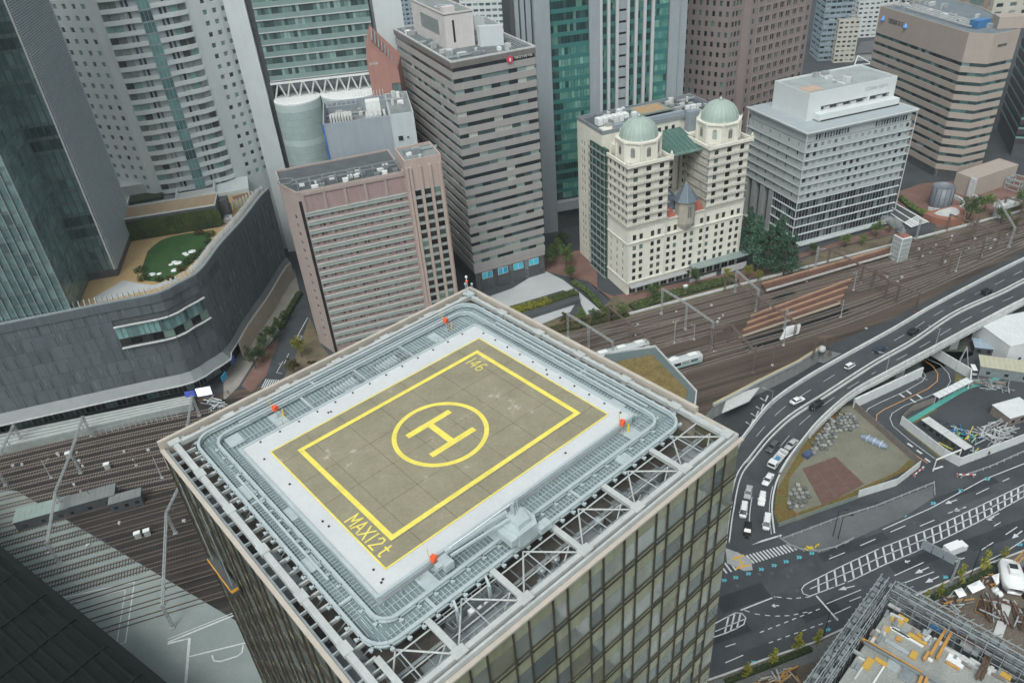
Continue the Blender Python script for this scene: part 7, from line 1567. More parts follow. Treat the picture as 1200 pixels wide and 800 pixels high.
VL = [('sedan', 'white', 934.5, 468.5, 0, 'white sedan climbing the elevated road beside the black estate car'), ('suv', 'black', 956.5, 474, pi, 'black estate car coming down beside the climbing white sedan'),
      ('suv', 'grey', 905.5, 523, pi, 'dark grey estate car at the head of the left lane, above the flatbed truck'), ('sedan', 'silver', 927.5, 520, pi, 'pale silver sedan above the flatbed truck in the outer lane'),
      ('sedan', 'white', 900, 561, pi, 'white sedan directly below the flatbed truck'), ('sedan', 'silver', 877, 576, pi, 'silver sedan in the inner lane of the queue, second from its front'), ('suv', 'white', 893, 584, pi, 'white hatchback between the silver sedan and the front white minivan'),
      ('van', 'white', 871.5, 597.5, pi, 'white minivan behind the black car in the inner lane'), ('suv', 'black', 876, 620.5, pi, 'black car first at the stop line in the inner lane'), ('van', 'white', 898.5, 611.5, pi, 'white minivan first at the stop line in the outer lane'),
      ('kei', 'white', 996, 428.5, 0, 'small boxy cream white car alone on the climbing lanes'), ('sedan', 'navy', 1032, 408.5, 0, 'dark blue sedan ahead of the small boxy white car'), ('suv', 'black', 1071, 387.5, 0, 'black car on the elevated road under the arching lamp'), ('suv', 'black', 1157, 341, 0, 'black car farthest up the elevated road with a white shape beside it')]
for kd, c_, x, y, fl_, lab in VL:
    p, hd = onroad(x, y); vehicle(kd, c_, lab, p, hd+fl_)
p, hd = onroad(911.5, 538); t = thing('flatbed_truck', 'white flatbed truck with scaffolding gear and a blue sheet in its bed', 'truck', p, hd+pi)
m2 = MB(); m2.bx(2.0, 3.8, -1.05, 1.05, .5, 2.1); m2.build('cab', PT['white'], t); m2 = MB(); m2.bx(3.5, 3.86, -.9, .9, 1.25, 1.95).bx(2.4, 3.4, -1.08, 1.08, 1.3, 1.9); m2.build('windows', CGLS, t); m2 = MB(); m2.bx(-3.8, 1.9, -1.05, 1.05, .75, .95); m2.build('bed', LGREY, t)
for q in ((-3.8, 1.9, -1.1, -1.02), (-3.8, 1.9, 1.02, 1.1), (-3.85, -3.77, -1.02, 1.02)): m2 = MB(); m2.bx(*q, .95, 1.4); m2.build('side_board', PT['white'], t)
for x in (-2.6, 2.8):
    for sy in (-1, 1): inst(WHEEL, 'wheel', t, (x, sy*.92, .4), rot=(pi/2, 0, 0), sc=1.2)
tag(inst(meshonly(MB().bx(-.8, .8, -.5, .5, 0, .5), 'bundle', mat('blue_sheet', (.06, .2, .4), .6)), 'blue_bundle', None, Vector(p)+Vector((-.5*cos(hd), -.5*sin(hd), .97)), hd), 'folded blue sheet lying in the bed of the white flatbed truck', 'bundle')
for k in range(3): tag(inst(meshonly(MB().bx(-.9, .9, -.2, .2, 0, .35), 'crate', [LGREY, WHITE, STEEL][k]), 'metal_crate', None, Vector(p)+Vector(((1+k*.9)*cos(hd), (1+k*.9)*sin(hd), .97)), hd+1.4), ('pale', 'white', 'steel')[k]+' bar bundle across the bed of the white flatbed truck', 'bundle')
t = thing('box_truck', 'white box truck under the grey overhead sign', 'truck', at(1117, 647, 0), R(17)); m2 = MB(); m2.bx(-2.6, 1.4, -1.0, 1.0, .6, 2.7); m2.build('cargo_box', PT['white'], t); m2 = MB(); m2.bx(1.5, 2.8, -.95, .95, .4, 2.0); m2.build('cab', PT['white'], t); m2 = MB(); m2.bx(2.3, 2.84, -.85, .85, 1.2, 1.85); m2.build('windscreen', CGLS, t)
for x in (-1.7, 2.1):
    for sy in (-1, 1): inst(WHEEL, 'wheel', t, (x, sy*.85, .35), rot=(pi/2, 0, 0))
p = at(1139, 435, 0); vehicle('van', 'white', 'white van parked between the white screens and the tan roofed shed', p, R(75))

# ================================================================== SANDBAG LOT, RAMP, WALLS
SAND = ground_mat('lot_ground', (.15, .15, .115), (.2, .195, .15), .12, (.12, .11, .08), fine=.15)
lot = g2([(907, 600), (912, 562), (926, 535), (952, 503), (985, 478), (1001, 474), (1076, 545), (1006, 577), (1003, 583), (935, 610), (912, 614)])
struct(flat('lot_ground', lot, SAND, .04))
WEED = ground_mat('dry_weeds', (.16, .09, .03), (.12, .12, .04), .4, (.06, .09, .03), fine=.5)
for q in ([(907, 600), (910, 575), (930, 540), (952, 503), (985, 478), (990, 486), (962, 510), (945, 535), (925, 560), (922, 590), (935, 602), (930, 610), (912, 614)], [(1006, 577), (1076, 545), (1066, 538), (1050, 553), (1012, 570), (990, 580), (960, 592), (935, 600), (935, 610), (1003, 583)]): struct(flat('weedy_verge', g2(q), WEED, .055))
STP = mat('brown_steel_plate', (.15, .085, .07), .55, .2, .5, fine=.15, metal=.2)
P0, P1, P2, P3 = [Vector(at2(*p)) for p in ((940, 549), (979, 535), (1013, 567), (964, 593))]; t = thing('steel_plates', 'brown steel plates laid side by side in the sandbag lot', 'steel plates', (P0.x, P0.y, .06), 0)
for i in range(3):
    for j in range(4):
        f0, f1, g0, g1 = i/3+.006, (i+1)/3-.006, j/4+.005, (j+1)/4-.005; bl = lambda f, g: (P0.lerp(P1, f)).lerp(P3.lerp(P2, f), g)-P0
        m2 = MB(); m2.prism([tuple(bl(f0, g0)), tuple(bl(f1, g0)), tuple(bl(f1, g1)), tuple(bl(f0, g1))], 0, .04+random.random()*.02); m2.build('plate', STP, t)
bag = []
BAGM = [mat('grey_sack', (.23, .24, .23), .9, .15, 1.5), mat('dark_sack', (.13, .135, .13), .9, .15, 1.5), mat('pale_sack', (.33, .33, .31), .9, .15, 1.5)]
for k in range(3):
    bm = bmesh.new(); bmesh.ops.create_icosphere(bm, subdivisions=2, radius=.55); rd = random.Random(k)
    for v in bm.verts: v.co.x *= 1.0; v.co.z *= .8; v.co.x = max(-.46, min(.46, v.co.x*1.15)); v.co.y = max(-.46, min(.46, v.co.y*1.15)); v.co.z = max(-.4, v.co.z)+.4; v.co *= 1+rd.uniform(-.06, .06)
    bmesh.ops.create_cone(bm, segments=6, radius1=.12, radius2=.2, depth=.2, matrix=Matrix.Translation((0, 0, .88))); me = bpy.data.meshes.new('sack'); bm.to_mesh(me); bm.free(); me.materials.append(BAGM[k]); bag.append(me)
def sblab(label, bi, lv, px, xs):
    return '%s sandbag %s, %s, %s' % (('grey', 'dark grey', 'pale')[bi], lv, ('at the left end', 'left of the middle', 'right of the middle', 'at the right end')[min(3, int(4*(px-min(xs))/(max(xs)-min(xs))))], label)
def bags(poly, step, label, group, seed, jit=.3, stack=.25):
    P_ = [Vector(p) for p in poly]; rd = random.Random(seed); xs = [p.x for p in P_]; ys = [p.y for p in P_]; x = min(xs)
    def inside(x, y):
        c = False
        for i in range(len(P_)):
            a, b = P_[i], P_[i-1]
            if (a.y > y) != (b.y > y) and x < (b.x-a.x)*(y-a.y)/(b.y-a.y)+a.x: c = not c
        return c
    while x < max(xs):
        y = min(ys)
        while y < max(ys):
            px, py = x+rd.uniform(-jit, jit), y+rd.uniform(-jit, jit)
            if inside(px, py):
                o_ = inst(bag[(bi := rd.choice((0, 0, 1, 2)))], 'sandbag', None, (px, py, .06), rd.uniform(0, 3), 1.05+rd.uniform(-.1, .15)); tag(o_, sblab(label, bi, 'on the ground', px, xs), 'sandbag', group)
                if rd.random() < stack: tag(inst(bag[(bi := rd.choice((0, 1, 2)))], 'sandbag', None, (px+.3, py+.2, .8), rd.uniform(0, 3), 1.0), sblab(label, bi, 'lying on top', px, xs), 'sandbag', group)
            y += step
        x += step
bags(g2([(944, 537), (951, 516), (968, 497), (985, 485), (994, 483), (1003, 490), (1006, 502), (995, 506), (982, 506), (976, 520), (968, 528), (958, 531)]), 1.32, 'upper heap of the lot', 'sandbags heaped along the upper edge of the lot', 3, .3, .3)
bags(g2([(920, 597), (926, 573), (935, 566), (949, 577), (948, 590), (934, 600)]), 1.42, 'neat block by the ramp kerb', 'sandbags set in a neat block', 5, .12, .0)
TARP = mat('blue_grey_tarp', (.24, .29, .38), .6, .12, 1); t = thing('covered_boat', 'long object under a blue grey tarpaulin, lying alone on the lot', 'tarpaulin', at(1024, 519, .05), R(-48))
m2 = MB(); loft(m2, [(-3.6, .35, .0, .7), (-2.6, .75, 0, 1.2), (0, .9, 0, 1.35), (2.4, .8, 0, 1.1), (3.6, .5, 0, .8)]); m2.build('cover', TARP, t, True); 
for x in (-1.8, 0, 1.8): m2 = MB(); m2.bx(x-.06, x+.06, -.92, .92, .1, 1.38); m2.build('strap', WHITE, t)
tag(inst(meshonly(MB().bx(-1.2, 1.2, -.9, .9, 0, 1.1), 'bin', mat('dark_blue_sheet', (.06, .09, .16), .7)), 'blue_covered_pile', None, at(946, 534, .05), .6), 'dark blue covered pile at the left end of the sandbag heap', 'pile')
def fence(name, label, pts, h, m_, step=2.0, post_m=None, th=.12, z=0.04, cat='fence', rails=False, group=None):
    W2 = [Vector(at2(*p)) for p in pts]; o_ = W2[0]; t = thing(name, label, cat, (o_.x, o_.y, 0), 0, group)
    for a, b in zip(W2, W2[1:]):
        L_ = (b-a).length; k_ = max(1, round(L_/step)); rz = atan2(b.y-a.y, b.x-a.x)
        for k in range(k_):
            p, q = a.lerp(b, k/k_), a.lerp(b, (k+1)/k_); c = (p+q)/2-o_
            if rails:
                m2 = MB(); 
                for zz in rails: m2.box((c.x, c.y, z+zz), (L_/k_, .06, .12), rz)
                m2.build('rail', m_, t)
            else: m2 = MB(); m2.box((c.x, c.y, z+h/2), (L_/k_-.04, th, h), rz); m2.build('panel', m_, t)
            m2 = MB(); m2.box((p.x-o_.x, p.y-o_.y, z+h/2), (.12, th+.12, h+.05), rz); m2.build('post', post_m or m_, t)
    return t
WWALL = mat('white_hoarding', (.6, .62, .62), .6, .08, .5, streak=.1); BFEN = mat('brown_mesh_panel', (.2, .17, .155), .8, .2, .8); GRF = mat('grey_guard_rail', (.4, .42, .42), .6, .12, .8)
fence('hoarding', 'white hoarding along the roadside corner of the sandbag lot', [(1005, 583), (1050, 569), (1077, 548)], 2.6, WWALL, 1.8, cat='wall')
fence('mesh_fence', 'brown mesh fence between the sandbag lot and the curving ramp', [(999, 477), (1076, 545)], 2.2, BFEN, 1.5)
fence('mesh_fence', 'low grey green fence along the front of the sandbag lot', [(912, 617), (1005, 584)], 1.3, mat('grey_green_mesh', (.2, .23, .2), .8, .2, .8), 1.8)
fence('retaining_wall', 'white wall above the ramp, under the elevated road', [(1000, 478), (1079, 441)], 3.4, WWALL, 3, th=.5, cat='wall')
fence('screen_wall', 'tall white screens bending around the top of the ramp', [(1080, 410), (1100, 422), (1135, 443), (1134, 455)], 3.4, WWALL, 2.2, th=.3, cat='wall')
fence('hoarding', 'white hoarding angled round the near corner of the dark yard', [(1055, 497), (1105, 536), (1123, 546), (1200, 517), (1300, 478)], 2.9, WWALL, 2.4, th=.2, cat='wall')
fence('mesh_fence', 'brown fence panels on the inner bend of the ramp', [(1057, 492), (1068, 482), (1094, 472)], 2.0, BFEN, 1.4)
t = thing('covered_walkway', 'white roofed walkway beside the ramp', 'walkway', (*at2(1094, 473), 0), 0); o_ = Vector(at2(1094, 473)); e_ = Vector(at2(1134, 453))-o_
for k in range(7): a, b = e_*(k/7+.005), e_*((k+1)/7-.005); m2 = MB(); m2.beam((a.x, a.y, 2.7), (b.x, b.y, 2.7), 2.2, .15); m2.build('roof_panel', WWALL, t); m2 = MB(); m2.beam((a.x, a.y, 0), (a.x, a.y, 2.6), .15, .15); m2.build('post', GRF, t)
DKY = ground_mat('fresh_asphalt', (.045, .05, .055), (.06, .066, .072), .08, fine=.1); struct(flat('yard_asphalt', g2([(1060, 494), (1096, 474), (1140, 452), (1145, 440), (1215, 418), (1330, 480), (1200, 514), (1124, 542), (1106, 532)]), DKY, .03))
TEALP = mat('teal_ground_paint', (.07, .30, .26), .7, .15, .6); m = Mark(.06); m.line([(1066, 493), (1085, 482), (1105, 470), (1125, 458), (1138, 452), (1160, 447), (1178, 439), (1198, 430), (1230, 418)], 1.5); m.done('teal_walk_strip', TEALP)
struct(flat('ramp_asphalt', g2([(1079, 441), (1085, 416), (1132, 442), (1133, 455), (1094, 472), (1066, 486), (1058, 496), (1105, 537), (1112, 545), (1095, 552), (1076, 545), (1002, 478)]), VASP, .022))
GRG = ground_mat('ramp_grass', (.09, .10, .04), (.16, .13, .06), .4, fine=.4)
for q in ([(1057, 497), (1060, 503), (1105, 540), (1108, 536), (1064, 495)], [(1120, 437), (1132, 443), (1128, 455), (1118, 450)], [(1003, 479), (1010, 483), (1013, 488), (1006, 484)], [(1066, 492), (1096, 476), (1098, 480), (1072, 496)]): struct(flat('grass_strip', g2(q), GRG, .05))
# greenish works ground below the elevated road
struct(flat('works_ground', g2([(985, 478), (1090, 408), (1200, 352), (1330, 300), (1330, 420), (1200, 400), (1150, 412), (1082, 412), (1078, 440), (1000, 476)]), ground_mat('works_dirt', (.05, .07, .06), (.10, .10, .085), .15, (.05, .13, .10), fine=.3), .028))
def cabin(label, px, py, L_, Wc, h, rz, wallm, roofm, name='site_cabin', cat='cabin', group=None, nwin=3):
    t = thing(name, label, cat, at(px, py, .04), rz, group); m2 = MB(); m2.bx(0, L_, 0, Wc, 0, h); m2.build('wall', wallm, t); k_ = max(2, int(L_/1.2))
    for k in range(k_): m2 = MB(); m2.bx(-.15+(L_+.3)*k/k_+.02, -.15+(L_+.3)*(k+1)/k_-.02, -.2, Wc+.2, h, h+.12); m2.build('roof_panel', roofm, t)
    for k in range(nwin): w_ = MB(); x = L_*(k+.5)/nwin; w_.bx(x-.5, x+.5, -.06, .0, 1.0, 1.9); w_.build('window', CGLS, t)
    return t
pr_ = lambda a, b: atan2(*(lambda v: (v.y, v.x))(Vector(at2(*b))-Vector(at2(*a))))
rz = pr_((1078, 500), (1116, 527)); cabin('grey site cabin with pale roof inside the angled hoarding, upper of two', 1078, 500, 6.6, 2.4, 2.5, rz, DGREY, LGREY, group='site cabins in a row'); q = Vector(at2(1078, 500))+Vector((cos(rz), sin(rz)))*7.0
t = copy_tree(bpy.data.objects['site_cabin'], 'grey site cabin with pale roof beside the blue pipes, lower of two', 'site cabins in a row', (q.x, q.y, .04))
cabin('white corrugated hut with a pale roof at the right edge of the yard', 1180, 500, 9, 6, 3, R(14), BFEN, WWALL); cabin('large white prefabricated building with flat white roof at the right edge', 1176, 428, 20, 14, 7.0, R(10), WHB, WWALL, nwin=2, name='prefab_building', cat='building')
cabin('long shed with a tan corrugated roof over stacked scaffolding', 1146, 440, 14, 6, 3.4, R(-24), DSTEEL, mat('tan_sheet', (.42, .4, .3), .7, .1, .5), name='shed', cat='shed'); cabin('small shed with a blue grey roof behind the tan roofed shed', 1140, 415, 8, 5, 2.6, R(-20), DGREY, mat('blue_sheet_roof', (.3, .38, .46), .6), name='shed', cat='shed')
def heap(label, name, px, py, w_, d_, n_, mats, L_=3.5, seed=1, rz=.3, cat='pile', r_=.15):
    rd = random.Random(seed); t = thing(name, label, cat, at(px, py, .05), rz)
    for k in range(n_):
        x, y, z = rd.uniform(-w_, w_), rd.uniform(-d_, d_), .1+.28*rd.randint(0, 4); a = rd.gauss(0, .25)+(pi/2 if k % 4 == 3 else 0); l = L_*rd.uniform(.6, 1.1)
        m2 = MB(); (m2.beam if k % 2 else m2.tube)((x-cos(a)*l/2, y-sin(a)*l/2, z), (x+cos(a)*l/2, y+sin(a)*l/2, z+rd.uniform(-.05, .1)), r_*2, r_*1.4) if k % 2 else m2.tube((x-cos(a)*l/2, y-sin(a)*l/2, z), (x+cos(a)*l/2, y+sin(a)*l/2, z), r_, 6)
        m2.build('bar', rd.choice(mats), t)
    return t
BLP = mat('blue_plastic', (.03, .12, .28), .5, .2, 1); GRP = mat('green_plastic', (.06, .3, .18), .5, .2, 1)
heap('heap of blue and green pipes and sheets behind the white hoarding', 'pipe_heap', 1131, 518, 5, 4, 60, [BLP, BLP, GRP, STEEL, mat('yellow_plastic', (.5, .42, .08), .5)], 3.5, 2, rz=.9)
heap('heap of grey scaffold frames right of the blue pipes', 'scaffold_heap', 1166, 508, 5, 3, 60, [STEEL, GREY, LGREY], 4.5, 4, rz=.5)
heap('scaffolding stacked under the tan roofed shed', 'scaffold_heap', 1156, 452, 6, 2, 40, [STEEL, DSTEEL, BFEN], 4, 6, rz=-.4)
t = thing('tripod_mast', 'grey three legged mast standing beside the elevated road', 'mast', at(1125, 432, 0), 0)
for x, y in ((-2, -1), (2, -1), (0, 2)): m2 = MB(); m2.tube((x, y, 0), (0, 0, 8), .14, 6); m2.build('leg', STEEL, t)
for lab, pts in (('pale guard rail along the pavement below the lot hoarding', [(918, 632), (950, 620), (985, 607), (1027, 594), (1094, 567), (1095, 582)]), ('pale guard rail curving from the ramp mouth to the right edge', [(1126, 560), (1160, 548), (1200, 530), (1260, 505)]), ('guard rail round the tip of the island by the crosswalk', [(912, 630), (925, 640), (942, 646), (960, 647), (980, 642), (1000, 632)])):
    fence('guard_rail', lab, pts, .9, GRF, 2.5, rails=(.45, .8), cat='guard rail')
struct(flat('kerb_island', g2([(912, 630), (925, 640), (942, 646), (965, 647), (1004, 630), (1060, 605), (1094, 583), (1094, 568), (1027, 594), (985, 607), (918, 630)]), ground_mat('pavement_grey', (.10, .108, .11), (.13, .137, .14), .1, fine=.1), .06))
struct(flat('kerb_island', g2([(850, 642), (866, 648), (880, 655), (882, 668), (872, 669), (852, 660)]), GREY, .12))
m = Mark(.14); m.line([(858, 655), (872, 650)], .5).line([(862, 666), (878, 661)], .5).line([(866, 654), (870, 662)], .5); m.done('tactile_paving', mat('orange_tactile', (.6, .35, .05), .8, .1, 2))
heap('yellow flowers and cones on the island tip beside the crosswalk', 'flower_bed', 950, 643, 2.2, .5, 16, [mat('yellow_flower', (.6, .45, .05), .8)], .9, 8, cat='flowers', r_=.12)
for x, y, rz, lab in ((1131, 558, -.15, 'red and white road barrier at the start of the right guard rail'), (1076, 554, .6, 'red and white barrier at the end of the lot hoarding')):
    t = thing('road_barrier', lab, 'barrier', at(x, y, .05), rz, 'red and white barriers')
    for k in range(6): m2 = MB(); m2.bx(-2.4+k*.8, -1.65+k*.8, -.1, .1, .5, .85); m2.build('stripe', WHITE if k % 2 else mat('signal_red', (.5, .03, .04), .5), t)
    for xx in (-2, 1.9): m2 = MB(); m2.bx(xx-.06, xx+.06, -.35, .35, 0, .9); m2.build('leg', STEEL, t)
t = thing('height_gauge', 'white and orange height frame over the mouth of the ramp', 'frame', (*at2(1093, 552), 0), 0); o_ = Vector(at2(1093, 552)); e_ = Vector(at2(1122, 540))-o_
for f in (0, 1): m2 = MB(); m2.beam((e_.x*f, e_.y*f, 0), (e_.x*f, e_.y*f, 4), .2, .2); m2.build('post', WHITE, t)
m2 = MB(); m2.beam((0, 0, 4), (e_.x, e_.y, 4), .25, .4); m2.build('crossbar', WHITE, t)

# ================================================================== KERB, HEDGE AND LOWER RIGHT SITE
kl = [(820, 800), (850, 790), (895, 773), (953, 753), (1090, 690), (1150, 664), (1200, 645), (1290, 610)]
mb = MB(); mb.path([(*at2(*p), .12) for p in kl], .35, .3); struct(mb.build('kerb', LGREY))
struct(flat('site_dirt', g2(kl)+g2([(1290, 650), (1290, 900), (800, 900), (815, 806)]), ground_mat('site_dirt', (.10, .085, .07), (.15, .125, .10), .15, (.08, .06, .05), fine=.35), .03))
struct(flat('pavement', g2([(820, 803), (850, 793), (895, 776), (953, 756), (1090, 693), (1150, 667), (1200, 648), (1290, 613), (1290, 632), (1200, 668), (1150, 688), (1090, 712), (953, 775), (895, 796), (850, 812)]), ground_mat('pavement_dark', (.12, .125, .125), (.16, .165, .16), .1), .05))

# ---- foliage
LG = leaf_mat('leaf_green', (.035, .07, .022), (.09, .15, .045), (.15, .2, .06)); LD = leaf_mat('leaf_dark', (.015, .04, .015), (.045, .08, .03), (.08, .11, .04)); LY = leaf_mat('leaf_yellow_green', (.12, .16, .02), (.24, .28, .04), (.3, .26, .04)); LB = leaf_mat('leaf_blue_green', (.035, .085, .055), (.075, .15, .095)); LR = leaf_mat('leaf_brown', (.07, .045, .02), (.14, .08, .03), (.09, .10, .03))
BARK = mat('bark', (.07, .055, .04), .9, .3, 1)
def leaves(mb, c, rx, ry, rz, n_, sz, rd):
    for _ in range(n_):
        while True:
            x, y, z = rd.uniform(-1, 1), rd.uniform(-1, 1), rd.uniform(-1, 1); q = x*x+y*y+z*z
            if q < 1 and q > .15: break
        p = Vector((c[0]+x*rx, c[1]+y*ry, c[2]+z*rz)); u = Vector((rd.gauss(0, 1), rd.gauss(0, 1), rd.gauss(0, .6))).normalized()*sz*rd.uniform(.6, 1.2); v = u.orthogonal().normalized()*sz*rd.uniform(.5, 1.0); v = (Matrix.Rotation(rd.uniform(0, 6), 3, u.normalized()) @ v)
        mb.add([p-u-v*.4, p+u*.2-v, p+u+v*.3, p-u*.2+v], [(0, 1, 2, 3)])
def crown_mesh(kind, m_, seed):
    rd = random.Random(seed); mb = MB()
    if kind == 'round':
        for k in range(17): a, r_, z = rd.uniform(0, 6.3), rd.uniform(.2, 2.0), rd.uniform(-1.5, 1.8); s_ = rd.uniform(.7, 1.25)*(1-.15*abs(z)); leaves(mb, (r_*cos(a), r_*sin(a), 4.6+z), s_, s_, s_*.8, 95, .17, rd)
    elif kind == 'cone':
        for k in range(30): z = rd.uniform(0, 1); r_ = (1-z)**.8*2.1*rd.uniform(.4, 1); a = rd.uniform(0, 6.3); s_ = .75*(1-z)+.35; leaves(mb, (r_*cos(a), r_*sin(a), 1.5+z*9), s_, s_, s_*1.1, 80, .19, rd)
    elif kind == 'sparse':
        for k in range(12): z = rd.uniform(0, 1); r_ = (1-z)*1.1*rd.uniform(.2, 1); a = rd.uniform(0, 6.3); leaves(mb, (r_*cos(a), r_*sin(a), 1.6+z*3.4), .5, .5, .5, 28, .15, rd)
    return meshonly(mb, 'crown', m_)
def trunk_mesh(h, r_, seed):
    rd = random.Random(seed); mb = MB(); mb.tube((0, 0, 0), (0, 0, h*.5), r_, 7, r_*.7).tube((0, 0, h*.5), (.1, .05, h), r_*.7, 6, r_*.25)
    for k in range(6): a = rd.uniform(0, 6.3); z = h*rd.uniform(.4, .75); l = rd.uniform(.9, 1.8)*h/5; mb.tube((0, 0, z), (l*cos(a), l*sin(a), z+l*.7), r_*.4, 5, r_*.15)
    return meshonly(mb, 'trunk', BARK)
CR_ = {('round', 'g'): [crown_mesh('round', LG, 1), crown_mesh('round', LG, 2)], ('round', 'd'): [crown_mesh('round', LD, 3), crown_mesh('round', LD, 4)], ('round', 'y'): [crown_mesh('round', LY, 5)], ('cone', 'b'): [crown_mesh('cone', LB, 6), crown_mesh('cone', LB, 7)], ('cone', 'g'): [crown_mesh('cone', LG, 8)], ('sparse', 'y'): [crown_mesh('sparse', LY, 9), crown_mesh('sparse', LY, 10)], ('round', 'r'): [crown_mesh('round', LR, 11)]}
TR_ = {'round': trunk_mesh(5, .18, 1), 'cone': trunk_mesh(9, .2, 2), 'sparse': trunk_mesh(4.6, .06, 3)}
tree_i = 0
def tree(kind, col_, px, py, sc, label, group=None):
    global tree_i; tree_i += 1; r_ = random.uniform(0, 6.3); t = thing({'round': 'leafy_tree', 'cone': 'conical_tree', 'sparse': 'young_tree'}[kind], label, 'tree', (*at2(px, py), 0), r_, group); t.scale = (sc, sc, sc*random.uniform(.92, 1.1))
    L_ = CR_[(kind, col_)]; inst(TR_[kind], 'trunk', t); inst(L_[tree_i % len(L_)], 'crown', t); return t
for x, y, s_, lab in ((884, 318, 2.0, 'left end'), (897, 322, 1.9, 'second from the left'), (909, 316, 2.05, 'middle'), (918, 322, 1.7, 'second from the right'), (874, 306, 2.0, 'rear left'), (927, 316, 1.5, 'right end')): tree('cone', 'b', x, y, s_, 'tall blue green tree between the two pale hotels, '+lab+' of the clump', 'tall trees between the two hotels')
G_ = 'small trees along the track side verge'
for x, y, s_, c_, lab in ((766, 352, 1.1, 'd', 'dark tree at the left front corner of the domed hotel'), (815, 336, 1.1, 'd', 'dark tree in front of the middle of the domed hotel'), (852, 328, .7, 'y', 'yellow green bush at the right front corner of the domed hotel'), (876, 326, .8, 'y', 'yellow green shrub at the foot of the tall tree clump, left'), (888, 330, .7, 'y', 'yellow green shrub at the foot of the tall tree clump, right'),
                        (952, 300, .8, 'd', 'small dark tree below the left corner of the white hotel'), (990, 290, 1.0, 'g', 'green tree by the white hotel canopy, left of the stack'), (1010, 288, .7, 'g', 'green shrub tree midway along the white hotel front'), (1026, 278, 1.1, 'g', 'green tree right behind the steam stack'), (1042, 273, .9, 'd', 'dark tree at the right end of the white hotel front'),
                        (682, 378, 1.0, 'g', 'green shrub tree left of the others below the pale plaza'), (697, 379, .9, 'd', 'dark shrub tree second below the pale plaza'), (712, 376, 1.0, 'g', 'green shrub tree third below the pale plaza'), (728, 372, .9, 'g', 'green shrub tree nearest the domed hotel corner'), (663, 383, .8, 'r', 'brown tinged shrub above the first gantry')): tree('round', c_, x, y, s_, lab, G_)
for x, y, s_, c_, lab in ((644, 315, 1.3, 'd', 'dark tree at the right foot of the striped tower'), (652, 304, 1.3, 'g', 'green tree behind the pale plaza, left'), (664, 314, 1.4, 'g', 'bright green tree behind the pale plaza, middle'), (668, 330, 1.1, 'g', 'green tree hanging over the curving pavement'), (660, 292, 1.2, 'd', 'dark tree farthest back beside the striped tower')): tree('round', c_, x, y, s_, lab, 'trees beside the striped tower')
for x, y, s_, c_, lab in ((1134, 262, 1.7, 'd', 'broad dark tree right of the brick terrace'), (1152, 250, 1.3, 'g', 'green tree between the dark tree and the footbridge'), (1172, 262, 1.2, 'g', 'green tree under the left end of the footbridge'), (1196, 250, 1.6, 'g', 'green tree beyond the footbridge at the right edge'), (1215, 240, 1.6, 'd', 'dark tree just beyond the right edge'), (1186, 272, .9, 'r', 'brown tinged shrub beside the yard below the footbridge')): tree('round', c_, x, y, s_, lab, 'trees around the footbridge')
for x, y, s_, c_, lab in ((300, 432, 1.15, 'd', 'front'), (308, 424, 1.1, 'd', 'second'), (312, 412, 1.1, 'd', 'third'), (322, 402, 1.1, 'd', 'fourth'), (328, 390, .9, 'd', 'fifth'), (336, 378, .8, 'd', 'sixth')): tree('round', c_, x, y, s_, 'dark street tree by the beige wall, %s from the crosswalk end' % lab, 'dark street trees beside the beige wall')
tree('round', 'y', 354, 418, 1.1, 'yellow green tree at the foot of the pink hotel'); tree('round', 'r', 346, 440, 1.0, 'brown leafed tree beside the crosswalk below the pink hotel'); tree('round', 'r', 370, 440, .9, 'brown leafed tree half behind the helipad tower edge')
G_ = 'young kerbside trees by the construction site'
for x, y, s_, lab in ((874, 795, 1.0, 'lowest young tree at the bottom kerb'), (905, 780, 1.1, 'young tree second from the bottom on the kerb'), (933, 765, 1.2, 'young tree third from the bottom on the kerb'), (957, 757, 1.0, 'young tree touching the scaffold, last of the lower four'), (1122, 684, 1.3, 'yellow green young tree right of the overhead sign column'), (1149, 672, 1.3, 'young tree between two lamp posts, above the white tents'), (1173, 660, 1.1, 'autumn yellow young tree farthest right on the kerb'), (1099, 700, .9, 'small young tree left of the overhead sign column'), (1084, 705, .8, 'small young tree in front of the scaffold corner')): tree('sparse', 'y', x, y, s_, lab, G_)
def hedge(label, pts, wd, h, m_, z=.05, dens=55, sz=.16, seed=1, name='hedge'):
    rd = random.Random(seed); P_ = [Vector(at2(*p)) for p in pts]; o_ = P_[0]; t = thing(name, label, 'hedge', (o_.x, o_.y, z), 0); mb = MB(); cm = MB()
    for a, b in zip(P_, P_[1:]):
        L_ = (b-a).length; d = (b-a).normalized(); nn = Vector((-d.y, d.x)); cm.beam((a.x-o_.x, a.y-o_.y, h*.42), (b.x-o_.x, b.y-o_.y, h*.42), wd*.85, h*.8)
        for _ in range(int(L_*wd*dens)): q = a-o_+d*rd.uniform(0, L_)+nn*rd.uniform(-.5, .5)*wd; zz = h*rd.uniform(.6, 1.05); leaves(mb, (q.x, q.y, zz), .05, .05, .05, 1, sz, rd)
    cm.build('twigs', mat('hedge_core', (.03, .04, .015), .95), t); mb.build('foliage', m_, t); return t
hedge('clipped hedge running along the kerb up to the construction scaffold', [(850, 800), (895, 783), (950, 761)], 1.2, .9, LD, seed=2); hedge('clipped hedge behind the young trees, right of the scaffold', [(1092, 702), (1120, 690), (1150, 675), (1172, 664)], 1.3, 1.0, LD, seed=3)
struct(flat('planter_terrace', g2([(596, 366), (660, 344), (678, 350), (668, 366), (620, 386)]), PALEP, .06))
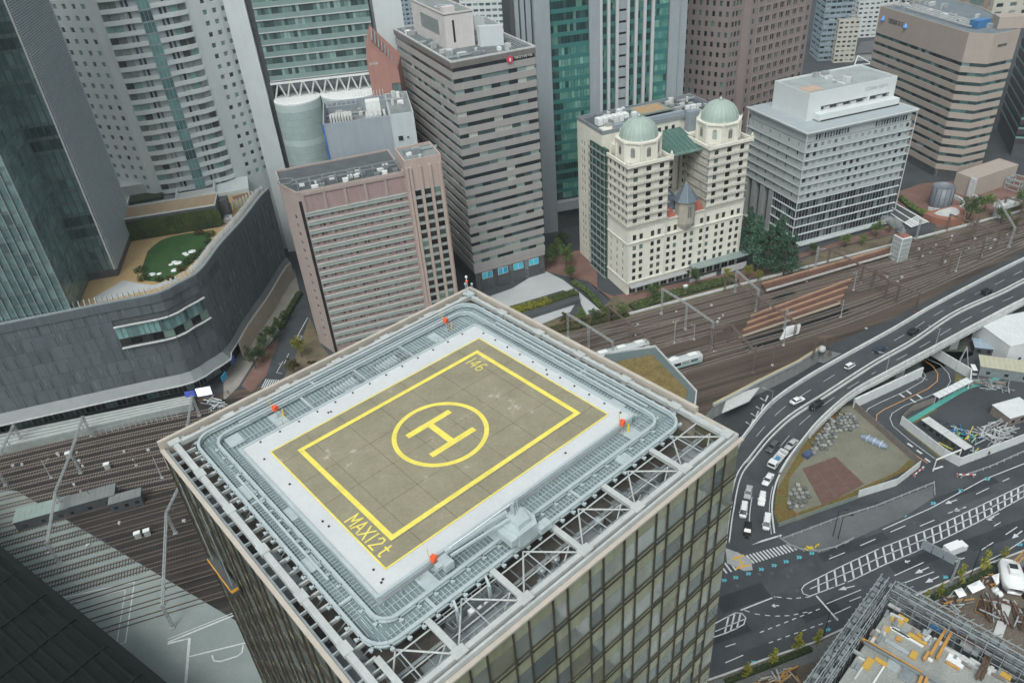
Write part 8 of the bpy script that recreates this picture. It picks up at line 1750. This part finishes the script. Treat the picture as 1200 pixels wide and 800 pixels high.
t = thing('planter_wall', 'dark planter wall round the bright hedge, near the top of the helipad tower', 'planter', (*at2(610, 378), 0), 0); o_ = Vector(at2(610, 378)); m2 = MB(); W4 = [Vector(at2(*p))-o_ for p in ((600, 381), (680, 355), (676, 346), (598, 370))]; m2.prism([tuple(p) for p in W4], 0, 1.6); m2.build('wall', DGREY, t)
hedge('bright yellow green hedge on the dark planter, left part', [(600, 370), (622, 364), (645, 357)], 4.5, 2.6, LY, seed=4, dens=40, sz=.22); hedge('green hedge with yellow flowers at the right end of the dark planter', [(645, 357), (660, 352), (676, 347)], 4.0, 2.5, LG, seed=5, dens=45, sz=.2)
hedge('rough shrubs filling the verge in front of the domed hotel', [(740, 362), (790, 346), (840, 333), (862, 328)], 5, 1.3, LG, seed=6, dens=9, sz=.3, name='shrub_strip'); hedge('rough shrubs between the cable trough and the pale plaza', [(640, 390), (680, 382), (735, 368)], 4, 1.3, LR, seed=7, dens=9, sz=.3, name='shrub_strip')
hedge('low green hedge along the curving pavement to the domed hotel', [(672, 332), (690, 345), (705, 362)], 2.0, 1.2, LG, seed=8, dens=25, sz=.25)
hedge('dark shrubs under the far side of the lawn on the roof garden', [(200, 300), (225, 291), (247, 284)], .5, .5, LD, seed=9) if False else None
hedge('row of dark planting along the street below the pink hotel', [(352, 345), (340, 365), (330, 385)], 2.2, 1.6, LD, seed=10, dens=25, sz=.25)
hedge('dark planting beside the pedestrian deck at the white hotel', [(1052, 232), (1070, 245), (1088, 256)], 3, 1.2, LG, seed=11, dens=15, sz=.3); hedge('yellow green planting in front of the stair drum', [(1078, 248), (1090, 252), (1098, 258)], 3, 1.0, LY, seed=12, dens=15, sz=.3)
# roof garden shrubs
rd = random.Random(3)
for k, (x, y, r_) in enumerate(((120, 645, 3), (135, 690, 2.6), (440, 440, 2.4), (500, 448, 2.6), (380, 600, 2.2), (340, 640, 2), (420, 570, 2.2), (455, 540, 2), (280, 690, 1.6), (220, 700, 1.6), (490, 490, 1.8))):
    mb = MB(); leaves(mb, (0, 0, .5), r_*.8, r_*.8, .9, 420, .2, rd); q = at(140+x*.2125, 180+y*.2125, 35.9); o_ = mb.build('shrub', LR if k % 3 == 2 else LD); o_.location = q; tag(o_, 'low %s shrub on the roof garden lawn rim, %s' % ('brown' if k % 3 == 2 else 'dark green', ('at its far left', 'just below the leftmost', 'at the top of the lawn', 'top right behind another', 'right side midway', 'lower right between stones', 'right of the upper stones', 'right near the fins', 'bottom edge right', 'bottom edge left', 'rightmost corner')[k]), 'shrub', 'shrubs round the roof lawn')

# ================================================================== CONSTRUCTION SITE
C0 = at(1034, 678, 22); B = Bld('construction_building', 'building under construction ringed by grey scaffolding, its floor cluttered with orange beams', 'building site', C0.x, C0.y, -137.7)
CFL = ground_mat('site_slab', (.24, .25, .235), (.3, .31, .295), .25, (.2, .2, .185), fine=.15); SCF = mat('scaffold_grey', (.22, .245, .26), .5, .2, 1, metal=.3); ORB = mat('orange_beam', (.46, .24, .06), .6, .15, 1); YEB = mat('amber_box', (.50, .31, .06), .6, .1, 1)
mb = MB(); mb.bx(3.0, 48, 3.0, 50, 17.5, 18); B.part(mb, 'floor_slab', CFL); mb = MB(); mb.bx(3.2, 48, 3.2, 50, 0, 17.4); B.part(mb, 'lower_storeys', DGREY)
def scaff(x0, x1, y0, y1, z1, alongx, z0=8):
    L_ = (x1-x0) if alongx else (y1-y0); k_ = int(L_/1.45)
    for k in range(k_+1):
        f = k/k_
        for s_ in (0, .5, 1):
            x, y = (x0+L_*f, y0+(y1-y0)*s_) if alongx else (x0+(x1-x0)*s_, y0+L_*f); zz = z1+random.uniform(-.5, 1.1); m2 = MB(); m2.beam((x, y, z0), (x, y, zz), .09, .09); B.part(m2, 'scaffold_pole', (SCF, STEEL)[k % 2])
    for j, z in enumerate([z0+2*i for i in range(int((z1-z0)/2)+1)]+[z1-.3]):
        for k in range(k_):
            f0, f1 = k/k_+.004, (k+1)/k_-.004; r_ = random.random()
            if z > z1-5:
                wq = [(0, .2), (.3, .5)] if r_ < .25 else ([(.1, .35)] if r_ < .5 else ([(.7, .95)] if r_ < .7 else []))
                for (a, b) in wq:
                    m2 = MB(); q = (x0+L_*f0, x0+L_*f1, y0+(y1-y0)*a, y0+(y1-y0)*b) if alongx else (x0+(x1-x0)*a, x0+(x1-x0)*b, y0+L_*f0, y0+L_*f1); m2.bx(*q, z, z+.08); B.put(meshonly(m2, 'deck', random.choice((SCF, DSTEEL, DSTEEL, SCF))), (0, 0, 0), 0, 'scaffold_deck')
        if z > z1-6:
            for s_ in (0, .5, 1):
                m4 = MB(); a, b = ((x0, y0+(y1-y0)*s_, z+.9), (x1, y0+(y1-y0)*s_, z+.9)) if alongx else ((x0+(x1-x0)*s_, y0, z+.9), (x0+(x1-x0)*s_, y1, z+.9)); m4.beam(a, b, .08, .08); B.part(m4, 'ledger', STEEL)
        for k in range(k_):
            f0, f1 = k/k_+.004, (k+1)/k_-.004
            if z > z1-5 and random.random() < .8:
                m2 = MB(); a, b = ((x0+L_*f0, y0, z), (x0+L_*f1, y0, z+1.9)) if alongx else ((x0, y0+L_*f0, z), (x0, y0+L_*f1, z+1.9)); m2.beam(a, b, .07, .07); a, b = ((x0+L_*f0, y1, z+1), (x0+L_*f1, y1, z+1)) if alongx else ((x1, y0+L_*f0, z+1), (x1, y0+L_*f1, z+1)); B.put(meshonly(m2, 'brace', STEEL), (0, 0, 0), 0, 'scaffold_brace')
                m3 = MB(); m3.beam(a, b, .07, .07); B.put(meshonly(m3, 'rail', STEEL), (0, 0, 0), 0, 'guard_rail')
scaff(-.3, 48, -.3, 2.2, 22.5, True); scaff(-.3, 2.2, 2.4, 50, 22.5, False)
NETM = mat('grey_mesh_sheet', (.13, .15, .16), .9, .3, .6, fine=.25)
for k in range(26): mb = MB(); mb.bx(-.3+k*1.86, 1.5+k*1.86, -.45, -.38, 0, 21.5+random.uniform(-.8, .6)); B.part(mb, 'mesh_sheet', NETM); mb = MB(); mb.bx(-.45, -.38, -.3+k*1.86, 1.5+k*1.86, 0, 21.5+random.uniform(-.8, .6)); B.part(mb, 'mesh_sheet', NETM)
B.cam = (0, 0); B.flush(290)
ZC = lambda x, y, z=18.0: B.loc2(*at2(960+x*.2, 640+y*.2, z))
def site(name, label, cat, px, py, dx, dy, dz, m_, rz=0.0, z=18.02, group=None):
    p = at(960+px*.2, 640+py*.2, z); dz *= .5; dx *= .85; dy *= .85; o_ = inst(meshonly(MB().bx(-dx/2, dx/2, -dy/2, dy/2, 0, dz), name, m_), name, None, (p.x, p.y, z), R(-47.7)+rz); return tag(o_, label, cat, group)
for k, (x, y, dx, dy, lab) in enumerate(((455, 440, 2.4, 1.4, 'amber crate upper left of the pair near the scaffold corner'), (490, 424, 2.2, 1.0, 'amber crate touching the upper left one, nearer the scaffold'), (390, 487, 1.5, 1.6, 'amber crate alone left of the white plank'), (465, 545, 1.0, 1.2, 'small orange crate below the white plank end'), (285, 690, 1.4, 3.0, 'tall amber crate in the left bay below the orange beam'), (362, 680, 2.6, 1.0, 'long amber crate beside the tall one, under the orange beam'), (552, 640, 1.3, 2.0, 'amber crate at the lower end of the grey formwork'), (1090, 760, 2.0, 1.4, 'amber crate in the far right bay'), (575, 545, 3.8, 1.0, 'long amber board stack in the middle of the upper bay'), (605, 535, 2.4, .7, 'orange board stack beside the long amber one'), (333, 545, 1.2, .8, 'little amber crate at the start of the orange beam'))): site('amber_crate', lab, 'crate', x, y, dx, dy, .7, ORB if k in (3, 9) else YEB, group='amber crates on the site floor')
for k, (x0, y0, x1, y1, lab, m_) in enumerate(((250, 545, 600, 745, 'long orange beam dividing the left bays', ORB), (262, 560, 600, 757, 'grey wall form right under the long orange beam', DSTEEL), (738, 492, 650, 640, 'orange beam, left of the pair crossing the upper bay', ORB), (772, 508, 690, 660, 'orange beam, right of the pair crossing the upper bay', ORB), (640, 620, 612, 668, 'short orange strut at the foot of the paired beams', ORB), (780, 498, 1010, 640, 'brown beam along the upper edge of the right bays', RB), (985, 620, 925, 775, 'rust brown beam of the right hand pair, left one', RUST), (1010, 628, 950, 780, 'rust brown beam of the right hand pair, right one', RUST), (600, 745, 900, 920, 'dark beam running off at the bottom of the site', DSTEEL), (555, 880, 600, 760, 'orange beam at the bottom edge of the site', ORB), (590, 890, 630, 770, 'second orange beam at the bottom edge of the site', ORB), (160, 560, 330, 350, 'grey walkway beam inside the left scaffold', SCF))):
    a, b = at(960+x0*.2, 640+y0*.2, 18.6), at(960+x1*.2, 640+y1*.2, 18.6); mb = MB(); d = b-a; mb.beam((0, 0, 0), (d.x, d.y, 0), .25, .7); mb.beam((0, 0, .36), (d.x, d.y, .36), .5, .08); o_ = mb.build('steel_beam', m_); o_.location = a; tag(o_, lab, 'beam', 'steel beams on the site floor')
for k, (x, y, dx, dy, m_, lab) in enumerate(((510, 532, 7, .5, WHITE, 'long white plank lying across the upper bay'), (478, 505, 3.6, .9, LGREY, 'white formwork stack at the end of the long plank'), (455, 590, 5, 1.0, STEEL, 'grey formwork stack along the orange beam'), (800, 670, 3.2, 2.2, WHITE, 'white sheet pile in the right bay'), (845, 655, 4.5, .8, LGREY, 'pale grey plank bundle beside the white sheet pile'), (780, 700, 2.6, .6, ORB, 'orange tube bundle at the lower side of the white sheets'), (650, 665, .9, .7, WHITE, 'small white box between the paired orange beams'), (620, 505, 1.4, 1.2, DGREY, 'dark hatch frame in the upper bay'), (430, 700, 2.4, 2.4, STEEL, 'steel plate stack in the lower left bay'), (510, 760, 2.2, 3.0, DSTEEL, 'dark formwork rack at the bottom of the left bay'), (440, 360, 2.6, .9, LGREY, 'pale plank by the inner side of the scaffold corner'), (1000, 720, 3, 1.2, LGREY, 'pale bar bundle in the far right bay'), (865, 580, 2.4, 1.6, GREY, 'grey pallet near the right scaffold'), (700, 490, 3.5, 1.0, BLP, 'dark blue sheeting against the right scaffold'), (240, 730, .4, 5, LGREY, 'thin pale pipe in the lower left bay'), (350, 750, .3, 6, WHITE, 'thin white pipe beside the tall amber crate'), (1120, 700, 2.5, 2, DSTEEL, 'dark rack at the right edge of the site'), (920, 610, 1.2, 3, STEEL, 'steel rack next to the brown beam'))): site('site_material', lab, 'building material', x, y, dx, dy, .5, m_)
heap('scattered bars and planks along the inner left scaffold', 'bar_heap', 1000, 745, 5, 1.2, 1, [STEEL], 3, 3) if False else None
rd = random.Random(21)
for k in range(70):
    u, v = rd.uniform(3.5, 34), rd.uniform(3.5, 32); om = rd.randrange(6)
    if k % 2: u = rd.uniform(3, 5)
    elif k % 3: v = rd.uniform(3, 5.5)
    x, y = B.x+u*cos(B.a)-v*sin(B.a), B.y+u*sin(B.a)+v*cos(B.a); o_ = inst(meshonly(MB().bx(-rd.uniform(.3, 1.3), rd.uniform(.3, 1.3), -.25, .25, 0, rd.uniform(.2, .7)), 'oddment', (STEEL, SCF, DSTEEL, LGREY, BFEN, GREY)[om]), 'site_oddment', None, (x, y, 18.02), B.a+rd.choice((0, pi/2))+rd.gauss(0, .1)); tag(o_, '%s oddment on the unfinished floor, %s, %s' % (('bright steel', 'blue grey', 'dull steel', 'pale', 'brown', 'mid grey')[om], 'close to the left scaffold' if v < 5.6 else ('near the left scaffold' if v < 14 else 'in the right bays'), 'by the scaffold corner' if u < 8 else ('in the upper half' if u < 20 else 'toward the bottom edge')), 'building material', 'loose oddments on the site floor')
# tents, machines, mats in the yard right of the scaffold
TZ = 2.6
for k, (q, lab) in enumerate((([(1118, 691), (1127, 688), (1133, 697), (1124, 700)], 'small white square tent, left of the two by the site pavement'), ([(1133, 686), (1148, 679), (1155, 688), (1140, 695)], 'larger white square tent, right of the small one'), ([(1162, 674), (1171, 671), (1171, 682), (1168, 685)], 'white tent beside the white crane'))):
    P_ = [Vector(at2(*p, TZ)) for p in q]; c = sum(P_, Vector((0, 0)))/4; t = thing('tent', lab, 'tent', (c.x, c.y, 0), 0, 'white tents in the site yard'); mb = MB()
    vs = [(p.x-c.x, p.y-c.y, TZ) for p in P_]+[(0, 0, TZ+.5)]; mb.add(vs, [(i, (i+1) % 4, 4) for i in range(4)]+[(3, 2, 1, 0)]); mb.build('canopy', mat('tent_white', (.8, .8, .8), .7, .03, 1), t)
    for p in P_: mb = MB(); mb.tube((p.x-c.x, p.y-c.y, 0), (p.x-c.x, p.y-c.y, TZ), .05, 5); mb.build('leg', STEEL, t)
t = thing('crawler_crane', 'white crane machine with dark cab glass in the site yard at the right edge', 'crane', at(1182, 682, 0), R(70)); mb = MB(); loft(mb, [(-4, 1.4, 1.0, 2.6), (-3, 2.1, 1.0, 3.2), (0, 2.3, 1.0, 3.4), (3, 2.1, 1.0, 3.2), (4.2, 1.3, 1.0, 2.8)]); mb.build('housing', PT['white'], t, True)
mb = MB(); mb.bx(-1, 1.2, -.9, .9, 3.3, 4.3); mb.build('cab', PT['white'], t); mb = MB(); mb.bx(.2, 1.5, -.8, .8, 3.6, 4.4); mb.build('cab_glass', CGLS, t); mb = MB(); mb.bx(-4, 4, -2.8, -1.9, 0, 1.0).bx(-4, 4, 1.9, 2.8, 0, 1.0); mb.build('crawler_tracks', BLACK, t); mb = MB(); lattice(mb, (3, -1, 3.2), (9, -6, 5.5), .8, 1.2, .06); mb.build('boom', ORB, t); mb = MB(); mb.bx(-.4, 3.5, -4.6, -3.0, .3, 2.6); mb.build('red_unit', mat('signal_red', (.5, .03, .04), .5), t)
for k in range(3): q = at((1166, 1170, 1183)[k], (693, 697, 692)[k], 0); mb = MB(); mb.lathe([(0, 0), (.8, .1), (.9, .6), (.5, 1.1), (0, 1.2)], n=10); o_ = mb.build('white_sack', WHITE, smooth=True); o_.location = q; tag(o_, 'round white bulk sack in the site yard, %s' % ('beside the larger tent', 'next to the green sheet', 'below the white crane')[k], 'sack')
P_ = [Vector(at2(*p)) for p in ((1147, 702), (1168, 712), (1164, 728), (1142, 716))]; t = thing('rebar_mat', 'square mat of brown reinforcing bars with an orange edge', 'rebar mat', (P_[0].x, P_[0].y, .1), 0)
for k in range(13):
    for a, b, c, d in ((0, 1, 3, 2), (0, 3, 1, 2)): p, q = P_[a].lerp(P_[b], k/12)-P_[0], P_[c].lerp(P_[d], k/12)-P_[0]; mb = MB(); mb.beam((p.x, p.y, .2), (q.x, q.y, .2), .08, .08); mb.build('bar', ORB if k in (0, 12) else RUST, t)
for k, (q, lab) in enumerate((([(1175, 702), (1187, 705), (1180, 727), (1169, 722)], 'pale concrete slab strip right of the rebar mat'), ([(1169, 727), (1180, 731), (1174, 748), (1163, 744)], 'second pale slab strip below the first'))): P_ = [Vector(at2(*p)) for p in q]; c = P_[0]; mb = MB(); mb.prism([tuple(p-c) for p in P_], 0, .25); o_ = mb.build('concrete_slab', LGREY); o_.location = (c.x, c.y, .05); tag(o_, lab, 'slab')
heap('heap of rusty bars and orange frames left of the small tent', 'bar_heap', 1118, 704, 3, 2, 40, [ORB, RUST, STEEL, BFEN], 2.5, 13, cat='pile'); heap('rust brown bars stacked in rows at the right edge of the yard', 'bar_heap', 1190, 722, 2.5, 6, 60, [RUST, RB, STEEL], 4, 14, rz=1.2); heap('orange and brown timber beside the third tent', 'timber_heap', 1158, 683, 1.6, 1.2, 24, [ORB, RUST, BEI], 1.8, 15); heap('wood and orange bars at the foot of the scaffold, bottom edge', 'bar_heap', 912, 797, 4, 1.5, 40, [ORB, RUST, BEI, STEEL], 2.5, 16)

# ================================================================== LOWER LEFT
STN = Bld('veil_dark_building', 'flat roofed building with long roof louvres, near black for the window veil, at the bottom left corner', 'building', *at2(-40, 610, 12), -37)  # near-black colour stands for the dark veil of the window pane
p1 = STN.loc2(*at2(0, 642, 12)); 
mb = MB(); mb.bx(-40, 110, -70, p1[1], 0, 12); STN.part(mb, 'wall', mat('veil_dark_wall', (.007, .0095, .0095), .9, .3, .3, spec=.1))
for k in range(14): mb = MB(); mb.bx(-30, 100, p1[1]-3-k*2.2, p1[1]-2.4-k*2.2, 12, 12.35); STN.part(mb, 'roof_louvre', mat('veil_dark_louvre', (.008, .0105, .0105), .9, spec=.1))
for k in range(9): mb = MB(); mb.bx(-20+k*12, -19.5+k*12, -60, p1[1]-1, 12.3, 12.6); STN.part(mb, 'roof_rib', MATS['veil_dark_louvre'])
mb = MB(); mb.bx(-40, 110, p1[1]-1.2, p1[1]+.3, 12, 12.7); STN.part(mb, 'roof_edge', MATS['veil_dark_louvre']); STN.flush()
for k, (x, y, L_, W2_, h, lab, m_) in enumerate(((76, 608, 13.5, 4.5, 3.6, 'long pale grey roofed shed on the dark tracks', mat('shed_roof', (.17, .185, .18), .8, .15, .4)), (132, 601, 8, 3.2, 3.2, 'smaller grey shed right of the long one on the tracks', MATS['shed_roof']), (22, 623, 13, 5, 3.4, 'pale green roofed shed at the edge of the pale reflection band', mat('green_shed_roof', (.24, .3, .275), .8, .1, .4)))): cabin(lab, x, y, L_, W2_, h, R(17), DGREY, m_, name='track_shed', cat='shed', group='sheds on the left tracks')
for x, y, lab in ((127, 549, 'white trackside cabinet alone among the dark tracks'), (163, 630, 'left one of two white trackside cabinets'), (174, 627, 'right one of two white trackside cabinets'), (82, 536, 'small white cabinet at the long gantry'), (789, 425, 'white cabinet behind the green ended train'), (803, 340, 'small white cabinet by the domed hotel verge')):
    t = thing('trackside_cabinet', lab, 'cabinet', at(x, y, 0), R(20), 'white trackside cabinets'); mb = MB(); mb.bx(-.7, .7, -.5, .5, .2, 1.9); mb.build('body', LGREY, t); mb = MB(); mb.bx(-.8, .8, -.6, .6, 1.9, 2.05); mb.build('lid', WHITE, t); mb = MB(); mb.bx(-.6, .6, -.53, -.5, .4, 1.7); mb.build('door', GREY, t)
mb = MB(); mb.lathe([(0, 0), (1.0, 0), (1.1, 1.0), (.9, 1.9), (0, 2.1)], n=14); mb.m = 0; o_ = mb.build('white_tank', LGREY, smooth=True); o_.location = at(963, 412, 0); tag(o_, 'pale round tank between the yard and the elevated road', 'tank')
# small trackside boxes that dot the yard
rd = random.Random(5); sb = meshonly(MB().bx(-.3, .3, -.2, .2, 0, .5), 'box', LGREY); 
for k in range(90):
    s_, w2 = (rd.uniform(-170, -60), rd.uniform(-35, 18)) if k < 45 else (rd.uniform(10, 230), rd.uniform(-16, 8)); x, y = tw(s_, w2 if k < 45 else w2+(max(0, s_-110)*.1)); tag(inst(sb, 'signal_box', None, (x, y, .05), rd.uniform(0, 3), rd.uniform(.8, 1.5)), 'tiny pale signal box between the rails, '+('in the dark yard left of the helipad tower' if k < 45 else 'in the yard below the hotels'), 'signal box', 'tiny signal boxes dotting the yard')
# station wall, its lean roof and posts
t = thing('platform_wall', 'long pale concrete platform strip below the curved black building', 'platform', (*at2(-40, 534), 0), 0); o_ = Vector(at2(-40, 534)); W4 = [Vector(at2(*p, 2.5))-o_ for p in ((-40, 516), (225, 462), (225, 473), (-40, 534))]; mb = MB(); mb.prism([tuple(p) for p in W4], 0, 2.5); mb.build('wall', mat('platform_concrete', (.27, .30, .29), .85, .2, .4, fine=.1), t)
for k in range(4): f0 = .12+.25*k; a, b = W4[0].lerp(W4[3], f0), W4[1].lerp(W4[2], f0); mb = MB(); mb.beam((a.x, a.y, 2.58), (b.x, b.y, 2.58), .3, .14); mb.build('ridge', LGREY, t)
fence('post_fence', 'row of pale posts and rails along the tracks below the platform strip', [(112, 512), (160, 500), (215, 489)], 2.8, GRF, 1.6, rails=(1.0, 2.6))
heap('steel stair frame at the corner of the curved black building', 'external_staircase', 252, 474, 3, 1.5, 26, [STEEL, LGREY, DSTEEL], 4, 17, cat='stairs', rz=-.5)
q = at(231, 450.5, 6); t = thing('led_screen', 'bright white advertising screen on the corner of the curved black building', 'screen', (q.x, q.y-2.2, 3.0), R(10)); SCR = bpy.data.materials.new('lit_screen'); SCR.use_nodes = True; bs = SCR.node_tree.nodes['Principled BSDF']; bs.inputs['Emission Color'].default_value = (.75, .8, 1, 1); bs.inputs['Emission Strength'].default_value = .9; bs.inputs['Base Color'].default_value = (.5, .5, .6, 1)
for k in range(2): mb = MB(); mb.bx(k*2.3, k*2.3+2.15, -.2, 0, 0, 3.0); mb.build('screen', SCR, t)
mb = MB(); mb.bx(-.3, 4.9, -.02, .4, -.3, 3.3); mb.build('frame', BLACK, t)
for k, (x, y, c_) in enumerate(((222, 460, (.08, .12, .5)), (262, 440, (.03, .3, .5)), (272, 420, (.05, .12, .4)))):
    q = at(x, y, 4); mb = MB(); mb.bx(-1.5, 1.5, -.1, .1, 0, 2.4); o_ = mb.build('poster_panel', mat('poster_%d' % k, c_, .5)); o_.location = (q.x, q.y, 2.2); o_.rotation_euler = (0, 0, R(12 if k == 0 else 80)); tag(o_, ('dark blue poster left of the bright screen', 'turquoise poster round the corner from the bright screen', 'blue poster farthest along the corner shop front')[k], 'poster')
# people
def person(label, px, py, m1, m2_, hd):
    me = bpy.data.meshes.new('body'); V = [(0, 0, .95), (0, 0, 1.2), (0, 0, 1.42), (0, 0, 1.52), (0, .02, 1.66), (.11, .0, .9), (.12, .1, .5), (.12, -.02, .08), (.12, .14, .04), (-.11, 0, .9), (-.12, -.12, .5), (-.12, -.25, .1), (-.12, -.12, .04), (.19, 0, 1.4), (.24, .05, 1.12), (.22, .14, .88), (-.19, 0, 1.4), (-.24, -.05, 1.12), (-.22, .02, .86)]
    E = [(0, 1), (1, 2), (2, 3), (3, 4), (0, 5), (5, 6), (6, 7), (7, 8), (0, 9), (9, 10), (10, 11), (11, 12), (2, 13), (13, 14), (14, 15), (2, 16), (16, 17), (17, 18)]; me.from_pydata(V, E, []); me.materials.append(m1)
    o_ = bpy.data.objects.new('person', me); COL.objects.link(o_); o_.location = at(px, py, .08); o_.rotation_euler = (0, 0, hd); sk = o_.modifiers.new('skin', 'SKIN'); sv = me.skin_vertices[0].data
    for i, r_ in enumerate((.15, .15, .16, .06, .1, .09, .065, .045, .04, .09, .065, .045, .04, .07, .05, .04, .07, .05, .04)): sv[i].radius = (r_, r_)
    sv[0].use_root = True; ss = o_.modifiers.new('sub', 'SUBSURF'); ss.levels = ss.render_levels = 1; return tag(o_, label, 'person')
person('person in dark clothes walking by the guard rail below the lot', 1027, 592, DGREY, None, 1.2); person('person in dark blue standing by the right guard rail', 1158, 534, PT['navy'], None, 2); person('person in dark clothes on the pavement by the shop front posters', 268, 462, DGREY, None, .5)
# ---- road wear: repair patches, manholes, and darker wheel paths worn into the asphalt
PDK = ground_mat('patch_dark', (.03, .034, .039), (.042, .047, .052), .2, fine=.1); PLT = ground_mat('patch_pale', (.055, .061, .068), (.075, .081, .088), .2, fine=.12)
rd = random.Random(31)
for k, (x, y, w_, l_, m_) in enumerate(((905, 690, 3, 22, PLT), (1000, 640, 2.6, 18, PDK), (1150, 590, 3.2, 26, PLT), (870, 700, 4, 12, PDK), (960, 715, 3, 9, PDK), (1080, 655, 2.8, 16, PDK), (1175, 625, 3.4, 20, PDK), (1040, 617, 1.6, 14, PLT), (895, 745, 3, 14, PLT), (1130, 575, 1.8, 20, PDK), (935, 665, 2.2, 8, PLT), (855, 740, 3, 9, PDK))):
    c = Vector(at2(x, y)); a = R(16); d = Vector((cos(a), sin(a)))*l_/2; nn = Vector((-sin(a), cos(a)))*w_/2; struct(flat('road_patch', [tuple(c-d-nn), tuple(c+d-nn), tuple(c+d+nn), tuple(c-d+nn)], m_, .012+.001*k))
for k in range(16):
    x, y = rd.uniform(860, 1180), 0; y = 700-(x-860)*.36+rd.uniform(-18, 30); mb = MB(); mb.lathe([(.42, 0), (.42, .02), (0, .022)], n=12); o_ = mb.build('manhole_cover', DGREY); o_.location = at(x, y, .03); struct(o_)
# ---- air: thin haze between the near roofs and the far blocks
hz = bpy.data.materials.new('haze'); hz.use_nodes = True; hn = hz.node_tree; hn.nodes.clear(); ho = hn.nodes.new('ShaderNodeOutputMaterial'); hp = hn.nodes.new('ShaderNodeVolumePrincipled')
hp.inputs['Color'].default_value = (.86, .93, .95, 1); hp.inputs['Density'].default_value = HAZE; hp.inputs['Anisotropy'].default_value = 0.2; hn.links.new(hp.outputs[0], ho.inputs['Volume'])
mb = MB(); mb.bx(-1520, 1520, -320, 1620, -9.5, 172); o_ = mb.build('haze', hz); stuff(o_, 'thin pale overcast haze filling the air over the city', 'haze')
